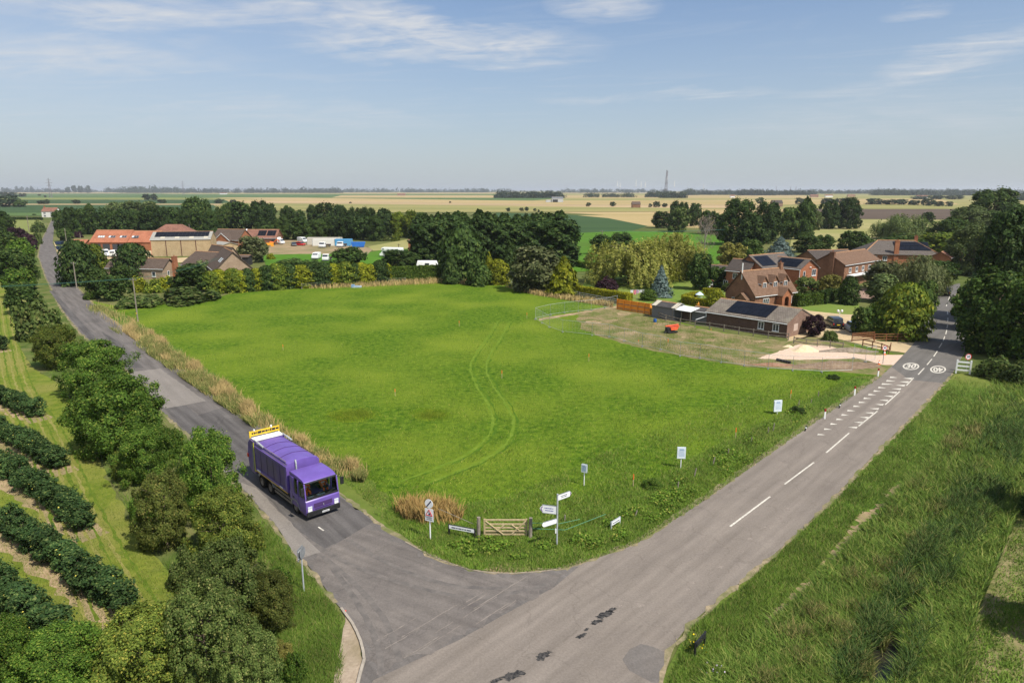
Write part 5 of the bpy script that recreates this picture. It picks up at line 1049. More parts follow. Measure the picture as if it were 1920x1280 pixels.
# ================================================================== refuse lorry
def skinned(pts, edges, radii, name, m, root=0, sub=2):
    me = bpy.data.meshes.new(name); me.from_pydata(pts, edges, []); o = bpy.data.objects.new(name, me); COL.objects.link(o)
    o.modifiers.new('s', 'SKIN'); o.modifiers.new('u', 'SUBSURF').levels = sub
    for i, d in enumerate(me.skin_vertices[0].data): d.radius = radii[i] if isinstance(radii[i], tuple) else (radii[i], radii[i]); d.use_root = i == root
    dg = bpy.context.evaluated_depsgraph_get(); dg.update(); r = bpy.data.meshes.new_from_object(o.evaluated_get(dg)); bpy.data.objects.remove(o)
    r.materials.clear()
    for q in (m if isinstance(m, (list, tuple)) else [m]): r.materials.append(q)
    for p in r.polygons: p.use_smooth = True
    return r
SKIN = mat('skin', (.48, .29, .21), rough=.6); HAIR = mat('dark_hair', (.03, .02, .015), rough=.8)
HIVIS = mat('orange_work_jacket', (.85, .13, .02), (.95, .18, .03), scale=9, rough=.7); REFL = mat('grey_reflective_strip', (.55, .56, .57), rough=.4)
def driver(label, loc, rz, arm=1):
    """seated figure in an orange jacket, hips at the origin"""
    t = thing('person', label, 'person', loc, rz)
    pts = [(0, 0, .08), (0, 0, .30), (.02, 0, .52), (.04, 0, .62), (.07, 0, .80),                       # pelvis .. head
           (.02, .20, .50), (.16, .25, .28), (.40, .14, .30), (.48, .13, .31),                             # left arm
           (.02, -.20, .50), (.16, -.25, .28), (.40, -.14, .30), (.48, -.13, .31),
           (.12, .11, .06), (.46, .13, .08), (.52, .13, -.36), (.64, .13, -.40),
           (.12, -.11, .06), (.46, -.13, .08), (.52, -.13, -.36), (.64, -.13, -.40), (.07, 0, .90)]
    ed = [(0, 1), (1, 2), (2, 3), (3, 4), (4, 21), (2, 5), (5, 6), (6, 7), (7, 8), (2, 9), (9, 10), (10, 11), (11, 12), (0, 13), (13, 14), (14, 15), (15, 16), (0, 17), (17, 18), (18, 19), (19, 20)]
    ra = [.16, (.15, .17), (.15, .17), .06, (.10, .085), .075, .06, .045, .035, .075, .06, .045, .035, .10, .085, .06, .05, .10, .085, .06, .05, (.07, .06)]
    me = skinned(pts, ed, ra, 'body', [HIVIS, SKIN, REFL])
    for p in me.polygons:
        c = p.center
        p.material_index = 1 if (c.z > .60 or c.x > .41 and c.z > .2) else (2 if .30 < c.z < .37 and abs(c.y) < .2 and c.x < .25 else 0)
    part('body', me, None, t); part('hair', MB().lathe([(.105, .82), (.11, .88), (.085, .95), (.03, .985)], c=(.045, 0, 0)), HAIR, t, smooth=True)
    return t
AX = Vector((-14.95, 43.96, 0)); TRZ = R(-47.6)
left = Vector((-math.sin(TRZ), math.cos(TRZ), 0)); fwd = Vector((math.cos(TRZ), math.sin(TRZ), 0))
TLOC = AX + left * 1.12
PUR = mat('purple_paint', (.135, .082, .33), (.165, .10, .385), scale=1.2, rough=.38, spec=.5, c3=(.125, .075, .29), scale2=.7)
PURD = mat('dusty_purple_paint', (.10, .065, .22), (.145, .095, .285), scale=1.5, rough=.5, c3=(.15, .12, .165), scale2=.5)
MUD = mat('road_dirt', (.17, .145, .12), (.27, .235, .20), scale=3, rough=.9)
WSG = glassmat('windscreen_glass', (.90, .95, .93))
t = thing('refuse_lorry', 'purple refuse lorry driving down the side road with two people in the cab', 'lorry', (TLOC.x, TLOC.y, 0), TRZ); lorry = t
YW = 1.25
cab = MB()   # lower front, doors, roof, pillars: hollow cab
cab.prism([(1.60, .42), (1.66, .55), (1.68, 1.22), (1.56, 1.30), (-.80, 1.30), (-.80, .95), (-.62, .95), (-.55, .62), (.55, .62), (.68, .42)], 'y', -YW, YW)
cab.prism([(1.44, 2.36), (1.40, 2.50), (1.12, 2.70), (.5, 2.82), (-.6, 2.86), (-.80, 2.80), (-.80, 2.36)], 'y', -YW + .06, YW - .06)
cab.box((-.72, 0, 1.83), (.14, 2.4, 1.1)); 
for s in (-1, 1):
    cab.prism([(1.56, 1.28), (1.64, 1.28), (1.50, 2.38), (1.40, 2.38)], 'y', s * YW - .05 * s - .05, s * YW - .05 * s + .05)
    cab.box((.50, s * (YW - .05), 1.83), (.10, .10, 1.1)); cab.box((-.41, s * (YW - .05), 1.83), (.6, .08, 1.1))
part('cab', cab, PUR, t, bevel=.05, smooth=True)
part('windscreen', MB().add([(1.60, -1.16, 1.28), (1.60, 1.16, 1.28), (1.46, 1.14, 2.38), (1.46, -1.14, 2.38), (1.57, -1.16, 1.28), (1.57, 1.16, 1.28), (1.43, 1.14, 2.38), (1.43, -1.14, 2.38)], [(0, 1, 2, 3), (7, 6, 5, 4), (0, 4, 5, 1), (2, 6, 7, 3), (1, 5, 6, 2), (0, 3, 7, 4)]), WSG, t)
for s in (-1, 1):
    part('side_window', MB().box((1.0, s * (YW - .05), 1.83), (.86, .03, 1.06)).box((.02, s * (YW - .05), 1.83), (.5, .03, 1.06)), WSG, t)
    m_ = MB().path([(1.45, s * 1.2, 2.3), (1.75, s * 1.42, 2.25), (1.75, s * 1.42, 1.75)], .02).box((1.75, s * 1.46, 2.0), (.10, .24, .5)); part('mirror', m_, P_black, t, bevel=.02)
    hl = MB().box((1.69, s * .98, .98), (.05, .32, .16)); ho = part('headlight', hl, mat('lamp_glass', (.55, .58, .62), rough=.1), t, bevel=.015)
    part('number_sticker', MB().box((1.692, s * .98, .80), (.02, .30, .20)), P_white, t)
part('scuttle', MB().box((1.625, 0, 1.33), (.05, 2.36, .10)), P_black, t)
part('windscreen_surround', MB().prism([(1.44, 2.33), (1.50, 2.33), (1.47, 2.44), (1.41, 2.44)], 'y', -1.18, 1.18), P_black, t)
part('grille', MB().box((1.685, 0, .98), (.03, 1.35, .20)).box((1.69, 0, .78), (.02, 1.2, .05)), mat('dark_purple_grille', (.05, .025, .09), (.08, .04, .14), scale=20, rough=.5, stretch=(1, 1, 8)), t)
part('badge', MB().lathe([(.07, -.01), (.07, .015)], c=(1.7, 0, 0), axis='y', n=10), P_steel, t).location = (0, 0, .95)
part('bumper', MB().box((1.60, 0, .49), (.30, 2.46, .36)).box((1.3, -1.17, .48), (.6, .1, .30)).box((1.3, 1.17, .48), (.6, .1, .30)), P_black, t, bevel=.04)
part('number_plate', MB().box((1.765, .12, .44), (.02, .52, .115)), P_white, t)
np_ = MB()
for i in range(7): np_.box((1.777, -.09 + i * .065, .44), (.006, .04, .07))
part('plate_lettering', np_, P_ink, t)
part('wiper', MB().tube((1.64, -.9, 1.34), (1.58, -.1, 1.56), .015).tube((1.64, .2, 1.34), (1.58, 1.0, 1.56), .015), P_black, t)
part('dashboard', MB().box((1.30, 0, 1.26), (.5, 2.2, .14)).box((.2, 0, 1.2), (1.6, 2.2, .04)), P_black, t)
part('dash_papers', MB().box((1.42, -.75, 1.36), (.18, .45, .03)).box((1.42, .0, 1.36), (.16, .6, .03)), mat('paper', (.55, .62, .58), (.75, .78, .75), scale=5), t)
for s in (-.62, .62): part('seat', MB().box((.35, s, 1.36), (.5, .5, .14)).box((.06, s, 1.72), (.14, .5, .75)), P_black, t, bevel=.03)
part('steering_wheel', MB().lathe([(.20, 0), (.23, .02), (.20, .04)], c=(.95, .62, 1.55), n=14), P_black, t)
part('cab_lining', MB().box((-.62, 0, 1.95), (.03, 2.26, 1.2)).box((.4, 0, 2.63), (1.9, 2.2, .03)), P_black, t)
part('wheel_arch', MB().prism([(-.62, .62), (-.55, .95), (-.3, 1.12), (.3, 1.12), (.56, .92), (.66, .58), (.56, .58), (.46, .86), (.25, 1.02), (-.25, 1.02), (-.46, .86), (-.52, .62)], 'y', -1.28, -1.14).prism([(-.62, .62), (-.55, .95), (-.3, 1.12), (.3, 1.12), (.56, .92), (.66, .58), (.56, .58), (.46, .86), (.25, 1.02), (-.25, 1.02), (-.46, .86), (-.52, .62)], 'y', 1.14, 1.28), P_grey, t)
def wheel(par, x, y, s, r=.50, w=.30, rimm=None):
    tw = MB().lathe([(r * .6, -w / 2), (r * .93, -w / 2), (r, -w / 2 + .05), (r, w / 2 - .05), (r * .93, w / 2), (r * .6, w / 2)], n=22, c=(0, 0, 0), axis='y', caps=False)
    o = part('wheel', tw, P_rubber, par, smooth=True); o.location = (x, y, r)
    rm_ = MB().lathe([(r * .62, -w * .3), (r * .62, w * .46), (r * .55, w * .48), (r * .42, w * .25), (r * .24, w * .2), (r * .22, w * .45), (.02, w * .47)] if s > 0 else [(r * .62, w * .3), (r * .62, -w * .46), (r * .55, -w * .48), (r * .42, -w * .25), (r * .24, -w * .2), (r * .22, -w * .45), (.02, -w * .47)], n=16, axis='y')
    part('rim', rm_, rimm or MUD, o, smooth=True); return o
for x, w in ((0, .32), (-4.25, .42), (-5.75, .36)):
    for s in (-1, 1): wheel(t, x, s * (1.25 - w / 2 - .02), s, .52, w)
part('chassis', MB().box((-2.9, .42, .85), (8.4, .12, .28)).box((-2.9, -.42, .85), (8.4, .12, .28)).box((-2.2, 0, .75), (2.2, 1.6, .4)).box((-5, 0, .6), (.2, 1.8, .2)), P_black, t)
for s in (-1, 1):
    part('side_guard', MB().box((-2.1, s * 1.17, .52), (2.9, .05, .16)).box((-2.1, s * 1.17, .80), (2.9, .05, .16)).box((-.8, s * 1.12, .75), (.25, .1, .5)), MUD, t)
    part('mudguard', MB().prism([(-3.62, .75), (-3.75, 1.05), (-4.1, 1.16), (-5.9, 1.16), (-6.25, 1.0), (-6.3, .8), (-6.2, .8), (-6.1, .95), (-5.85, 1.09), (-4.15, 1.09), (-3.83, .98), (-3.72, .75)], 'y', s * 1.0 - .24, s * 1.0 + .24), P_grey, t)
# hopper body
bd = MB(); bd.prism([(-1.18, 1.2), (1.18, 1.2), (1.22, 3.06), (1.08, 3.24), (.6, 3.34), (0, 3.38), (-.6, 3.34), (-1.08, 3.24), (-1.22, 3.06)], 'x', -6.7, -1.15)
body = part('hopper_body', bd, PURD, t, bevel=.03)
part('roof_skin', MB().prism([(1.10, 3.245), (.6, 3.345), (0, 3.385), (-.6, 3.345), (-1.10, 3.245), (-1.10, 3.265), (-.6, 3.37), (0, 3.41), (.6, 3.37), (1.10, 3.265)], 'x', -6.6, -1.25), PUR, body)
for x in (-2.6, -3.9, -5.2):
    a = MB(); pr_ = [(-1.1, 3.27), (-.6, 3.375), (0, 3.415), (.6, 3.375), (1.1, 3.27)]
    a.path([(x - .18 * (1 - abs(p[0]) / 1.1), p[0], p[1]) for p in pr_], .028); part('roof_rib', a, mat('dark_purple_seam', (.055, .025, .11), rough=.5), body)
part('front_bulkhead', MB().prism([(-1.2, 1.15), (1.2, 1.15), (1.25, 3.08), (1.1, 3.3), (.6, 3.42), (0, 3.46), (-.6, 3.42), (-1.1, 3.3), (-1.25, 3.08)], 'x', -1.32, -1.12), PUR, body, bevel=.03)
for s in (-1, 1):
    part('body_frame', MB().box((-1.3, s * 1.225, 2.15), (.30, .05, 1.9)).box((-3.9, s * 1.235, 3.03), (5.5, .05, .16)).box((-3.9, s * 1.22, 1.26), (5.5, .06, .20)), PUR, body)
    part('yellow_stripe', MB().box((-3.9, s * 1.245, 1.14), (5.5, .03, .06)), P_yellow, body)
    part('side_sticker', MB().box((-6.1, s * 1.255, 1.27), (.6, .012, .10)).box((-2.2, s * 1.255, 1.27), (.5, .012, .08)), P_sign, body)
    part('roof_rail', MB().path([(-1.5, s * 1.08, 3.36), (-5.6, s * 1.08, 3.36)], .025).path([(-1.6, s * 1.08, 3.2), (-1.6, s * 1.08, 3.36)], .02).path([(-3.6, s * 1.08, 3.2), (-3.6, s * 1.08, 3.36)], .02).path([(-5.6, s * 1.08, 3.2), (-5.6, s * 1.08, 3.36)], .02), P_wood if s < 0 else P_black, body)
    part('lift_ram', MB().tube((-5.3, s * 1.12, 3.38), (-6.2, s * 1.12, 3.46), .075).tube((-6.2, s * 1.12, 3.46), (-6.9, s * 1.12, 3.5), .045), P_steel, t, smooth=True)
for s in (-1, 1):
    for x in (-2.35, -3.45, -4.55, -5.65): part('panel_seam', MB().box((x, s * 1.215, 2.15), (.022, .02, 1.6)), mat('dark_gap_purple', (.045, .03, .10), rough=.6), body)  # thin dark strips mark the panel joints
    part('door_seam', MB().box((.60, s * 1.252, 1.1), (.025, .012, .9)).box((-.35, s * 1.252, 1.1), (.025, .012, .7)), MATS['dark_gap_purple'], t); part('door_handle', MB().box((-.18, s * 1.262, 1.12), (.18, .03, .05)), P_black, t)
    part('cab_step', MB().box((.95, s * 1.2, .50), (.5, .12, .06)).box((.95, s * 1.2, .8), (.5, .1, .05)), MUD, t)
part('exhaust_stack', MB().path([(-1.02, -.55, 2.6), (-1.02, -.55, 3.25), (-1.1, -.55, 3.5)], .06, 8), P_steel, t, smooth=True)
# tailgate
tg = MB(); tg.prism([(-6.72, 1.0), (-6.72, 3.36), (-7.5, 3.42), (-7.95, 3.1), (-8.2, 2.0), (-8.05, 1.15), (-7.6, .75), (-6.95, .75)], 'y', -1.22, 1.22)
tgo = part('tailgate', tg, PURD, t, bevel=.04)
for s in (-1, 1):
    part('yellow_edge', MB().prism([(-6.86, 1.0), (-6.80, 1.0), (-6.80, 3.3), (-6.86, 3.3)], 'y', s * 1.235 - .02, s * 1.235 + .02), mat('yellow_green_reflector', (.62, .62, .04), rough=.4), tgo)
    part('tailgate_brace', MB().prism([(-7.1, 1.05), (-7.0, 1.05), (-6.98, 3.1), (-7.08, 3.1)], 'y', s * 1.235 - .03, s * 1.235 + .03), P_grey, tgo)
    part('tail_lamp', MB().box((-8.05, s * 1.25, 2.0), (.14, .10, .28)), mat('red_orange_lamp', (.75, .08, .03), rough=.3), tgo)
part('white_cover', MB().prism([(-6.75, 3.40), (-7.5, 3.45), (-7.9, 3.30), (-7.9, 3.34), (-7.5, 3.50), (-6.75, 3.45)], 'y', -1.12, 1.12), P_white, tgo)
part('sign_frame', MB().box((-7.62, 0, 3.92), (.06, 2.34, .06)).box((-7.62, 0, 3.60), (.06, 2.34, .06)).box((-7.62, -1.14, 3.72), (.06, .10, .52)).box((-7.62, 1.14, 3.72), (.06, .10, .52)), P_yellow, tgo)
sb = part('sign_board', MB().box((-7.62, 0, 3.76), (.03, 2.2, .28)), mat('board_yellow', (.72, .48, .04), rough=.6), tgo); q = MB(); r_ = random.Random(4); y = -1.0
while y < .95: w = r_.uniform(.06, .28); q.box((-7.595, y + w / 2, 3.76), (.02, w, r_.uniform(.12, .2))); y += w + .05
part('sign_lettering', q, P_black, sb); part('beacon', MB().tube((-7.6, .55, 3.95), (-7.6, .55, 4.12), .07).tube((-7.6, -.8, 3.95), (-7.6, -.8, 4.08), .06), P_white, tgo)
part('bin_lift', MB().box((-8.2, 0, 1.2), (.18, 2.0, .5)).box((-8.25, .6, .8), (.12, .25, .7)).box((-8.25, -.6, .8), (.12, .25, .7)), MUD, t)
def zmap(o, f):
    for v in o.data.vertices: v.co.z = f(v.co.z)
def cabz(z): return z if z < .95 else .95 + (z - .95) * 1.71 if z < 1.3 else 1.55 + (z - 1.3) * 1.047 if z < 2.36 else 2.66 + (z - 2.36) * .58
for o in list(lorry.children):
    k = o.name.split('.')[0]
    if k in ('cab', 'windscreen', 'side_window', 'windscreen_surround', 'scuttle', 'wiper', 'dashboard', 'dash_papers', 'mirror', 'grille', 'door_handle'): zmap(o, cabz)
    elif k in ('seat', 'steering_wheel'): zmap(o, lambda z: z + .26)
    elif k in ('hopper_body', 'tailgate'):
        for q in [o] + list(o.children_recursive): zmap(q, lambda z: z if z < 1.3 else 1.3 + (z - 1.3) * 1.0)
    elif k in ('lift_ram', 'exhaust_stack'): pass
cabp = lambda x, y, z: TLOC + fwd * x + left * y + Vector((0, 0, z))
driver('person in an orange jacket at the wheel of the purple lorry', cabp(.42, .62, 1.68), TRZ)
driver('person in an orange jacket in the passenger seat of the lorry', cabp(.36, -.62, 1.66), TRZ)
# ================================================================== cars and vans
def car(label, x, y, rz, m, L=4.3, Wd=1.78, H=1.5, est=True, name='parked_car', cat='car', group=None, plate=True, back=False):
    t = thing(name, label, cat, (x, y, 0), rz, group); h = H; l = L / 2; b = MB(); yw = Wd / 2
    prof = [(-l, .32), (-l - .0, .75), (-l + .1, h * .64), (l * .42, h * .64), (l - .12, h * .52), (l, .60), (l - .03, .3), (l - .5, .22), (-l + .4, .22)]
    b.prism(prof, 'y', -yw, yw); part('body', b, m, t, bevel=.07, smooth=True)
    c = MB(); rt = [(-l + .12, h * .64), (-l + (.28 if est else .75), h * .96), (-l + .6 + (0 if est else .5), h), (l * .12, h), (l * .30, h * .95), (l * .56, h * .64)]
    c.prism(rt, 'y', -yw + .16, yw - .16); part('glasshouse', c, P_glass, t, bevel=.04)
    r = MB().prism([(-l + .42, h * .965), (-l + .6, h + .012), (l * .12, h + .012), (l * .26, h * .975), (l * .1, h * .965)], 'y', -yw + .14, yw - .14); part('roof', r, m, t, bevel=.02)
    for xx in (-l * .62, l * .62):
        for s in (-1, 1): wheel(t, xx, s * (yw - .11), s, .32, .22, P_steel)
    for s in (-1, 1):
        part('headlight', MB().box((l - .06, s * (yw - .3), .62), (.1, .34, .14)), MATS['lamp_glass'], t); part('tail_light', MB().box((-l - .0, s * (yw - .16), .85), (.06, .16, .3)), mat('red_lamp', (.35, .015, .015), rough=.3), t)
    if plate: part('number_plate', MB().box((-l - .01, 0, .72), (.03, .52, .12)), mat('yellow_plate', (.75, .55, .03), rough=.5), t)
    part('bumper', MB().box((-l, 0, .42), (.1, Wd - .1, .18)).box((l - .02, 0, .40), (.1, Wd - .1, .18)), P_black, t); return t
P_dk = mat('black_car_paint', (.012, .012, .015), rough=.25, spec=.6, coat=.3); P_silv = mat('silver_blue_paint', (.36, .42, .48), rough=.3, metal=.3)
P_dgrey = mat('dark_grey_paint', (.06, .065, .072), rough=.3); P_lgrey = mat('pale_grey_paint', (.40, .44, .47), rough=.35)
g = G(1773, 553); car('black car driving away along the road under the big trees', g.x, g.y, math.atan2(1, .72), P_dk, 4.4, 1.85, 1.55, name='driving_car')
g = G(1570, 616); car('black off-road car parked on the gravel drive with its back to the road', g.x, g.y + 1.6, R(86), P_dk, 4.4, 1.85, 1.75)
g = G(1604, 624); car('silver-blue hatchback half under the conifer beside the gravel drive', g.x + .3, g.y + 1.6, R(82), P_silv, 4.0, 1.8, 1.6, plate=False)
def van(label, px, base, rz, m=P_white, L=5.2, H=2.3, Wd=1.95, name='parked_van', cat='van', box=False, cabm=None, group=None, flat=False):
    g = G(px, base); t = thing(name, label, cat, (g.x, g.y + .9, 0), rz, group); l = L / 2; yw = Wd / 2; b = MB()
    if box or flat:
        part('cab', MB().prism([(l - 1.9, .4), (l, .4), (l + .02, 1.1), (l - .45, 1.35), (l - .75, 2.05), (l - 1.1, 2.2), (l - 1.9, 2.2)], 'y', -yw + .05, yw - .05), cabm or m, t, bevel=.08, smooth=True)
        part('windscreen', MB().prism([(l - .44, 1.36), (l - .40, 1.36), (l - .70, 2.05), (l - .76, 2.05)], 'y', -yw + .15, yw - .15), P_glass, t)
        for s in (-1, 1): part('side_window', MB().box((l - 1.25, s * (yw - .05), 1.65), (.75, .03, .55)), P_glass, t)
        if box: part('box_body', MB().box((-.95, 0, .75 + (H - .75) / 2), (L - 2.0, Wd + .15, H - .75)), m, t, bevel=.03)
        else: part('flatbed', MB().box((-.95, 0, .85), (L - 2.0, Wd, .5)), mat('dark_load', (.04, .032, .028), (.10, .08, .06), scale=2, rough=1), t)
        part('chassis', MB().box((-.2, 0, .6), (L - .6, .9, .25)), P_black, t)
    else:
        b.prism([(-l, .35), (-l, H - .15), (-l + .15, H), (l - 1.9, H), (l - 1.5, H - .12), (l - .75, 1.38), (l - .1, 1.1), (l, .8), (l, .35)], 'y', -yw, yw); part('body', b, m, t, bevel=.09, smooth=True)
        part('windscreen', MB().prism([(l - 1.40, H - .22), (l - .80, 1.42), (l - .76, 1.42), (l - 1.36, H - .22)], 'y', -yw + .14, yw - .14), P_glass, t)
        for s in (-1, 1): part('side_window', MB().prism([(l - 1.0, 1.40), (l - 1.62, 1.40), (l - 1.62, H - .4), (l - 1.48, H - .4)], 'y', s * (yw + .004) - .01, s * (yw + .004) + .01), P_glass, t)
        part('rear_window', MB().box((-l - .005, 0, H - .65), (.02, Wd - .5, .5)), P_glass, t)
    for xx in (-l * .62, l * .62):
        for s in (-1, 1): wheel(t, xx, s * (yw - .12), s, .36, .24, P_steel)
    part('bumper', MB().box((l, 0, .42), (.12, Wd - .06, .22)).box((-l, 0, .42), (.1, Wd - .1, .2)), P_grey, t); return t
van('white box lorry parked in front of the workshop garage doors', 236, 469, R(200), L=7.2, H=3.1, Wd=2.2, box=True, name='box_lorry', cat='lorry')
van('white van left of the pair on the workshop forecourt', 195, 481, R(-55)); van('white van seen from behind on the workshop forecourt', 214.5, 481.5, R(95), L=4.6)
van('white van parked right of the dark cars by the beige shed', 348, 476.5, R(-12)); van('white van nearly hidden at the right end of the beige shed', 389, 473, R(190), L=5)
g = G(167, 466); car('pale blue-white car at the left end of the workshop', g.x, g.y, R(-30), P_lgrey); g = G(306, 479); car('pale grey-blue estate car at the left of the beige shed wall', g.x, g.y, R(10), P_lgrey); g = G(322, 477); car('dark grey large car at the middle of the beige shed wall', g.x, g.y, R(5), P_dgrey, 4.9, 1.95, 1.9)
for i, (px, by) in enumerate([(111, 468.5), (109, 459)]):
    g = G(px, by); b = MB().prism([(-1.0, .15), (1.0, .15), (1.4, 1.2), (-1.4, 1.2)], 'y', -.9, .9); b.prism([(-1.45, 1.15), (1.45, 1.15), (1.45, 1.3), (-1.45, 1.3)], 'y', -.95, .95)
    solo('skip', b, mat('navy_skip_paint', (.012, .028, .075), (.03, .05, .10), scale=2, rough=.6), ['dark blue skip nearer to us beside the bend of the side road', 'dark blue skip farther off beside the bend of the side road'][i], 'skip', (g.x, g.y + 1, 0), R(0), bevel=.03)
# scrap yard
van('white lorry cab with a trailer beside the bungalow with solar panels', 518, 458, R(-20), L=6.5, H=2.9, Wd=2.3, box=True, name='box_lorry', cat='lorry')
van('white van at the back of the scrap yard', 566, 455, R(-40), L=5)
g = G(551, 461); car('dark blue-grey car in the scrap yard', g.x, g.y, R(-65), P_dgrey); g = G(563, 460.5); car('red car in the scrap yard', g.x, g.y, R(-20), P_red)
def container(label, px0, px1, base, top, m, depth=2.5, z=0.0):
    A, B = G(px0, base), G(px1, base); L = (B - A).length; h = ZAT(top, A.y); t = thing('container', label, 'container', ((A.x + B.x) / 2, (A.y + B.y) / 2, z), math.atan2((B - A).y, (B - A).x))
    part('body', MB().box((0, depth / 2, h / 2), (L, depth, h)), m, t); r = MB()
    for i in range(int(L / .5)): r.box((-L / 2 + .25 + i * .5, -.02, h / 2), (.2, .06, h - .3))
    part('ribbed_side', r, m, t); part('corner_post', MB().box((-L / 2, 0, h / 2), (.14, .1, h + .04)).box((L / 2, 0, h / 2), (.14, .1, h + .04)), P_grey, t)
    part('door', MB().box((-L / 2 - .04, depth / 2, h / 2), (.06, depth - .2, h - .2)), m, t); return t
cream = mat('cream_container_paint', (.50, .46, .38), (.60, .56, .48), scale=2, rough=.6); white2 = mat('off_white_container_paint', (.66, .64, .58), (.74, .72, .67), scale=2, rough=.6); sky = mat('sky_blue_container_paint', (.08, .30, .55), (.11, .36, .62), scale=2, rough=.5)
container('cream container farthest back in the scrap yard row', 576, 640, 459, 445.5, cream); container('off-white container left of the sky blue one', 586, 628, 461, 448.5, white2); container('bright sky blue container in the scrap yard', 628, 659, 461, 448.5, sky)
van('white tipper lorry facing us in front of the off-white container', 608, 464, R(-100), L=6.5, H=2.9, Wd=2.3, flat=True, name='tipper_lorry', cat='lorry'); van('white lorry cab facing us in front of the blue container', 640, 463, R(-95), L=6.2, H=2.9, Wd=2.3, flat=True, name='tipper_lorry', cat='lorry')
g = G(671, 464); solo('skip', MB().prism([(-2.2, .2), (2.2, .2), (2.8, 2.0), (-2.8, 2.0)], 'y', -1.1, 1.1).box((0, 0, 2.05), (5.4, 2.1, .12)), mat('bright_blue_skip', (.015, .11, .42), (.03, .16, .5), scale=3, rough=.5), 'bright blue skip at the right end of the scrap yard', 'skip', (g.x, g.y + 1, 0), R(10), bevel=.04)
def digger(px, by):
    g = G(px, by); t = thing('digger', 'small orange digger between the willow and the white lorry', 'digger', (g.x, g.y, 0), R(20))
    part('track', MB().box((0, .6, .3), (2, .4, .6)).box((0, -.6, .3), (2, .4, .6)), P_black, t, bevel=.1); part('body', MB().box((-.3, 0, 1.0), (1.5, 1.3, .7)), P_orange, t, bevel=.1); part('cab', MB().box((.2, 0, 1.75), (.9, 1.1, 1.0)), P_black, t, bevel=.05)
    part('arm', MB().path([(.7, 0, 1.2), (1.9, 0, 2.3), (2.7, 0, 1.2)], .12), P_orange, t)
digger(511, 459)
g = G(507, 462); solo('dumper', MB().prism([(-1.2, .5), (1, .5), (1.5, 1.4), (-1.5, 1.4)], 'y', -.7, .7).box((-1, 0, .4), (.9, 1.5, .8)).box((.8, 0, .4), (.9, 1.5, .8)), mat('amber_paint', (.75, .33, .03), rough=.5), 'small amber dumper below the orange digger', 'dumper', (g.x, g.y, 0), R(5), bevel=.06)
# garden vehicles behind the hedge
van('white pick-up parked behind the golden conifer hedge', 612, 489, R(-90), L=5.2, H=2.2, flat=True, name='pickup_truck', cat='pickup'); van('white van roof showing behind the conifer hedge left of the pick-up', 592, 486, R(-90), L=4.6, H=2.1)
def mhome():
    g = G(735, 482); t = thing('motorhome', 'white motorhome with an over-cab bed parked on the meadow', 'motorhome', (g.x, g.y + 1.2, 0), R(172)); l = 3.6; w = 1.15
    part('body', MB().prism([(-l, .5), (-l, 3.1), (l - .4, 3.15), (l, 2.9), (l + .05, 2.3), (l - 1.2, 2.1), (l - 1.2, .5)], 'y', -w, w), P_white, t, bevel=.1, smooth=True)
    part('cab', MB().prism([(l - 1.25, .4), (l + .6, .4), (l + .65, 1.1), (l + .15, 1.35), (l - .35, 2.12), (l - 1.25, 2.12)], 'y', -w + .12, w - .12), P_white, t, bevel=.08)
    part('windscreen', MB().prism([(l + .14, 1.38), (l + .2, 1.38), (l - .28, 2.1), (l - .36, 2.1)], 'y', -w + .2, w - .2), P_glass, t)
    for s in (-1, 1):
        part('side_window', MB().box((l - .75, s * (w - .10), 1.65), (.6, .03, .6)), P_glass, t); part('window', MB().box((.9, s * (w + .01), 2.2), (.8, .03, .55)), P_glass, t); part('window', MB().box((l - .7, s * (w + .01), 2.65), (.7, .03, .3)), P_glass, t)
    part('door', MB().box((-.4, w + .012, 1.65), (.65, .03, 1.9)), P_glass, t)
    for xx in (-l * .55, l * .72):
        for s in (-1, 1): wheel(t, xx, s * (w - .14), s, .36, .24, P_steel)
mhome()
def caravan():
    g = G(800, 507); t = thing('caravan', 'white caravan roof just showing above the clipped hedge', 'caravan', (g.x, g.y + 1.5, 0), R(4)); part('body', MB().prism([(-2.9, .5), (2.9, .5), (3.1, 1.4), (2.7, 2.55), (-2.7, 2.6), (-3.0, 1.4)], 'y', -1.1, 1.1), P_white, t, bevel=.15, smooth=True)
    part('window', MB().box((0, -1.11, 1.7), (1.2, .03, .6)), P_glass, t); 
    for s in (-1, 1): wheel(t, 0, s * .98, s, .33, .2, P_steel)
caravan()
# ================================================================== signs
def lines(mb, w, h, n, x=0, y0=-.02, z0=0, seed=1, th=None):
    r = random.Random(seed)
    for i in range(n):
        z = z0 + h / 2 - (i + .5) * h / n; a = -w / 2 + r.uniform(0, .1) * w
        while a < w / 2 - .05 * w: d = min(r.uniform(.05, .2) * w, w / 2 - a); mb.box((x + a + d / 2, y0, z), (d, .006, th or h / n * .5)); a += d + .035 * w
    return mb
def post(t, h, r=.045, m=None, n=8, name='post', x=0, y=0): return part(name, MB().tube((x, y, -.1), (x, y, h), r, n=n), m or P_steel, t, smooth=True)
def disc(mb, r, y0, y1, c, n=28): return mb.lathe([(r, y0), (r, y1)], n=n, c=(c[0], 0, c[1]), axis='y')
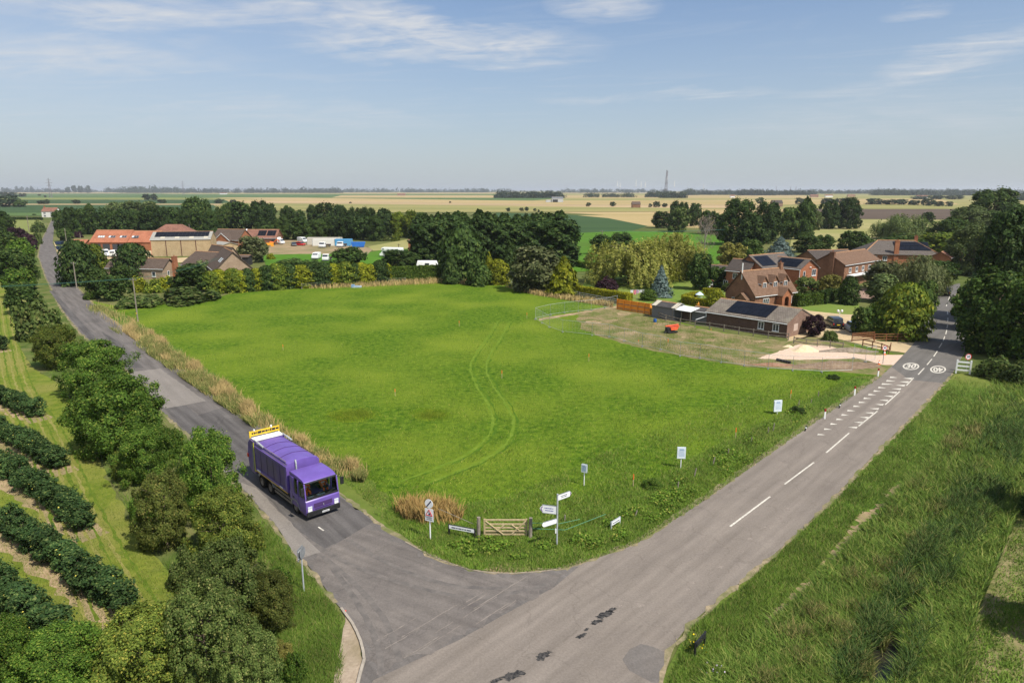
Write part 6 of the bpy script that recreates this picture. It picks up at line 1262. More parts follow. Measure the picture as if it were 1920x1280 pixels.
# warning board with red triangle under an end-of-limit disc
g = G(807, 1011); t = thing('road_sign', 'white board with a red warning triangle under a black-barred white disc', 'road sign', g, R(-26)); post(t, 2.65, .045, P_white)
part('warning_board', MB().box((0, -.06, 1.75), (.62, .02, .86)), P_sign, t); tri = MB()
for a, b in (((-.24, 1.72), (.24, 1.72)), ((.24, 1.72), (0, 2.12)), ((0, 2.12), (-.24, 1.72))): tri.tube((a[0], -.085, a[1]), (b[0], -.085, b[1]), .02, n=6)
part('warning_triangle', tri, P_red, t); part('symbol', MB().box((.02, -.085, 1.80), (.12, .02, .06)).box((.07, -.085, 1.86), (.05, .02, .10)), P_ink, t); part('board_lettering', lines(MB(), .42, .22, 2, z0=1.50, y0=-.075, seed=3), P_grey, t)
sg = part('disc', disc(MB(), .30, -.07, -.05, (0, 2.52)), P_sign, t); part('black_bar', MB().box((0, -.078, 2.52), (.075, .012, .58), tilt=('Y', R(38))), P_ink, sg); part('disc_back', disc(MB(), .305, -.05, -.04, (0, 2.52)), P_grey, t)
part('back_brace', MB().box((0, -.03, 1.95), (.5, .04, .05)).box((0, -.03, 1.55), (.5, .04, .05)), P_black, t)
def nameplate(label, pa, pb, h, board_m, leg_m, bh=.24, letters=True, lift=.5, frame=None, rz=None):
    A, B = G(*pa), G(*pb); L = (B - A).length; t = thing('street_nameplate', label, 'street sign', ((A.x + B.x) / 2, (A.y + B.y) / 2, 0), math.atan2((B - A).y, (B - A).x))
    for s in (-1, 1): part('leg', MB().box((s * L / 2, .02, h / 2), (.10, .08, h)), leg_m, t)
    part('nameplate', MB().box((0, -.03, h - bh / 2 - .03), (L - .06, .03, bh)), board_m, t)
    if letters: part('lettering', lines(MB(), L * .8, bh * .55, 1, z0=h - bh / 2 - .03, y0=-.05, seed=8), P_ink, t)
    part('top_edge', MB().box((0, .0, h - .01), (L + .1, .07, .03)), leg_m, t); return t
nameplate('low white street nameplate on black legs left of the wooden gate', (842, 1004), (890, 1013), .82, P_sign, P_black)
nameplate('low white street nameplate on grey legs near the main road', (1146, 994), (1162, 984), .62, P_sign, P_steel)
nameplate('black-backed street nameplate beside the ditch, seen from behind', (1303, 1233), (1321, 1212), .85, P_black, P_black, letters=False)
# fingerpost
g = G(1044, 1023); t = thing('fingerpost', 'grey fingerpost with three white direction arms', 'signpost', g, 0); post(t, 3.55, .055, P_steel, 10)
def arm(z, ang, L, h, tip, bl=True):
    o = part('direction_arm', MB().prism([(.06, z - h / 2), (L - h * .4, z - h / 2), (L - h * .12, z - h * .25), (L, z), (L - h * .12, z + h * .25), (L - h * .4, z + h / 2), (.06, z + h / 2)], 'y', -.02, .02), P_sign, t); o.rotation_euler = (0, 0, ang)
    s = -1 if math.cos(ang) > 0 else 1
    part('edge_trim', MB().box((L * .45, 0, z + h / 2 + .01), (L * .85, .05, .025)).box((L * .45, 0, z - h / 2 - .01), (L * .85, .05, .025)), P_grey, o)
    if bl:
        part('lettering', lines(MB(), L * .55, h * .6, 2 if h > .3 else 1, x=L * .45, y0=.024 * s, z0=z, seed=int(z * 9), th=.05), P_ink if not tip else mat('blue_lettering', (.09, .10, .32), rough=.6), o)
        c = MB()
        for a in range(-3, 3): c.tube((L - h * .22 - h * .32 + h * .36 * math.cos(R(a * 20)), .026 * s, z + h * .36 * math.sin(R(a * 20))), (L - h * .54 + h * .36 * math.cos(R((a + 1) * 20)), .026 * s, z + h * .36 * math.sin(R((a + 1) * 20))), .022, n=5)
        part('chevron', c, mat('purple_chevron', (.13, .03, .17), rough=.6), o)
arm(3.28, R(38), 1.15, .34, False); arm(2.45, R(166), 1.12, .52, True); arm(1.75, R(212), 1.15, .30, False, False)
part('cable_box', MB().box((-.08, 0, 1.05), (.08, .1, .3)), P_white, t)
# give-way sign seen from behind
g = G(570, 1110); t = thing('road_sign', 'grey sign back on a tall pole beside the hedge at the junction', 'road sign', g, R(82)); post(t, 2.55, .045, P_steel)
part('sign_plate', MB().prism([(-.34, 2.05), (.34, 2.05), (.34, 2.75), (-.34, 2.75)], 'y', .05, .07), P_grey, t, bevel=.004); part('back_brace', MB().box((0, .03, 2.6), (.6, .03, .05)).box((0, .03, 2.2), (.6, .03, .05)), P_steel, t)
q = part('front_disc', disc(MB(), .33, -.08, -.06, (.02, 2.45)), P_grey, t)
# sale boards
def board(label, px, base, top, wpx, rz, seed):
    g = G(px, base); h = ZAT(top, g.y); t = thing('sale_board', label, 'sale board', g, rz, 'white sale boards on posts at the field edge'); post(t, h - .1, .04, P_white, 6)
    w = wpx * MPP(g.y) * 1.1; bh = w * 1.42; part('panel', MB().box((0, -.06, h - bh / 2), (w, .04, bh)).box((0, .06, h - bh / 2), (w, .02, bh)), mat('pale_blue_white_board', (.66, .72, .78), (.72, .77, .82), scale=2, rough=.5), t)
    part('lettering', lines(MB(), w * .75, bh * .62, 6, z0=h - bh * .5, y0=-.084, seed=seed, th=.045), mat('pale_blue_lettering', (.32, .42, .58), rough=.6), t); part('heading', MB().box((0, -.084, h - bh * .18), (w * .5, .006, bh * .12)), MATS['pale_blue_lettering'], t)
board('pale sale board on a post, nearest the fingerpost', 1095, 910, 870, 10, R(-32), 1); board('pale sale board on a post, middle one of three along the main road', 1276, 878, 838, 14, R(-4), 2); board('pale sale board on a post, farthest one up the main road', 1457, 776, 750, 14, R(10), 3)
# 30 signs, village gate, posts
def speed(label, px, base, cy, r, rz, h2=None):
    g = G(px, base); z = ZAT(cy, g.y); t = thing('speed_limit_sign', label, 'speed sign', g, rz); post(t, z + .2, .04, P_grey)
    d = part('disc', disc(MB(), r, -.07, -.05, (0, z)), P_sign, t); part('red_ring', MB().lathe([(r * .80, -.085), (r * 1.0, -.085), (r * 1.0, -.072), (r * .80, -.072), (r * .80, -.085)], n=28, c=(0, 0, z), axis='y', caps=False), P_red, d)
    tm = textmesh('30', r * 1.05, .012); tm.materials.append(P_ink); o = part('number', tm, None, d); o.location = (0, -.078, z); o.rotation_euler = (math.pi / 2, 0, 0)
speed('round 30 speed sign with red ring beside the traffic cone', 1655, 682, 652, .34, R(6)); speed('round 30 speed sign with red ring above the white village gate', 1811, 697, 668.5, .38, R(-2))
g = G(1797, 699); g2 = G(1813, 702); L = (g2 - g).length; t = thing('village_gate', 'white wooden village gate with three rails on the right verge', 'gate', ((g.x + g2.x) / 2, (g.y + g2.y) / 2, 0), R(-24)); L = 1.45
for s in (-1, 1): part('post', MB().box((s * L / 2, 0, .85), (.17, .15, 1.75)), P_white, t, bevel=.01)
for z in (.45, .95, 1.45): part('rail', MB().box((0, 0, z), (L - .17, .09, .20)), P_white, t)
mk = [('first red and white marker post, at the foot of the marking triangles', 1546, 785), ('second red and white marker post along the main road', 1602, 741), ('third red and white marker post, nearest the 30 markings', 1646, 706)]
for lab, px, by in mk:
    g = G(px, by); t = thing('marker_post', lab, 'marker post', g, 0, 'red and white marker posts'); part('post', MB().box((0, 0, .38), (.14, .10, .8)), P_white, t); part('red_top', MB().box((0, 0, .90), (.15, .11, .28)), mat('dark_red_reflector', (.28, .015, .015), rough=.4), t)
for lab, px, by in [('dark marker post leaning at the road edge between the first two red and white posts', 1573, 765), ('dark stub of a marker post at the road edge below the triangles', 1509, 808)]:
    g = G(px, by); t = thing('marker_post', lab, 'marker post', g, 0); part('post', MB().tube((0, 0, 0), (.12, 0, .55), .07), P_black, t); part('band', MB().tube((.06, 0, .28), (.09, 0, .42), .075), P_white, t)
# survey stakes
stk = [(1482, 748, 731), (1379, 821, 802), (1187, 912, 889), (1104, 677, 663), (941, 709, 694), (741, 742, 729), (531, 656, 646), (861, 612, 601), (988, 597, 586), (1252, 650, 635), (1197, 644, 637), (1333, 622, 617), (1228, 611, 607)]
near = ['between the two farther sale boards', 'left of the main road between the middle and farthest boards', 'between the two nearer sale boards', 'near the site fence in the middle of the paddock', 'beside the curving wheel tracks', 'in the lower left middle of the paddock', 'far left in the paddock', 'in the upper middle of the paddock', 'at the corner of the mesh fence', 'inside the mesh fence near the red dumper', 'inside the mesh fence on bare soil', 'in front of the solar outbuilding', 'in the grass beside the blue barrel']
for (px, by, ty), nr in zip(stk, near):
    g = G(px, by); h = max(.5, ZAT(ty, g.y)); t = thing('survey_stake', 'orange-topped wooden survey stake ' + nr, 'stake', g, random.uniform(0, 1), 'orange survey stakes'); part('stake', MB().box((0, 0, h * .3), (.05, .05, h * .6)), P_oak, t); part('painted_top', MB().box((0, 0, h * .8), (.055, .055, h * .42)), P_orange, t)
# old fence posts along the verge
op = [(1270, 950, 903, .1), (1301, 894, 878, .25), (1336, 872, 857, .25), (1365, 852, 841, .05), (1408, 830, 820, .1), (1440, 812, 801, .05), (1449, 808, 793, .15), (1497, 761, 750, .1), (1520, 755, 748, .2), (1534, 743, 733, .05), (1190, 968, 957, .4), (1058, 978, 965, .1)]
wh = ['right of the leafy bush below the middle board', 'right of the middle sale board', 'second one up the road from the middle board', 'third one up the road from the middle board', 'fourth one up the road from the middle board', 'left of a leaning pair below the farthest board', 'right of a leaning pair below the farthest board', 'behind the dark bush by the farthest board', 'right of the dark bush by the farthest board', 'beside the first red and white post', 'above the low grey-legged nameplate', 'right of the fingerpost']
for (px, by, ty, ln), w_ in zip(op, wh):
    by = min(by, ty + 16); g = G(px, by); h = ZAT(ty, g.y); solo('fence_post', MB().tube((0, 0, -.1), (ln * h, 0, h), .055, .045, 7), P_wood, 'thin weathered fence post ' + w_, 'fence post', g, .3, 'old fence posts along the main road verge')
# field gate
A, B = G(903, 1006), G(993, 1006); L = (B - A).length; t = thing('field_gate', 'pale wooden five-bar field gate at the corner of the paddock', 'gate', A, math.atan2((B - A).y, (B - A).x)); h = 1.25
for z in (.18, .42, .66, .90, 1.2): part('rail', MB().box((L / 2, 0, z), (L - .3, .06, .10)), P_oak, t)
part('stile', MB().box((.2, 0, .68), (.11, .08, 1.2)).box((L - .2, 0, .68), (.1, .08, 1.2)), P_oak, t)
for a, b in (((.25, 1.15), (L * .45, .2)), ((L - .25, 1.15), (L * .62, .2)), ((L * .62, .9), (L * .78, .5)), ((L * .32, .45), (L * .5, .95))): part('brace', MB().tube((a[0], -.04, a[1]), (b[0], -.04, b[1]), .045, n=6), P_oak, t)
for px, lab, hh in ((897, 'weathered left gatepost of the wooden field gate', 1.5), (994, 'weathered right gatepost of the wooden field gate', 1.45)):
    g = G(px, 1009); solo('gatepost', MB().tube((0, 0, -.1), (.03, 0, hh), .13, .115, 10), P_wood, lab, 'gatepost', g)
solo('barrier_rope', MB().path([(0, 0, 1.0), (1.8, .1, .88), (3.2, .5, 1.0)], .014).path([(0, 0, .6), (2.2, 0, .5), (5.0, 1.4, .9)], .014), mat('green_rope', (.08, .27, .16), rough=.6), 'sagging green rope between the gatepost and the verge', 'rope', G(996, 1006))
solo('wire_stay', MB().tube((0, 0, .9), (-2.4, 1.0, 1.5), .018), P_wood, 'thin stay wire from the dry grass to the left gatepost', 'wire', G(889, 1006))
# red bin bag at kerb
solo('litter', MB().box((0, 0, .06), (.15, .11, .09), .4).box((.05, .03, .1), (.07, .07, .05), 1), mat('bright_red_plastic', (.85, .05, .03), rough=.5), 'bright red piece of litter behind the curved kerb', 'litter', G(646, 1148), bevel=.03)
# ================================================================== building plot
def heras(label, pts, group=None, h=2.0, feet=True, n=None):
    """mesh panels on steel frames, each panel a part, with block feet"""
    w = gp(pts); t = thing('mesh_fence', label, 'fence', w[0], 0, group); o = w[0]
    for a, b in zip(w, w[1:]):
        k = n or max(1, round((b - a).length / 3.4)); rz = math.atan2((b - a).y, (b - a).x)
        for i in range(k):
            p, q = a.lerp(b, i / k) - o, a.lerp(b, (i + 1) / k) - o; f = MB()
            f.tube(p + Vector((0, 0, .1)), p + Vector((0, 0, h)), .022, n=6); f.tube(q + Vector((0, 0, .1)), q + Vector((0, 0, h)), .022, n=6); f.tube(p + Vector((0, 0, h)), q + Vector((0, 0, h)), .022, n=6); f.tube(p + Vector((0, 0, .2)), q + Vector((0, 0, .2)), .022, n=6)
            fo = part('fence_panel', f, P_steel, t); ms = MB(); nn = 9
            for j in range(1, nn): c = p.lerp(q, j / nn); ms.box((c.x, c.y, h / 2 + .1), (.005, .005, h - .2), rz)
            for j in range(1, 5): ms.box(((p.x + q.x) / 2, (p.y + q.y) / 2, .2 + j * (h - .2) / 5), ((q - p).length, .005, .005), rz)
            part('wire_mesh', ms, P_steel, fo); part('foot_block', MB().box((p.x, p.y, .05), (.16, .42, .10), rz), P_grey, t)
    return t
heras('long run of steel mesh fence panels between the paddock and the building plot', [(1004, 599), (1030, 614), (1055, 623), (1110, 629), (1142, 632), (1170, 640), (1204, 650), (1238, 656), (1275, 668), (1312, 672), (1352, 680), (1395, 686), (1440, 692)])
heras('steel mesh fence panels along the far left side of the building plot', [(1004, 598), (1032, 591), (1058, 587), (1084, 584), (1109, 582), (1134, 578), (1157, 573)])
heras('steel mesh fence panels below the gravel heap at the road end of the plot', [(1440, 692), (1486, 695), (1540, 698), (1597, 696)], h=1.9)
heras('mesh gate panels standing open across the pink hardcore track', [(1600, 672), (1622, 679), (1640, 676)], h=2.0)
fence_line('rail_fence', 'grey post and rail fence along the garden side of the building plot', [(1224, 592), (1248, 602), (1275, 609), (1303, 614), (1330, 617), (1385, 626), (1440, 634), (1478, 638)], 1.15, (.45, .88), P_wood, P_wood, sp=3.0)
fence_line('rail_fence', 'grey post and rail fence from the outbuilding corner past the gravel heap', [(1488, 644), (1511, 648), (1532, 650), (1556, 652), (1580, 655)], 1.1, (.35, .85), P_wood, P_wood, sp=3.0)
fence_line('rail_fence', 'brown rail fence sloping down beside the hardcore track', [(1617, 650), (1635, 654), (1652, 658), (1666, 664), (1669, 657)], 1.15, (.45, .9), P_brownw, P_brownw, sp=2.0)
fence_line('rail_fence', 'reddish brown rail fence beside the drive entrance', [(1639, 640), (1661, 640), (1682, 640), (1703, 640)], 1.2, (.3, .62, .94), P_brownw, P_brownw, sp=3.0)
t = fence_line('drive_gate', 'reddish brown wooden gate standing open across the drive', [(1597, 640), (1638, 637)], 1.25, (.2, .4, .6, .8, .97), P_brownw, P_brownw, sp=9, cat='gate')
fence_line('rail_fence', 'long grey rail fence between the paddock and the gardens', [(920, 527), (950, 533), (985, 541), (1020, 547), (1060, 554), (1100, 562), (1157, 573)], 1.3, (.35, .65, .95), P_wood, P_steel, sp=2.8, rw=.09)
fence_line('wire_fence', 'thin post fence along the far edge of the paddock', [(566, 542), (634, 536), (680, 533), (705, 532), (760, 530)], 1.3, (.6, .9), P_wood, P_steel, sp=9, pw=.12, rw=.02, rail_t=.02)
# gravel heap, pipe, barrel, cones, dumper
def heap(name, label, px, base, rx, ry, h, m, seed):
    g = G(px, base); rng_ = np.random.default_rng(seed); n, k = 32, 12; vs = []; fs = []
    for i in range(k + 1):
        for j in range(n):
            a = 2 * math.pi * j / n; q = i / k; rr = q * (1 + .09 * math.sin(a * 3 + seed) + .06 * math.sin(a * 7)); vs.append((rx * rr * math.cos(a), ry * rr * math.sin(a), h * (math.cos(min(1, q) * math.pi) * .5 + .5) ** .9 * (1 + rng_.normal() * .04) + .01))
    for i in range(k):
        for j in range(n): fs.append((i * n + j, i * n + (j + 1) % n, (i + 1) * n + (j + 1) % n, (i + 1) * n + j))
    return solo(name, MB().add(vs, fs), m, label, 'heap', (g.x, g.y + ry * .6, 0), smooth=True)
heap('gravel_heap', 'long pale heap of gravel on the pink hardcore', 1512, 659.5, 2.1, 1.1, .85, mat('pale_gravel', (.56, .44, .28), (.68, .55, .37), scale=5, rough=1, bump=.5), 2)
heap('gravel_heap', 'small low heap of gravel left of the long heap', 1480, 651, .8, .5, .3, MATS['pale_gravel'], 5)
heap('soil_heap', 'low heap of dark turned soil inside the road end of the plot', 1560, 690, 5.5, 1.3, .55, MATS['turned_soil'], 8)
heap('soil_heap', 'bank of grey rubble beside the grey rail fence', 1590, 660, 4.5, .9, .5, mat('rubble', (.15, .12, .09), (.28, .23, .18), scale=2, rough=1, bump=.6), 9)
heap('soil_heap', 'reddish brown heap of broken timber and soil by the black pipe', 1450, 686, 3.2, .9, .3, mat('reddish_soil', (.20, .105, .065), (.30, .18, .12), scale=2, rough=1, bump=.6), 11)
A, B = G(1456, 676.5), G(1482, 682); solo('drain_pipe', MB().tube((0, 0, .2), (B.x - A.x, B.y - A.y, .2), .18, n=14), P_black, 'black plastic drain pipe lying at the edge of the hardcore', 'pipe', A, smooth=True)
g = G(1228, 604); t = thing('barrel', 'blue plastic barrel at the end of the grey rail fence', 'barrel', g, 0); t.scale = (.62, .62, .6); part('body', MB().lathe([(.38, 0), (.45, .1), (.46, .55), (.43, .95), (.38, 1.0)], n=18), P_blue, t, smooth=True); part('lid', MB().lathe([(.40, 1.0), (.40, 1.04)], n=18), mat('dark_blue_lid', (.012, .06, .22), rough=.5), t)
for px, by, lab, s in ((1658, 665, 'orange and white traffic cone under the 30 sign', .85), (1648, 683, 'thin orange traffic cone at the end of the mesh gate', .75)):
    g = G(px, by); t = thing('traffic_cone', lab, 'cone', g, .2); t.scale = (s, s, s); part('cone', MB().lathe([(.19, .04), (.04, .76)], n=14), P_orange, t, smooth=True); part('base', MB().box((0, 0, .02), (.44, .44, .05)), P_orange, t); part('white_sleeve', MB().lathe([(.152, .27), (.095, .53)], n=14), P_white, t, smooth=True)
def dumper():
    g = G(1259, 624); t = thing('site_dumper', 'small orange-red tracked site dumper inside the mesh fence', 'dumper', (g.x, g.y, 0), R(18)); t.scale = (.88, .88, .88); m = mat('faded_red_orange', (.72, .095, .03), (.8, .15, .06), scale=4, rough=.5)
    part('skip_body', MB().prism([(-.4, .6), (.8, .6), (1.15, 1.25), (-.55, 1.1)], 'y', -.6, .6), m, t, bevel=.03); part('skip_rim', MB().tube((-.6, -.62, 1.12), (1.2, -.62, 1.3), .05).tube((-.6, .62, 1.12), (1.2, .62, 1.3), .05).tube((1.2, -.62, 1.3), (1.2, .62, 1.3), .05), m, t)
    part('conveyor', MB().prism([(-1.3, 1.25), (1.3, 1.42), (1.3, 1.54), (-1.3, 1.37)], 'y', -.22, .22), m, t); part('engine', MB().box((-.75, 0, .75), (.7, .9, .6)), P_black, t, bevel=.05)
    for s in (-1, 1): part('track', MB().prism([(-1.0, .1), (.8, .1), (.98, .25), (.8, .42), (-1.0, .42), (-1.15, .25)], 'y', s * .5 - .15, s * .5 + .15), P_black, t, bevel=.05)
    part('hose', MB().path([(-1.0, -.2, .5), (-1.6, -.3, .1), (-1.8, -.5, .05)], .05), P_black, t)
dumper()
# washing line, covered table, lamp
A = G(1186, 560); t = thing('washing_line', 'rotary washing line hung with pink and white clothes', 'washing line', (A.x + .9, A.y, 0), 0); post(t, 1.9, .03)
for k, (x, w, z, m) in enumerate([(-1.1, .5, .7, P_sign), (-.45, .55, .95, mat('pink_cloth', (.75, .22, .27), (.8, .3, .34), scale=3)), (.1, .5, .7, mat('lilac_cloth', (.66, .42, .62), rough=.9)), (.8, .6, .6, P_white), (1.3, .3, .85, P_white)]):
    b = MB(); 
    for i in range(5): b.add([(x - w / 2 + w * i / 5, .06 * math.sin(i * 1.3), 1.85), (x - w / 2 + w * (i + 1) / 5, .06 * math.sin((i + 1) * 1.3), 1.85), (x - w / 2 + w * (i + 1) / 5, .10 * math.sin((i + 1) * 1.7), 1.85 - z), (x - w / 2 + w * i / 5, .10 * math.sin(i * 1.7), 1.85 - z)], [(0, 1, 2, 3)])
    part('garment', b, m, t)
part('line_arm', MB().tube((-1.5, 0, 1.87), (1.6, 0, 1.87), .02).tube((0, -.9, 1.87), (0, .9, 1.87), .02), P_steel, t)
A = G(1311, 563); t = thing('garden_parasol', 'closed pale blue parasol tipped over a table inside the square hedge', 'parasol', A, .3); part('canopy', MB().lathe([(.9, 1.2), (.55, 1.45), (.08, 1.75)], n=8), mat('pale_blue_cloth', (.42, .56, .72), (.6, .68, .78), scale=2), t); part('pole', MB().tube((0, 0, 0), (0, 0, 1.8), .03), P_white, t); part('table', MB().lathe([(.6, .68), (.6, .72)], n=14), P_white, t)
A = G(1573, 603); t = thing('lamp_post', 'white double-headed garden lamp post on the drive', 'lamp post', A, 0); post(t, 1.7, .05, P_white)
for s in (-1, 1): part('lamp_head', MB().lathe([(.08, 1.62), (.2, 1.75), (.2, 1.98), (.05, 2.1)], n=10, c=(s * .32, 0, 0)), P_white, t)
part('cross_arm', MB().box((0, 0, 1.62), (.7, .05, .05)), P_white, t)
for px, by, lab in ((1309, 575.5, 'thin orange flower pot right of the white canopy'), (1308.5, 568, 'yellow-orange pot standing behind the white canopy')):
    A = G(px, by); solo('flower_pot', MB().lathe([(.22, 0), (.3, .5), (.34, .5), (.34, .6)], n=12).tube((0, 0, .5), (.05, 0, 1.0), .2, .08), mat('ochre_clay', (.62, .27, .05), rough=.8), lab, 'pot', A)
A = G(664, 539); solo('water_trough', MB().box((.9, 0, .22), (1.6, .6, .44)).box((-.25, 0, .35), (.7, .7, .7)), mat('blue_grey_plastic', (.05, .20, .42), (.45, .5, .55), scale=.9), 'blue and grey water trough at the far edge of the paddock', 'trough', A, bevel=.04)
A = G(1912, 1242); 
# ================================================================== poles and wires
def pole(label, px, base, top, r=.13, cross=True, m=None, tag='utility_pole'):
    g = G(px, base); h = ZAT(top, g.y); t = thing(tag, label, 'pole', g, R(-20), 'wooden utility poles'); part('shaft', MB().tube((0, 0, -.2), (0, 0, h), r, r * .7, 8), m or P_wood, t, smooth=True)
    if cross:
        part('cross_arm', MB().box((0, 0, h - .35), (1.5, .1, .1)), P_wood, t)
        for x in (-.65, 0, .65): part('insulator', MB().tube((x, 0, h - .3), (x, 0, h - .1), .04), P_grey, t)
    return g, h
p1 = pole('grey utility pole standing at the left edge of the paddock', 258.5, 602, 521); part('warning_plate', MB().box((0, -.13, 1.4), (.2, .02, .25)), P_yellow, [o for o in COL.objects if o.get('label', '').startswith('grey utility pole standing at the left')][0])
p2 = pole('pale utility pole beside the dark conifer on the side road', 144, 541, 491, .15); pole('thin pole at the edge of the pale field, far left', 55, 436, 404, .2, False); pole('leaning pale pole by the bend of the side road', 125, 456, 428, .16, False); pole('utility pole on the left hedge by the copper beech', 26, 452, 424, .2, False)
p3 = pole('utility pole in the bright paddock behind the conifer row', 1128, 476, 432, .16); p4 = pole('pale utility pole against the dark wood', 1445, 455, 422, .18); pole('pole in the meadow behind the motorhome', 748, 475, 457, .15, True, P_ch); pole('slim pole at the roadside trees by the bend on the right', 1735, 545, 484, .13, False)
pole('pole among the left roofs behind the beige shed', 356.5, 442, 420, .16, False); pole('dark thin pole beside the tan gable house', 439, 485, 460, .1, False, P_black); pole('pole left of the orange roofed workshop', 153, 462, 437, .14, False)
cab_m = mat('green_cable', (.045, .13, .10), rough=.7)
def wires(label, a, b, ha, hb, sag, r=.016, off=(-.6, 0, .6)):
    d = (b - a).normalized(); n = Vector((-d.y, d.x, 0)); mb = MB()
    for s in off: mb.path([a.lerp(b, i / 14) + n * s + Vector((0, 0, ha + (hb - ha) * i / 14 - sag * 4 * (i / 14) * (1 - i / 14))) - a for i in range(15)], r, 4)
    solo('power_line', mb, cab_m, label, 'cable', a)
wires('green-grey power lines from the left edge to the paddock pole', Vector((-130, 92, 0)), p1[0], 8.6, p1[1] - .1, 1.0)
wires('green-grey power lines running from the paddock pole past the conifer hedge', p1[0], Vector((10, 150, 0)) * 0 + G(415, 548), p1[1] - .1, 7.6, .6)
wires('green-grey power lines crossing the dark wood on the right', p3[0], p4[0], p3[1] - .1, p4[1] - .1, 1.2, .03)
# ================================================================== far landmarks
def lattice(label, name, cat, px, base, top, wb, m, arms=(), n=8):
    g = G(px, base); h = ZAT(top, g.y); t = thing(name, label, cat, g, .3); lg = []
    for sx in (-1, 1):
        for sy in (-1, 1): part('leg', MB().tube((sx * wb / 2, sy * wb / 2, 0), (sx * wb * .08, sy * wb * .08, h), wb * .06, wb * .03, 5), m, t)
    br = MB()
    for i in range(n):
        q0, q1 = i / n, (i + 1) / n; a, b = wb / 2 * (1 - .84 * q0), wb / 2 * (1 - .84 * q1)
        for sx, sy, tx, ty in ((-1, -1, 1, -1), (1, -1, 1, 1), (1, 1, -1, 1), (-1, 1, -1, -1)): br.tube((sx * a, sy * a, h * q0), (tx * b, ty * b, h * q1), wb * .025, n=4); br.tube((sx * b, sy * b, h * q1), (tx * b, ty * b, h * q1), wb * .025, n=4)
    part('bracing', br, m, t)
    for z, l in arms: part('cross_arm', MB().tube((-l, 0, h * z), (l, 0, h * z), wb * .05, n=5).tube((-l, 0, h * z), (0, 0, h * (z + .06)), wb * .03, n=4).tube((l, 0, h * z), (0, 0, h * (z + .06)), wb * .03, n=4), m, t)
    return t, h
mastm = mat('mast_steel', (.17, .15, .17), (.23, .21, .23), scale=.2, rough=.7)
t, h = lattice('tall lattice radio mast on the horizon right of the wind turbines', 'radio_mast', 'mast', 1248, 371, 319, 9, mastm, n=12)
for z in (.55, .7, .83, .93): part('antenna', MB().box((2.4, -1, h * z), (1.6, .8, 6)).box((-2.2, -1, h * z - 3), (1.2, .8, 5)), P_white if z in (.7,) else mastm, t)
for px, b, tp, lab in ((95.5, 371, 334, 'electricity pylon on the left horizon above the side road'), (344.5, 366, 339, 'electricity pylon on the horizon above the orange workshop'), (528, 362, 346, 'small distant pylon above the scrap yard'), (660, 361, 348, 'small distant pylon left of the conifer row'), (1455, 361.5, 349, 'first small pylon above the dark wood, left one'), (1482, 361.5, 348.5, 'second small pylon above the dark wood'), (1492, 361.5, 349.5, 'third small pylon above the dark wood, right one')): lattice(lab, 'pylon', 'pylon', px, b, tp, 7, mastm, arms=((.62, 7), (.76, 9), (.9, 6)), n=7)
def turbine(label, px, hub, s, ph, base=362.0):
    g = G(px, base); h = ZAT(hub, g.y); t = thing('wind_turbine', label, 'wind turbine', g, R(12), 'white wind turbines on the horizon'); part('tower', MB().tube((0, 0, 0), (0, 0, h), s * .06, s * .04, 8), P_white, t); part('nacelle', MB().box((0, 0, h), (s * .06, s * .16, s * .07)), P_white, t)
    for k in range(3):
        a = ph + k * 2.0944; part('blade', MB().prism([(-s * .012, 0), (s * .03, s * .1), (s * .008, s * .55), (-s * .008, s * .55)], 'y', -s * .006, s * .006), P_white, t).rotation_euler = (0, a, 0)
        t.children[-1].location = (0, -s * .1, h)
for px, hub, ph, lab in ((1157, 350.5, .2, 'wind turbine at the left end of the group, front of a close pair'), (1162, 352.5, 1.0, 'wind turbine just right of the leftmost one'), (1191.5, 349.5, .5, 'tallest looking wind turbine in the middle of the group'), (1201, 351, 1.4, 'wind turbine second in the middle trio'), (1209, 351.5, .8, 'wind turbine third in the middle trio'), (1263.5, 350.5, 1.3, 'wind turbine just right of the radio mast'), (1318, 353.5, .4, 'faint wind turbine well right of the radio mast')): turbine(lab, px, hub, 48, ph)
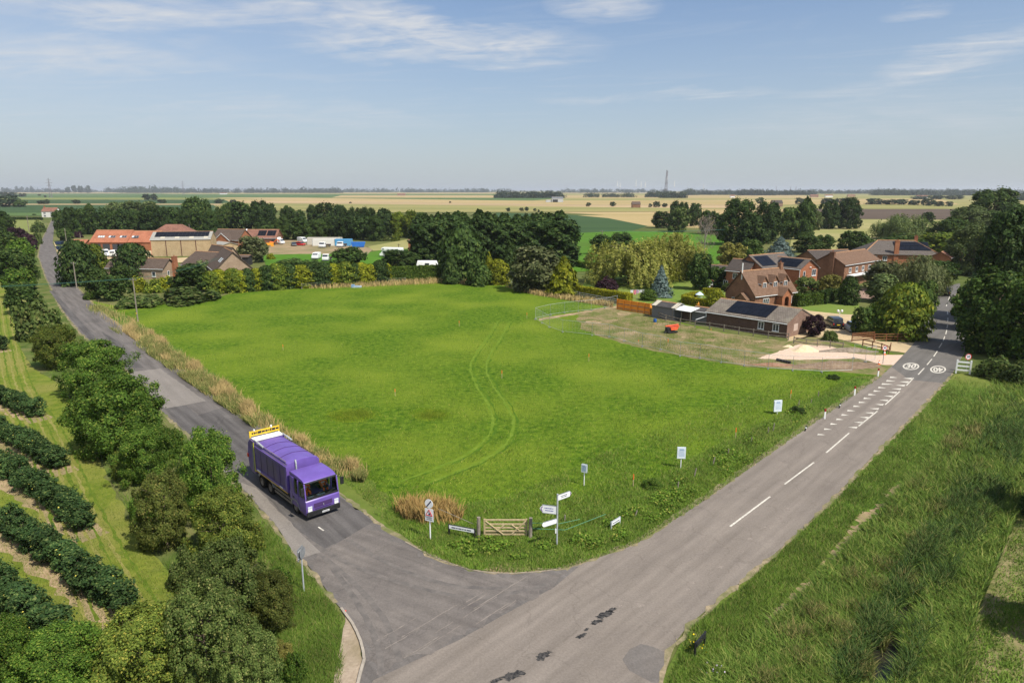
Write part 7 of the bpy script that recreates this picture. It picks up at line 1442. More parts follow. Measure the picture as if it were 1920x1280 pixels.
# ================================================================== planting
GH = 'hedgerow trees and shrubs along the side road'
fore = [  # kind, leaf, px, base, top, width, label
 ('near', 'fore', 168, 752, 634, 140, 'broad dark green hedgerow tree opposite the bend of the side road'),
 ('near', 'forey', 96, 695, 606, 92, 'smaller yellow-green hedgerow tree behind the broad dark green one'),
 ('near', 'fore', 215, 862, 700, 185, 'largest dense green hedgerow tree halfway along the side road'),
 ('nearbush', 'fore', 150, 800, 720, 90, 'dark green shrub at the orchard side of the largest hedgerow tree'),
 ('near', 'fore', 265, 912, 792, 112, 'deep green hedgerow tree just below the largest one'),
 ('nearbush', 'forey', 232, 900, 820, 80, 'yellow-green shrub at the orchard side below the largest hedgerow tree'),
 ('near', 'fore', 388, 985, 800, 122, 'tall green hedgerow tree across the road from the lorry'),
 ('near', 'foreb', 300, 1040, 880, 110, 'brownish green hedgerow tree facing the orchard'),
 ('near', 'forey', 410, 1060, 912, 135, 'yellowing hedgerow tree overhanging the pale road patch'),
 ('near', 'foreg', 430, 1200, 1015, 150, 'grey-green hedgerow tree left of the tall pole sign'),
 ('near', 'foreb', 508, 1190, 1070, 100, 'low brownish hedgerow shrub beside the tall pole sign'),
 ('near', 'foreg', 390, 1300, 1090, 170, 'large grey-green tree at the bottom of the hedge'),
 ('near', 'forey', 268, 1330, 1140, 190, 'bright leafy tree at the bottom edge between orchard and hedge'),
 ('near', 'fore', 120, 1340, 1175, 190, 'dark leafy tree at the bottom left edge below the orchard rows'),
 ('near', 'fore', 20, 1330, 1150, 120, 'leafy tree in the bottom left corner'),
 ('near', 'foreg', 470, 1330, 1180, 130, 'grey-green shrub at the bottom edge left of the gravel corner'),
 ('nearbush', 'ochre', 528, 1245, 1195, 52, 'small pale dried-up bush on the grass near the bottom edge'),
 ('nearbush', 'fore', 505, 1120, 1050, 70, 'green shrub on the grass bank just left of the pole sign'),
 ('nearbush', 'fore', 305, 862, 790, 70, 'dark shrub crowding the road edge below the largest hedgerow tree'),
 ('nearbush', 'foreg', 348, 915, 838, 80, 'grey-green shrub at the road edge opposite the lorry tailgate'),
 ('nearbush', 'forey', 456, 1040, 965, 66, 'yellowish shrub at the road edge opposite the lorry cab'),
 ('nearbush', 'fore', 262, 985, 905, 84, 'green shrub on the orchard side behind the brownish tree'),
 ('nearbush', 'foreg', 345, 1110, 1010, 90, 'grey-green shrub on the orchard side above the large grey-green tree'),
 ('nearbush', 'foreb', 455, 1130, 1040, 84, 'brownish shrub between the yellowing tree and the pole sign'),
 ('nearbush', 'fore', 548, 1290, 1215, 70, 'rough green shrub at the bottom edge beside the gravel corner'),
 ('bush', 'foreg', 68, 640, 556, 78, 'grey-green shrub mass on the hedge line beside the upper road'),
 ('bush', 'bramble', 105, 640, 580, 50, 'pale rough shrub on the road side of the upper hedge'),
 ('broad', 'dark', 45, 590, 528, 52, 'dark hedge tree above the grey-green shrub mass'),
 ('broad', 'fore', 38, 560, 500, 52, 'green hedge tree on the upper left verge'),
 ('broad', 'mid', 48, 545, 476, 44, 'mid green hedge tree beside the upper road bend'),
 ('broad', 'dark', 28, 528, 468, 60, 'dark hedge tree near the left edge'),
 ('broad', 'fore', 43, 508, 448, 42, 'green hedge tree at the start of the road bend'),
 ('broad', 'mid', 15, 505, 434, 62, 'leafy tree at the left edge below the dark tree'),
 ('broad', 'purple', 54, 474, 437, 28, 'copper-leaved tree beside the road bend'),
 ('broad', 'purple', 36, 462, 426, 34, 'dark copper hedge tree left of the copper-leaved tree'),
 ('big', 'dark', 6, 460, 396, 46, 'large dark tree at the left edge above the hedge'),
 ('bush', 'bramble', 73, 436, 411, 24, 'rough green bush beside the far end of the side road'),
 ('bush', 'bramble', 72, 458, 432, 16, 'rough low bush on the left verge of the far road'),
]
for a in fore:
    if a[0] in ('near', 'nearbush'): a = (a[0], a[1], a[2] + (14 if a[3] < 1180 else 4), a[3], a[4] + 5, a[5] * .86) + a[6:]
    treepx(*a[:6], {'near': 'hedgerow_tree', 'nearbush': 'hedgerow_shrub', 'bush': 'hedgerow_shrub'}.get(a[0], 'hedge_tree'), a[6], 'tree' if 'tree' in a[6] else 'shrub', GH)
# orchard rows
rown = ['uppermost', 'second', 'third', 'fourth', 'fifth', 'sixth', 'seventh']
# step along each row from its end towards the left edge
for i, (a, b) in enumerate(ORW):
    if i == 5: rn = 'bottom left'
    A, B = G(*a), G(*b); d = (B - A).normalized(); n = 0; s = .3
    while n < 13:
        p = A + d * s; s += 1.25; dd = p.y * CP + CAMH * SP; pxx = 960 + F * p.x / dd
        if pxx < -45: break
        n += 1; w = random.uniform(1.55, 2.0); plant('orch', 'orch', p.x + random.uniform(-.12, .12), p.y + random.uniform(-.12, .12), w, random.uniform(1.7, 2.15), 'orchard_tree', f'dwarf fruit tree, {ORD[n-1]} from the road end of the {rown[i]} orchard row', 'fruit tree', 'dwarf fruit trees in rows')
# conifer hedge behind the paddock
CH = 'conifers in the mixed hedge behind the paddock'
hedge = [('goldg', 350, 552, 522, 40), ('goldg', 398, 552, 508, 36), ('gold', 412, 550, 505, 34), ('goldg', 438, 549, 503, 36), ('gold', 452, 548, 507, 30), ('leyl', 466, 547, 503, 26), ('gold', 482, 545, 503, 30), ('leyl', 502, 544, 498, 38), ('goldg', 522, 543, 494, 40), ('leyl', 543, 541, 495, 38), ('gold', 566, 540, 497, 44), ('leyl', 590, 538, 492, 40), ('leyl', 610, 537, 492, 34), ('gold', 626, 536, 494, 28), ('goldg', 650, 535, 490, 40), ('leyl', 664, 534, 493, 26), ('gold', 678, 533, 492, 30), ('gold', 694, 532, 495, 26), ('leyl', 713, 531, 488, 32), ('gold', 727, 529, 494, 18)]
cn = {'gold': 'bright golden', 'goldg': 'yellow-green', 'leyl': 'dark green'}; cnt = {}
for m, px, b, tp, w in hedge:
    cnt[m] = cnt.get(m, 0) + 1; treepx('egg' if m != 'leyl' else 'egg', m, px, b, tp, w * 1.1, 'hedge_conifer', f'{cn[m]} conifer, {ORD[cnt[m]-1]} {cn[m]} one from the left in the hedge behind the paddock', 'conifer', CH)
others = [
 ('egg', 'leyl', 150, 538, 451, 62, 'conifer', 'big dark conifer standing beside the side road', 'conifer', None),
 ('egg', 'goldg', 182, 520, 458, 40, 'conifer', 'yellow-green conifer right of the big dark roadside conifer', 'conifer', None),
 ('egg', 'leyl', 253, 524, 456, 62, 'conifer', 'dark spreading conifer left of the red chimney bungalow', 'conifer', None),
 ('broad', 'mid', 186, 556, 500, 44, 'garden_tree', 'green tree in front of the big dark roadside conifer', 'tree', None),
 ('broad', 'dark', 216, 566, 516, 56, 'garden_tree', 'dark rounded tree above the bramble mound', 'tree', None),
 ('broad', 'mid', 232, 540, 498, 44, 'garden_tree', 'mid green tree below the spreading conifer', 'tree', None),
 ('bush', 'clip', 172, 562, 545, 30, 'garden_shrub', 'bright green shrub at the side road entrance', 'shrub', None),
 ('bush', 'gold', 264, 548, 516, 34, 'garden_shrub', 'golden shrub behind the paddock pole', 'shrub', None),
 ('bush', 'goldg', 290, 550, 522, 34, 'garden_shrub', 'yellow-green shrub right of the golden shrub', 'shrub', None),
 ('bush', 'gold', 312, 545, 516, 34, 'garden_shrub', 'golden shrub below the arched window', 'shrub', None),
 ('broad', 'dark', 362, 556, 496, 78, 'garden_tree', 'dense green tree in front of the tan gable house', 'tree', None),
 ('bush', 'lite', 380, 520, 487, 40, 'garden_shrub', 'pale green feathery shrub before the dark bungalow roof', 'shrub', None),
 ('bush', 'bramble', 352, 574, 538, 112, 'bramble_mound', 'wide mound of brambles at the top left corner of the paddock', 'bramble', None),
 ('bush', 'bramble', 262, 580, 552, 90, 'bramble_mound', 'lower mound of rough growth left of the wide bramble mound', 'bramble', None),
 ('broad', 'olive', 476, 494, 442, 52, 'willow_tree', 'dark olive willow between the bungalows and the scrap yard', 'tree', None),
 ('bush', 'gold', 508, 486, 474, 18, 'garden_shrub', 'golden shrub right of the dark olive willow', 'shrub', None),
 ('broad', 'dark', 655, 506, 464, 62, 'garden_tree', 'dark bushy tree behind the golden hedge conifers', 'tree', None),
 ('bush', 'mid', 545, 500, 484, 60, 'garden_shrub', 'rough green shrub behind the conifer hedge', 'shrub', None),
 ('bush', 'mid', 585, 502, 486, 60, 'garden_shrub', 'second rough green shrub behind the conifer hedge', 'shrub', None),
 ('broad', 'dark', 752, 506, 468, 74, 'garden_tree', 'dark layered bush beside the motorhome', 'tree', None),
 ('bush', 'mid', 415, 458, 443, 16, 'garden_shrub', 'small dark shrub beside the white-edged gable', 'shrub', None),
 ('bush', 'goldg', 408, 461, 449, 24, 'garden_shrub', 'yellow-green bush in front of the white-edged gable', 'shrub', None),
 ('broad', 'mid', 125, 452, 428, 26, 'garden_tree', 'round green tree by the bend left of the workshop', 'tree', None),
 ('bush', 'purple', 148, 446, 433, 16, 'garden_shrub', 'reddish shrub left of the orange workshop', 'shrub', None),
 # in front of the leylandii row
 ('egg', 'dark', 866, 528, 427, 80, 'conifer', 'tall mid green rounded conifer in front of the leylandii row', 'conifer', None),
 ('cone', 'dark', 847, 533, 476, 40, 'conifer', 'green cone-shaped conifer at the end of the clipped hedge', 'conifer', None),
 ('cone', 'gold', 917, 520, 472, 24, 'conifer', 'slim bright golden conifer before the leylandii row', 'conifer', None),
 ('egg', 'gold', 934, 534, 486, 40, 'conifer', 'rounded golden conifer right of the slim golden one', 'conifer', None),
 ('cone', 'dark', 956, 515, 456, 42, 'conifer', 'dark green pointed conifer behind the olive bush', 'conifer', None),
 ('bush', 'mid', 898, 538, 485, 54, 'garden_shrub', 'green shrub between the mid green and golden conifers', 'shrub', None),
 ('broad', 'olive', 998, 552, 463, 92, 'garden_tree', 'large grey-olive bushy tree at the paddock fence', 'tree', None),
 ('cone', 'gold', 1057, 558, 482, 66, 'conifer', 'broad yellow-green pyramid conifer at the paddock fence', 'conifer', None),
 # garden
 ('willow', 'willow', 1180, 541, 444, 156, 'weeping_willow', 'large weeping willow, left one of a pair', 'willow', None),
 ('willow', 'willow', 1256, 530, 436, 120, 'weeping_willow', 'weeping willow with the higher crown, right one of a pair', 'willow', None),
 ('bush', 'purple', 1138, 546, 516, 42, 'garden_shrub', 'dark purple rounded bush in front of the weeping willow', 'shrub', None),
 ('spruce', 'blue', 1238, 559, 497, 46, 'blue_spruce', 'blue-grey spruce standing on the lawn', 'spruce', None),
 ('egg', 'clip', 1216, 564, 542, 28, 'garden_shrub', 'round green bush between the washing line and the blue spruce', 'shrub', None),
 ('broad', 'dark', 1313, 546, 475, 46, 'garden_tree', 'dark tree left of the summer house', 'tree', None),
 ('broad', 'dark', 1346, 540, 498, 44, 'garden_tree', 'dark tree behind the summer house', 'tree', None),
 ('egg', 'gold', 1340, 578, 542, 32, 'garden_shrub', 'golden bush left of the brown brick house', 'shrub', None),
 ('bush', 'bramble', 1362, 545, 530, 22, 'garden_shrub', 'small green bush at the corner of the brown brick house', 'shrub', None),
 ('broad', 'dark', 1128, 478, 440, 40, 'garden_tree', 'dark tree left of the weeping willows', 'tree', None),
 ('broad', 'dark', 1165, 474, 436, 50, 'garden_tree', 'dark tree rising behind the weeping willows', 'tree', None),
 ('bush', 'lite', 1103, 488, 478, 18, 'garden_shrub', 'pale shrub at the edge of the bright paddock', 'shrub', None),
 ('broad', 'purple', 1526, 630, 590, 36, 'garden_tree', 'dark purple-leaved small tree at the outbuilding gable', 'tree', None),
 ('bush', 'bramble', 1556, 640, 618, 28, 'garden_shrub', 'yellowish shrub right of the purple-leaved tree', 'shrub', None),
 ('egg', 'goldg', 1690, 640, 531, 88, 'conifer', 'big golden-topped conifer beside the road', 'conifer', None),
 ('egg', 'clip', 1648, 632, 566, 62, 'conifer', 'green conifer left of the big golden-topped one', 'conifer', None),
 ('broad', 'mid', 1620, 632, 572, 44, 'garden_tree', 'green tree beside the silver-blue car', 'tree', None),
 ('broad', 'mid', 1728, 600, 525, 44, 'roadside_tree', 'green roadside tree right of the golden-topped conifer', 'tree', None),
 ('broad', 'lite', 1655, 570, 515, 60, 'garden_tree', 'soft green tree behind the golden-topped conifer', 'tree', None),
 ('willow', 'olive', 1720, 560, 478, 90, 'willow_tree', 'grey-olive willow beside the slim pole', 'willow', None),
 ('broad', 'olive', 1652, 548, 490, 70, 'garden_tree', 'brownish olive tree in front of the brown tiled house', 'tree', None),
 ('broad', 'dark', 1760, 532, 486, 54, 'roadside_tree', 'dark tree at the far bend of the road', 'tree', None),
 ('egg', 'dark', 1590, 572, 518, 34, 'garden_tree', 'dark upright shrub at the front lawn', 'tree', None),
 ('broad', 'ochre', 1556, 562, 516, 46, 'garden_tree', 'yellowish spreading tree by the front lawn hedge', 'tree', None),
 ('broad', 'foreg', 1512, 560, 520, 48, 'garden_tree', 'grey-green bushy tree in front of the red gable', 'tree', None),
 ('broad', 'bramble', 1420, 520, 482, 50, 'garden_tree', 'brownish bush in front of the solar-panelled red house', 'tree', None),
 # wood behind the houses
 ('broad', 'ochre', 1370, 502, 452, 50, 'garden_tree', 'yellow-ochre leaved tree behind the houses', 'tree', None),
 ('cedar', 'blue', 1462, 486, 443, 66, 'blue_cedar', 'spreading blue-grey cedar behind the solar roof', 'cedar', None),
 ('broad', 'mid', 1410, 490, 450, 40, 'garden_tree', 'soft green tree between the ochre tree and the blue cedar', 'tree', None),
 ('broad', 'mid', 1512, 475, 436, 46, 'wood_tree', 'green tree behind the blue cedar', 'tree', None),
 ('broad', 'mid', 1545, 470, 440, 34, 'wood_tree', 'lighter green tree right of the blue cedar', 'tree', None),
 ('broad', 'mid', 1598, 482, 430, 54, 'wood_tree', 'green tree at the edge of the pale pasture', 'tree', None),
 ('willow', 'lite', 1690, 452, 400, 88, 'willow_tree', 'wide pale willow standing in the pale pasture', 'willow', None),
 ('broad', 'dark', 1740, 418, 398, 22, 'wood_tree', 'small dark tree right of the wide pale willow', 'tree', None),
 ('broad', 'mid', 1690, 485, 440, 80, 'wood_tree', 'green tree in front of the wide pale willow', 'tree', None),
 ('broad', 'goldg', 1760, 480, 436, 80, 'wood_tree', 'yellow-green tree behind the hipped house', 'tree', None),
 ('broad', 'mid', 1640, 478, 446, 60, 'wood_tree', 'green tree left of the hipped house roof', 'tree', None),
 ('broad', 'dark', 1240, 428, 396, 36, 'wood_tree', 'dark domed tree at the left end of the wood', 'tree', None),
 ('broad', 'bramble', 1272, 436, 390, 42, 'wood_tree', 'brownish green tree at the left end of the wood', 'tree', None),
 ('broad', 'leyl', 1264, 425, 377, 20, 'wood_tree', 'dark upright tree behind the brownish green one', 'tree', None),
 ('broad', 'leyl', 1280, 425, 379, 24, 'wood_tree', 'dark tree left in a close pair above the bare tree', 'tree', None),
 ('broad', 'leyl', 1301, 425, 378, 24, 'wood_tree', 'dark tree right in a close pair above the bare tree', 'tree', None),
 ('broad', 'mid', 1330, 440, 394, 38, 'wood_tree', 'green tree just left of the big dark wood', 'tree', None),
 ('big', 'dark', 1380, 462, 373, 74, 'wood_tree', 'largest dark tree in the wood behind the houses', 'tree', None),
 ('big', 'leyl', 1436, 458, 378, 56, 'wood_tree', 'dark round tree behind the pale pole', 'tree', None),
 ('broad', 'dark', 1410, 470, 410, 60, 'wood_tree', 'lower dark tree at the front of the wood', 'tree', None),
 ('broad', 'mid', 1478, 450, 385, 44, 'wood_tree', 'mid green tree at the right end of the wood', 'tree', None),
 ('leyl', 'dark', 1508, 450, 371, 28, 'wood_tree', 'tall narrow dark tree at the right end of the wood', 'tree', None),
 ('broad', 'lite', 1527, 432, 396, 26, 'wood_tree', 'pale green tree right of the tall narrow one', 'tree', None),
 ('big', 'leyl', 1553, 430, 376, 38, 'wood_tree', 'left half of the isolated dark pair in the pale pasture', 'tree', None),
 ('big', 'leyl', 1588, 430, 370, 46, 'wood_tree', 'taller right half of the isolated dark pair in the pale pasture', 'tree', None),
 # big trees on the right
 ('big', 'lite', 1812, 455, 386, 80, 'wood_tree', 'tall pale green tree left of the big roadside trees', 'tree', None),
 ('big', 'mid', 1858, 450, 354, 100, 'wood_tree', 'very tall green tree rising above the horizon', 'tree', None),
 ('big', 'mid', 1912, 460, 385, 70, 'wood_tree', 'green tree at the right edge near the horizon', 'tree', None),
 ('big', 'mid', 1780, 470, 408, 70, 'wood_tree', 'rounded green tree behind the hipped house roof end', 'tree', None),
 ('big', 'lite', 1822, 520, 420, 90, 'wood_tree', 'pale feathery tree behind the big roadside conifer', 'tree', None),
 ('big', 'leyl', 1876, 612, 394, 116, 'roadside_tree', 'huge dark conifer beside the road on the right', 'conifer', None),
 ('big', 'dark', 1932, 620, 425, 110, 'roadside_tree', 'dark tree at the right edge behind the huge conifer', 'tree', None),
 ('big', 'road', 1858, 672, 505, 138, 'roadside_tree', 'big dark leafy tree overhanging the road', 'tree', None),
 ('big', 'road', 1930, 690, 520, 130, 'roadside_tree', 'big dark leafy tree at the right edge below the conifer', 'tree', None),
 ('broad', 'road', 1822, 625, 530, 76, 'roadside_tree', 'lower dark tree leaning over the bend of the road', 'tree', None),
 ('bush', 'bramble', 1866, 716, 668, 70, 'verge_shrub', 'rough brownish shrub behind the white village gate', 'shrub', None),
 ('bush', 'bramble', 1912, 730, 672, 70, 'verge_shrub', 'rough shrub at the right edge beyond the white village gate', 'shrub', None),
 ('nearbush', 'fore', 1222, 922, 896, 44, 'verge_shrub', 'leafy bush in the grass between the two nearer sale boards', 'shrub', None),
 ('nearbush', 'dark', 1495, 776, 760, 32, 'verge_shrub', 'dark low bush beside the farthest sale board', 'shrub', None),
 ('nearbush', 'dark', 1563, 712, 701, 26, 'verge_shrub', 'dark low bush below the end of the mesh fence', 'shrub', None),
 ('near', 'dark', 1998, 1010, 840, 150, 'tree_beyond_track', 'tree just beyond the right edge shading the dry track', 'tree', None),
 ('near', 'dark', 2030, 1250, 1040, 170, 'tree_beyond_track', 'second tree beyond the right edge shading the dry track', 'tree', None),
]
# flower
seen = {}
for kind, m, px, b, tp, w, nm, lab, cat, grp in others:
    treepx(kind, m, px, b, tp, w, 'roadside_tree' if nm == 'tree_beyond_track' else nm, lab, cat, grp, back=.45 if w > 40 else .3)
# leylandii row
for i, (px, tp, w) in enumerate([(800, 405, 44), (834, 402, 44), (868, 401, 46), (904, 398, 48), (940, 404, 46), (974, 405, 44), (1006, 402, 44), (1042, 400, 58)]):
    g = G(px, 497 + i * .2); wd = w * MPP(g.y) * 1.35; plant('leyl', 'leyl', g.x, g.y + 1, wd, ZAT(tp, g.y + 1), 'leylandii_tree', f'tall dark leylandii, {ORD[i]} from the left in the dense row above the paddock', 'conifer', 'tall leylandii row')
# bare tree
def baretree(px, base, top, w):
    g = G(px, base); h = ZAT(top, g.y); mb = limbs(400, h, w * MPP(g.y) / 2, 13, .34, .22, .98, 9); t = thing('bare_tree', 'bare leafless brown tree among the garden trees', 'tree', g, 0); part('trunk', mb, BARKG, t); rng_ = random.Random(5); tw = MB()
    for i in range(420):
        z = rng_.uniform(.28, .98); rr = w * MPP(g.y) / 2 * math.sin(math.pi * (z - .12) / .95) ** .8 * rng_.uniform(.2, 1); a = rng_.uniform(0, 6.28); p = Vector((rr * math.cos(a), rr * math.sin(a), z * h)); tw.tube(p, p + Vector((rng_.uniform(-.5, .5), rng_.uniform(-.5, .5), rng_.uniform(.3, 1.1))), .045, .02, 4)
    part('twigs', tw, mat('grey_twig', (.20, .155, .125), (.27, .21, .17), scale=3), t)
baretree(1320, 490, 407, 46)
# clipped hedges
def hedge_solo(label, segs, w, h, nper, leaf, m, name='clipped_hedge'):
    s = [(G(*a), G(*b)) for a, b in segs]; o = s[0][0]; s = [(np.array(a - o), np.array(b - o)) for a, b in s]; v, q = hedge_leaves(len(label), s, w, h, nper, leaf)
    t = thing(name, label, 'hedge', o); link(bpy.data.objects.new('foliage', npmesh('foliage', v, q, None, [LM[m]])), t); st = MB()
    for a, b in s:
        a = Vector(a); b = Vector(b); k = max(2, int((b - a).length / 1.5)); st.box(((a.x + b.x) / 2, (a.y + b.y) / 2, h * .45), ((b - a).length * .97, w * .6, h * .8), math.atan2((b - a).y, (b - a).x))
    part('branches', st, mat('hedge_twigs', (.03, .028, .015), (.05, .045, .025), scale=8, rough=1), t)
hedge_solo('clipped green hedge between the mixed conifers and the tall leylandii', [((732, 528), (834, 524))], 2.0, 3.6, 60, .36, 'clip')
hedge_solo('golden clipped hedge behind the grey rail fence', [((1068, 553), (1180, 571))], 1.7, 2.2, 110, .24, 'clipgold')
hedge_solo('low square golden hedge on the lawn around the parasol', [((1281, 567), (1304, 560)), ((1281, 568), (1326, 577)), ((1318, 553), (1350, 555))], 1.1, 1.5, 100, .2, 'clipgold')
hedge_solo('clipped green hedge at the back of the front lawn', [((1491, 574), (1538, 570))], 1.5, 2.2, 80, .26, 'clip')
hedge_solo('dark clipped hedge running toward the red house past the front lawn', [((1540, 570), (1580, 556))], 1.6, 2.4, 60, .3, 'dark')
hedge_solo('long low hedge along the edge of the bright paddock', [((1072, 497), (1120, 507))], 1.5, 1.6, 50, .3, 'clip')
hedge_solo('dark hedge line across the fields left of the far road', [((0, 412), (80, 412.5))], 1.5, 2, 8, .7, 'dark', 'field_hedge')
# ------------------------------------------------------------------ tree belts
def belt(items, name, fmt, cat, group, kinds, back=.2):
    for i, (px, b, tp, w, m) in enumerate(sorted(items)): treepx(kinds[i % len(kinds)], m, px, b, tp, w, name, fmt.format(ORD[i]), cat, group, back=back)
belt([(118, 438, 391, 26, 'mid'), (136, 440, 388, 28, 'dark'), (156, 440, 392, 30, 'dark'), (174, 438, 382, 24, 'mid'), (192, 440, 390, 34, 'leyl'), (214, 439, 394, 32, 'dark'), (236, 439, 391, 34, 'leyl'), (258, 439, 393, 32, 'dark'), (282, 440, 388, 34, 'leyl'), (306, 440, 387, 32, 'leyl'), (330, 439, 385, 34, 'leyl'), (352, 440, 392, 30, 'dark'), (376, 440, 388, 36, 'mid'), (398, 442, 395, 30, 'dark'), (416, 440, 388, 26, 'mid')], 'belt_tree', 'dark tree behind the workshop roofs, {} from the left', 'tree', 'tree belt behind the left buildings', ['broad', 'big'])
belt([(222, 424, 376, 40, 'lite'), (258, 424, 376, 44, 'lite'), (284, 424, 378, 36, 'lite'), (366, 430, 370, 38, 'mid'), (390, 430, 373, 26, 'dark')], 'belt_tree', 'paler tree rising above the dark belt behind the workshop, {} from the left', 'tree', 'paler trees above the left belt', ['broad'])
belt([(432, 434, 380, 30, 'mid'), (456, 436, 377, 44, 'leyl'), (490, 436, 376, 44, 'leyl'), (508, 434, 382, 28, 'dark'), (542, 432, 386, 30, 'dark'), (560, 434, 391, 30, 'mid'), (590, 432, 384, 30, 'dark'), (612, 436, 381, 44, 'leyl'), (640, 434, 384, 34, 'dark'), (666, 440, 389, 30, 'dark'), (690, 444, 389, 40, 'dark'), (722, 446, 391, 40, 'leyl'), (748, 446, 397, 34, 'ochre' if 0 else 'goldg'), (770, 446, 395, 34, 'goldg'), (790, 448, 398, 30, 'mid')], 'belt_tree', 'tree of the dark belt behind the scrap yard, {} from the left', 'tree', 'tree belt behind the scrap yard', ['big', 'broad'])
belt([(506, 448, 420, 30, 'mid'), (530, 450, 408, 36, 'mid'), (562, 450, 408, 40, 'dark'), (596, 448, 410, 42, 'mid'), (626, 447, 404, 40, 'dark'), (652, 448, 402, 40, 'leyl'), (680, 450, 404, 40, 'leyl'), (706, 452, 404, 36, 'dark')], 'belt_tree', 'nearer tree at the edge of the scrap yard, {} from the left', 'tree', 'nearer trees along the scrap yard', ['broad', 'big'])
belt([(702, 452, 440, 14, 'bramble'), (722, 452, 441, 22, 'bramble'), (742, 452, 438, 18, 'goldg'), (775, 452, 434, 22, 'olive')], 'meadow_shrub', 'low shrub at the back of the meadow, {} from the left', 'shrub', 'low shrubs behind the meadow', ['bush'])
belt([(18, 388.5, 366, 40, 'far'), (40, 388.5, 373, 22, 'mid'), (76, 383, 375, 12, 'far'), (88, 383, 374, 12, 'far'), (143, 382.5, 374.5, 15, 'far'), (8, 369, 359, 16, 'far'), (24, 369, 360, 16, 'far'), (42, 369, 362, 14, 'far'), (74, 367, 364, 6, 'far'), (85, 370, 366, 5, 'far'), (64, 404, 401, 7, 'dark'), (90, 407, 400, 9, 'dark'), (102, 408, 396, 10, 'dark'), (110, 404, 391, 10, 'far'), (275, 376, 363, 14, 'far'), (289, 376, 362, 13, 'far'), (304, 381, 373, 16, 'far'), (411, 381.5, 373, 18, 'far'), (437, 381, 374, 12, 'far'), (657, 381.5, 378, 5, 'far'), (844, 381, 377, 4, 'far')], 'field_tree', 'lone tree or bush out in the left-hand fields, {} from the left edge', 'tree', 'scattered trees in the left fields', ['far'])
belt([(953, 397, 389.5, 9, 'far'), (978, 396.5, 389, 8, 'far'), (988, 396, 387, 8, 'far'), (1003, 396.5, 390, 6, 'far'), (1010, 398, 393, 5, 'far'), (1103, 387.5, 379.5, 9, 'far'), (1148, 387.5, 377, 11, 'far'), (1219, 389, 381, 7, 'far'), (1228, 389, 377.5, 8, 'far'), (1234, 389, 377.5, 8, 'far'), (1247, 389, 380, 10, 'far'), (1425, 382, 369, 16, 'dark'), (1500, 384, 371, 20, 'far')], 'field_tree', 'small dark tree out in the wheat fields, {} from the left', 'tree', 'small trees in the wheat fields', ['far'])
belt([(1550, 384, 371, 24, 'far'), (1575, 384, 370, 20, 'far'), (1640, 383.5, 371, 34, 'far'), (1668, 384, 374, 26, 'far'), (1690, 384, 373, 24, 'far'), (1715, 385, 374, 22, 'far'), (1738, 386, 372, 24, 'far'), (1758, 387, 376, 20, 'far'), (1780, 387, 377, 14, 'far'), (1725, 374, 367, 34, 'far'), (1755, 374, 366, 30, 'far'), (1790, 374, 366, 34, 'far')], 'field_tree', 'dark hedgerow tree beyond the ploughed field, {} from the left', 'tree', 'hedgerow trees beyond the ploughed field', ['far'])
# horizon
rg = random.Random(21)
tall = [(6, 351), (14, 352), (32, 349), (42, 350), (52, 351), (60, 349), (117, 357), (128, 351), (140, 347), (152, 346.5), (166, 346.5)]
for i, (px, tp) in enumerate(tall): treepx('fartall' if px < 70 else 'far', 'far', px, 360.5 if px < 70 else 362, tp, 5 if px < 70 else 9, 'horizon_tree', f'tall tree standing up from the left horizon, {ORD[i]} from the left edge', 'tree', 'tall trees on the left horizon', back=0)
def mass(label, x0, x1, base, top, n, seed, kind='wood'):
    """far-off wood that reads as one mass"""
    r = np.random.default_rng(seed); V = []; Q = []; off = 0
    for i in range(int(n * 1.7)):
        px = r.uniform(x0, x1); b = base + r.uniform(-.5, .1); g = G(px, b); h = max(4, ZAT(top - 2.2 + abs(r.normal()) * (base - top) * .28, g.y)); w = h * r.uniform(.9, 1.9); v, q = crown_bush(int(r.integers(1e6)), w / 2 * 1.3, h, 110, h * .17, nclump=9, lump=.45)
        V.append(v + np.array([g.x, g.y, 0])); Q.append(q + off); off += len(v)
    c = V[0].mean(0) * np.array([1, 1, 0]); return stuff('far_wood', npmesh('far_wood', np.concatenate(V) - c, np.concatenate(Q), None, [LM['far']]), label, 'wood', tuple(c))
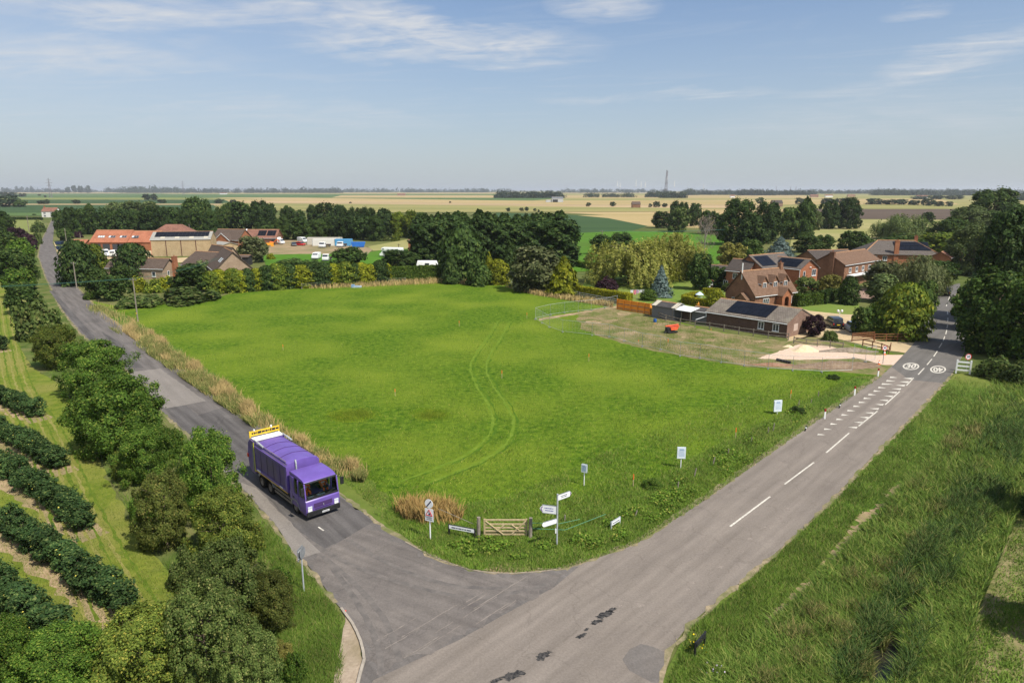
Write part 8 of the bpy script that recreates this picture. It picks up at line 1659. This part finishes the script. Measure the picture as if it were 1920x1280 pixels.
for i, a in enumerate([(-150, 400, 361.2, 352.8, 90), (228, 330, 362, 349.5, 40), (330, 640, 362.0, 352.5, 90), (640, 960, 361.0, 354, 90), (936, 1052, 371.5, 357.8, 70), (1050, 1250, 361.6, 354.5, 60), (1095, 1190, 370, 362, 26), (1216, 1240, 370, 358, 12), (1244, 1282, 371.5, 359, 26), (1284, 1300, 366, 354.5, 10), (1290, 1420, 365.5, 356.5, 60), (1385, 1450, 366.5, 356, 40), (1444, 1525, 366, 357, 50), (1520, 1700, 363.6, 355.5, 70), (1640, 1830, 366.5, 355, 90), (1700, 2060, 363, 355, 90), (1840, 2050, 376, 360, 60)]):
    mass(['long low tree line on the far left horizon', 'taller clump of trees on the left horizon', 'tree line on the horizon above the scrap yard', 'thin tree line on the horizon above the conifer row', 'dark rectangular wood beside the distant pale barn', 'hazy tree line behind the wind turbines', 'low tree belt at the foot of the wind turbines', 'small wood left of the radio mast', 'rounded wood at the foot of the radio mast', 'tall tree clump right of the radio mast', 'tree line right of the radio mast', 'tree line behind the dark wood', 'tree belt above the isolated dark pair', 'hazy horizon trees beyond the far hamlet', 'tree line above the ploughed field', 'hazy far horizon trees on the right', 'dark far wood at the right edge'][i], *a, seed=300 + i)
# ditch flowers and small plants
for i, (px, b, c, lab) in enumerate([(1300, 1222, 'yellow', 'small plant with yellow flowers beside the black-backed nameplate'), (1345, 1275, 'lilac', 'tall plant with pale lilac flower spikes at the bottom edge')]):
    g = G(px, b); rr = np.random.default_rng(i); n = 60; P = np.stack([rr.normal(size=n) * .3, rr.normal(size=n) * .3, np.zeros(n)], 1); t = thing('flowering_plant', lab, 'plant', g); link(bpy.data.objects.new('stems', blades('stems', P, .75, .03, .4, i, gv)), t)
    C = np.stack([rr.normal(size=26) * .3, rr.normal(size=26) * .3, rr.uniform(.3, .75, 26)], 1); v, q = leafquads(C, rr.normal(size=(26, 3)), .07, rr, .9); fl = link(bpy.data.objects.new('flowers', npmesh('flowers', v, q, None, [mat(c + '_petal', (.75, .55, .02) if c == 'yellow' else (.48, .40, .50), rough=.8)])), t); fl['kind'] = 'stuff'
# ================================================================== haze
hz = MB().box((0, 15000, 54), (60000, 62000, 110)); ho = link(bpy.data.objects.new('haze', hz.mesh('haze', [])))
hm = bpy.data.materials.new('haze_air'); nt, N, L = nodes(hm); o = N.new('ShaderNodeOutputMaterial'); pv = N.new('ShaderNodeVolumePrincipled'); pv.inputs['Color'].default_value = (.90, .94, 1, 1); pv.inputs['Density'].default_value = HAZE_D; pv.inputs['Anisotropy'].default_value = .15
L.new(pv.outputs[0], o.inputs['Volume']); ho.data.materials.append(hm); ho['kind'] = 'stuff'; tagp(ho, 'thin pale summer haze lying over the whole fen', 'haze')
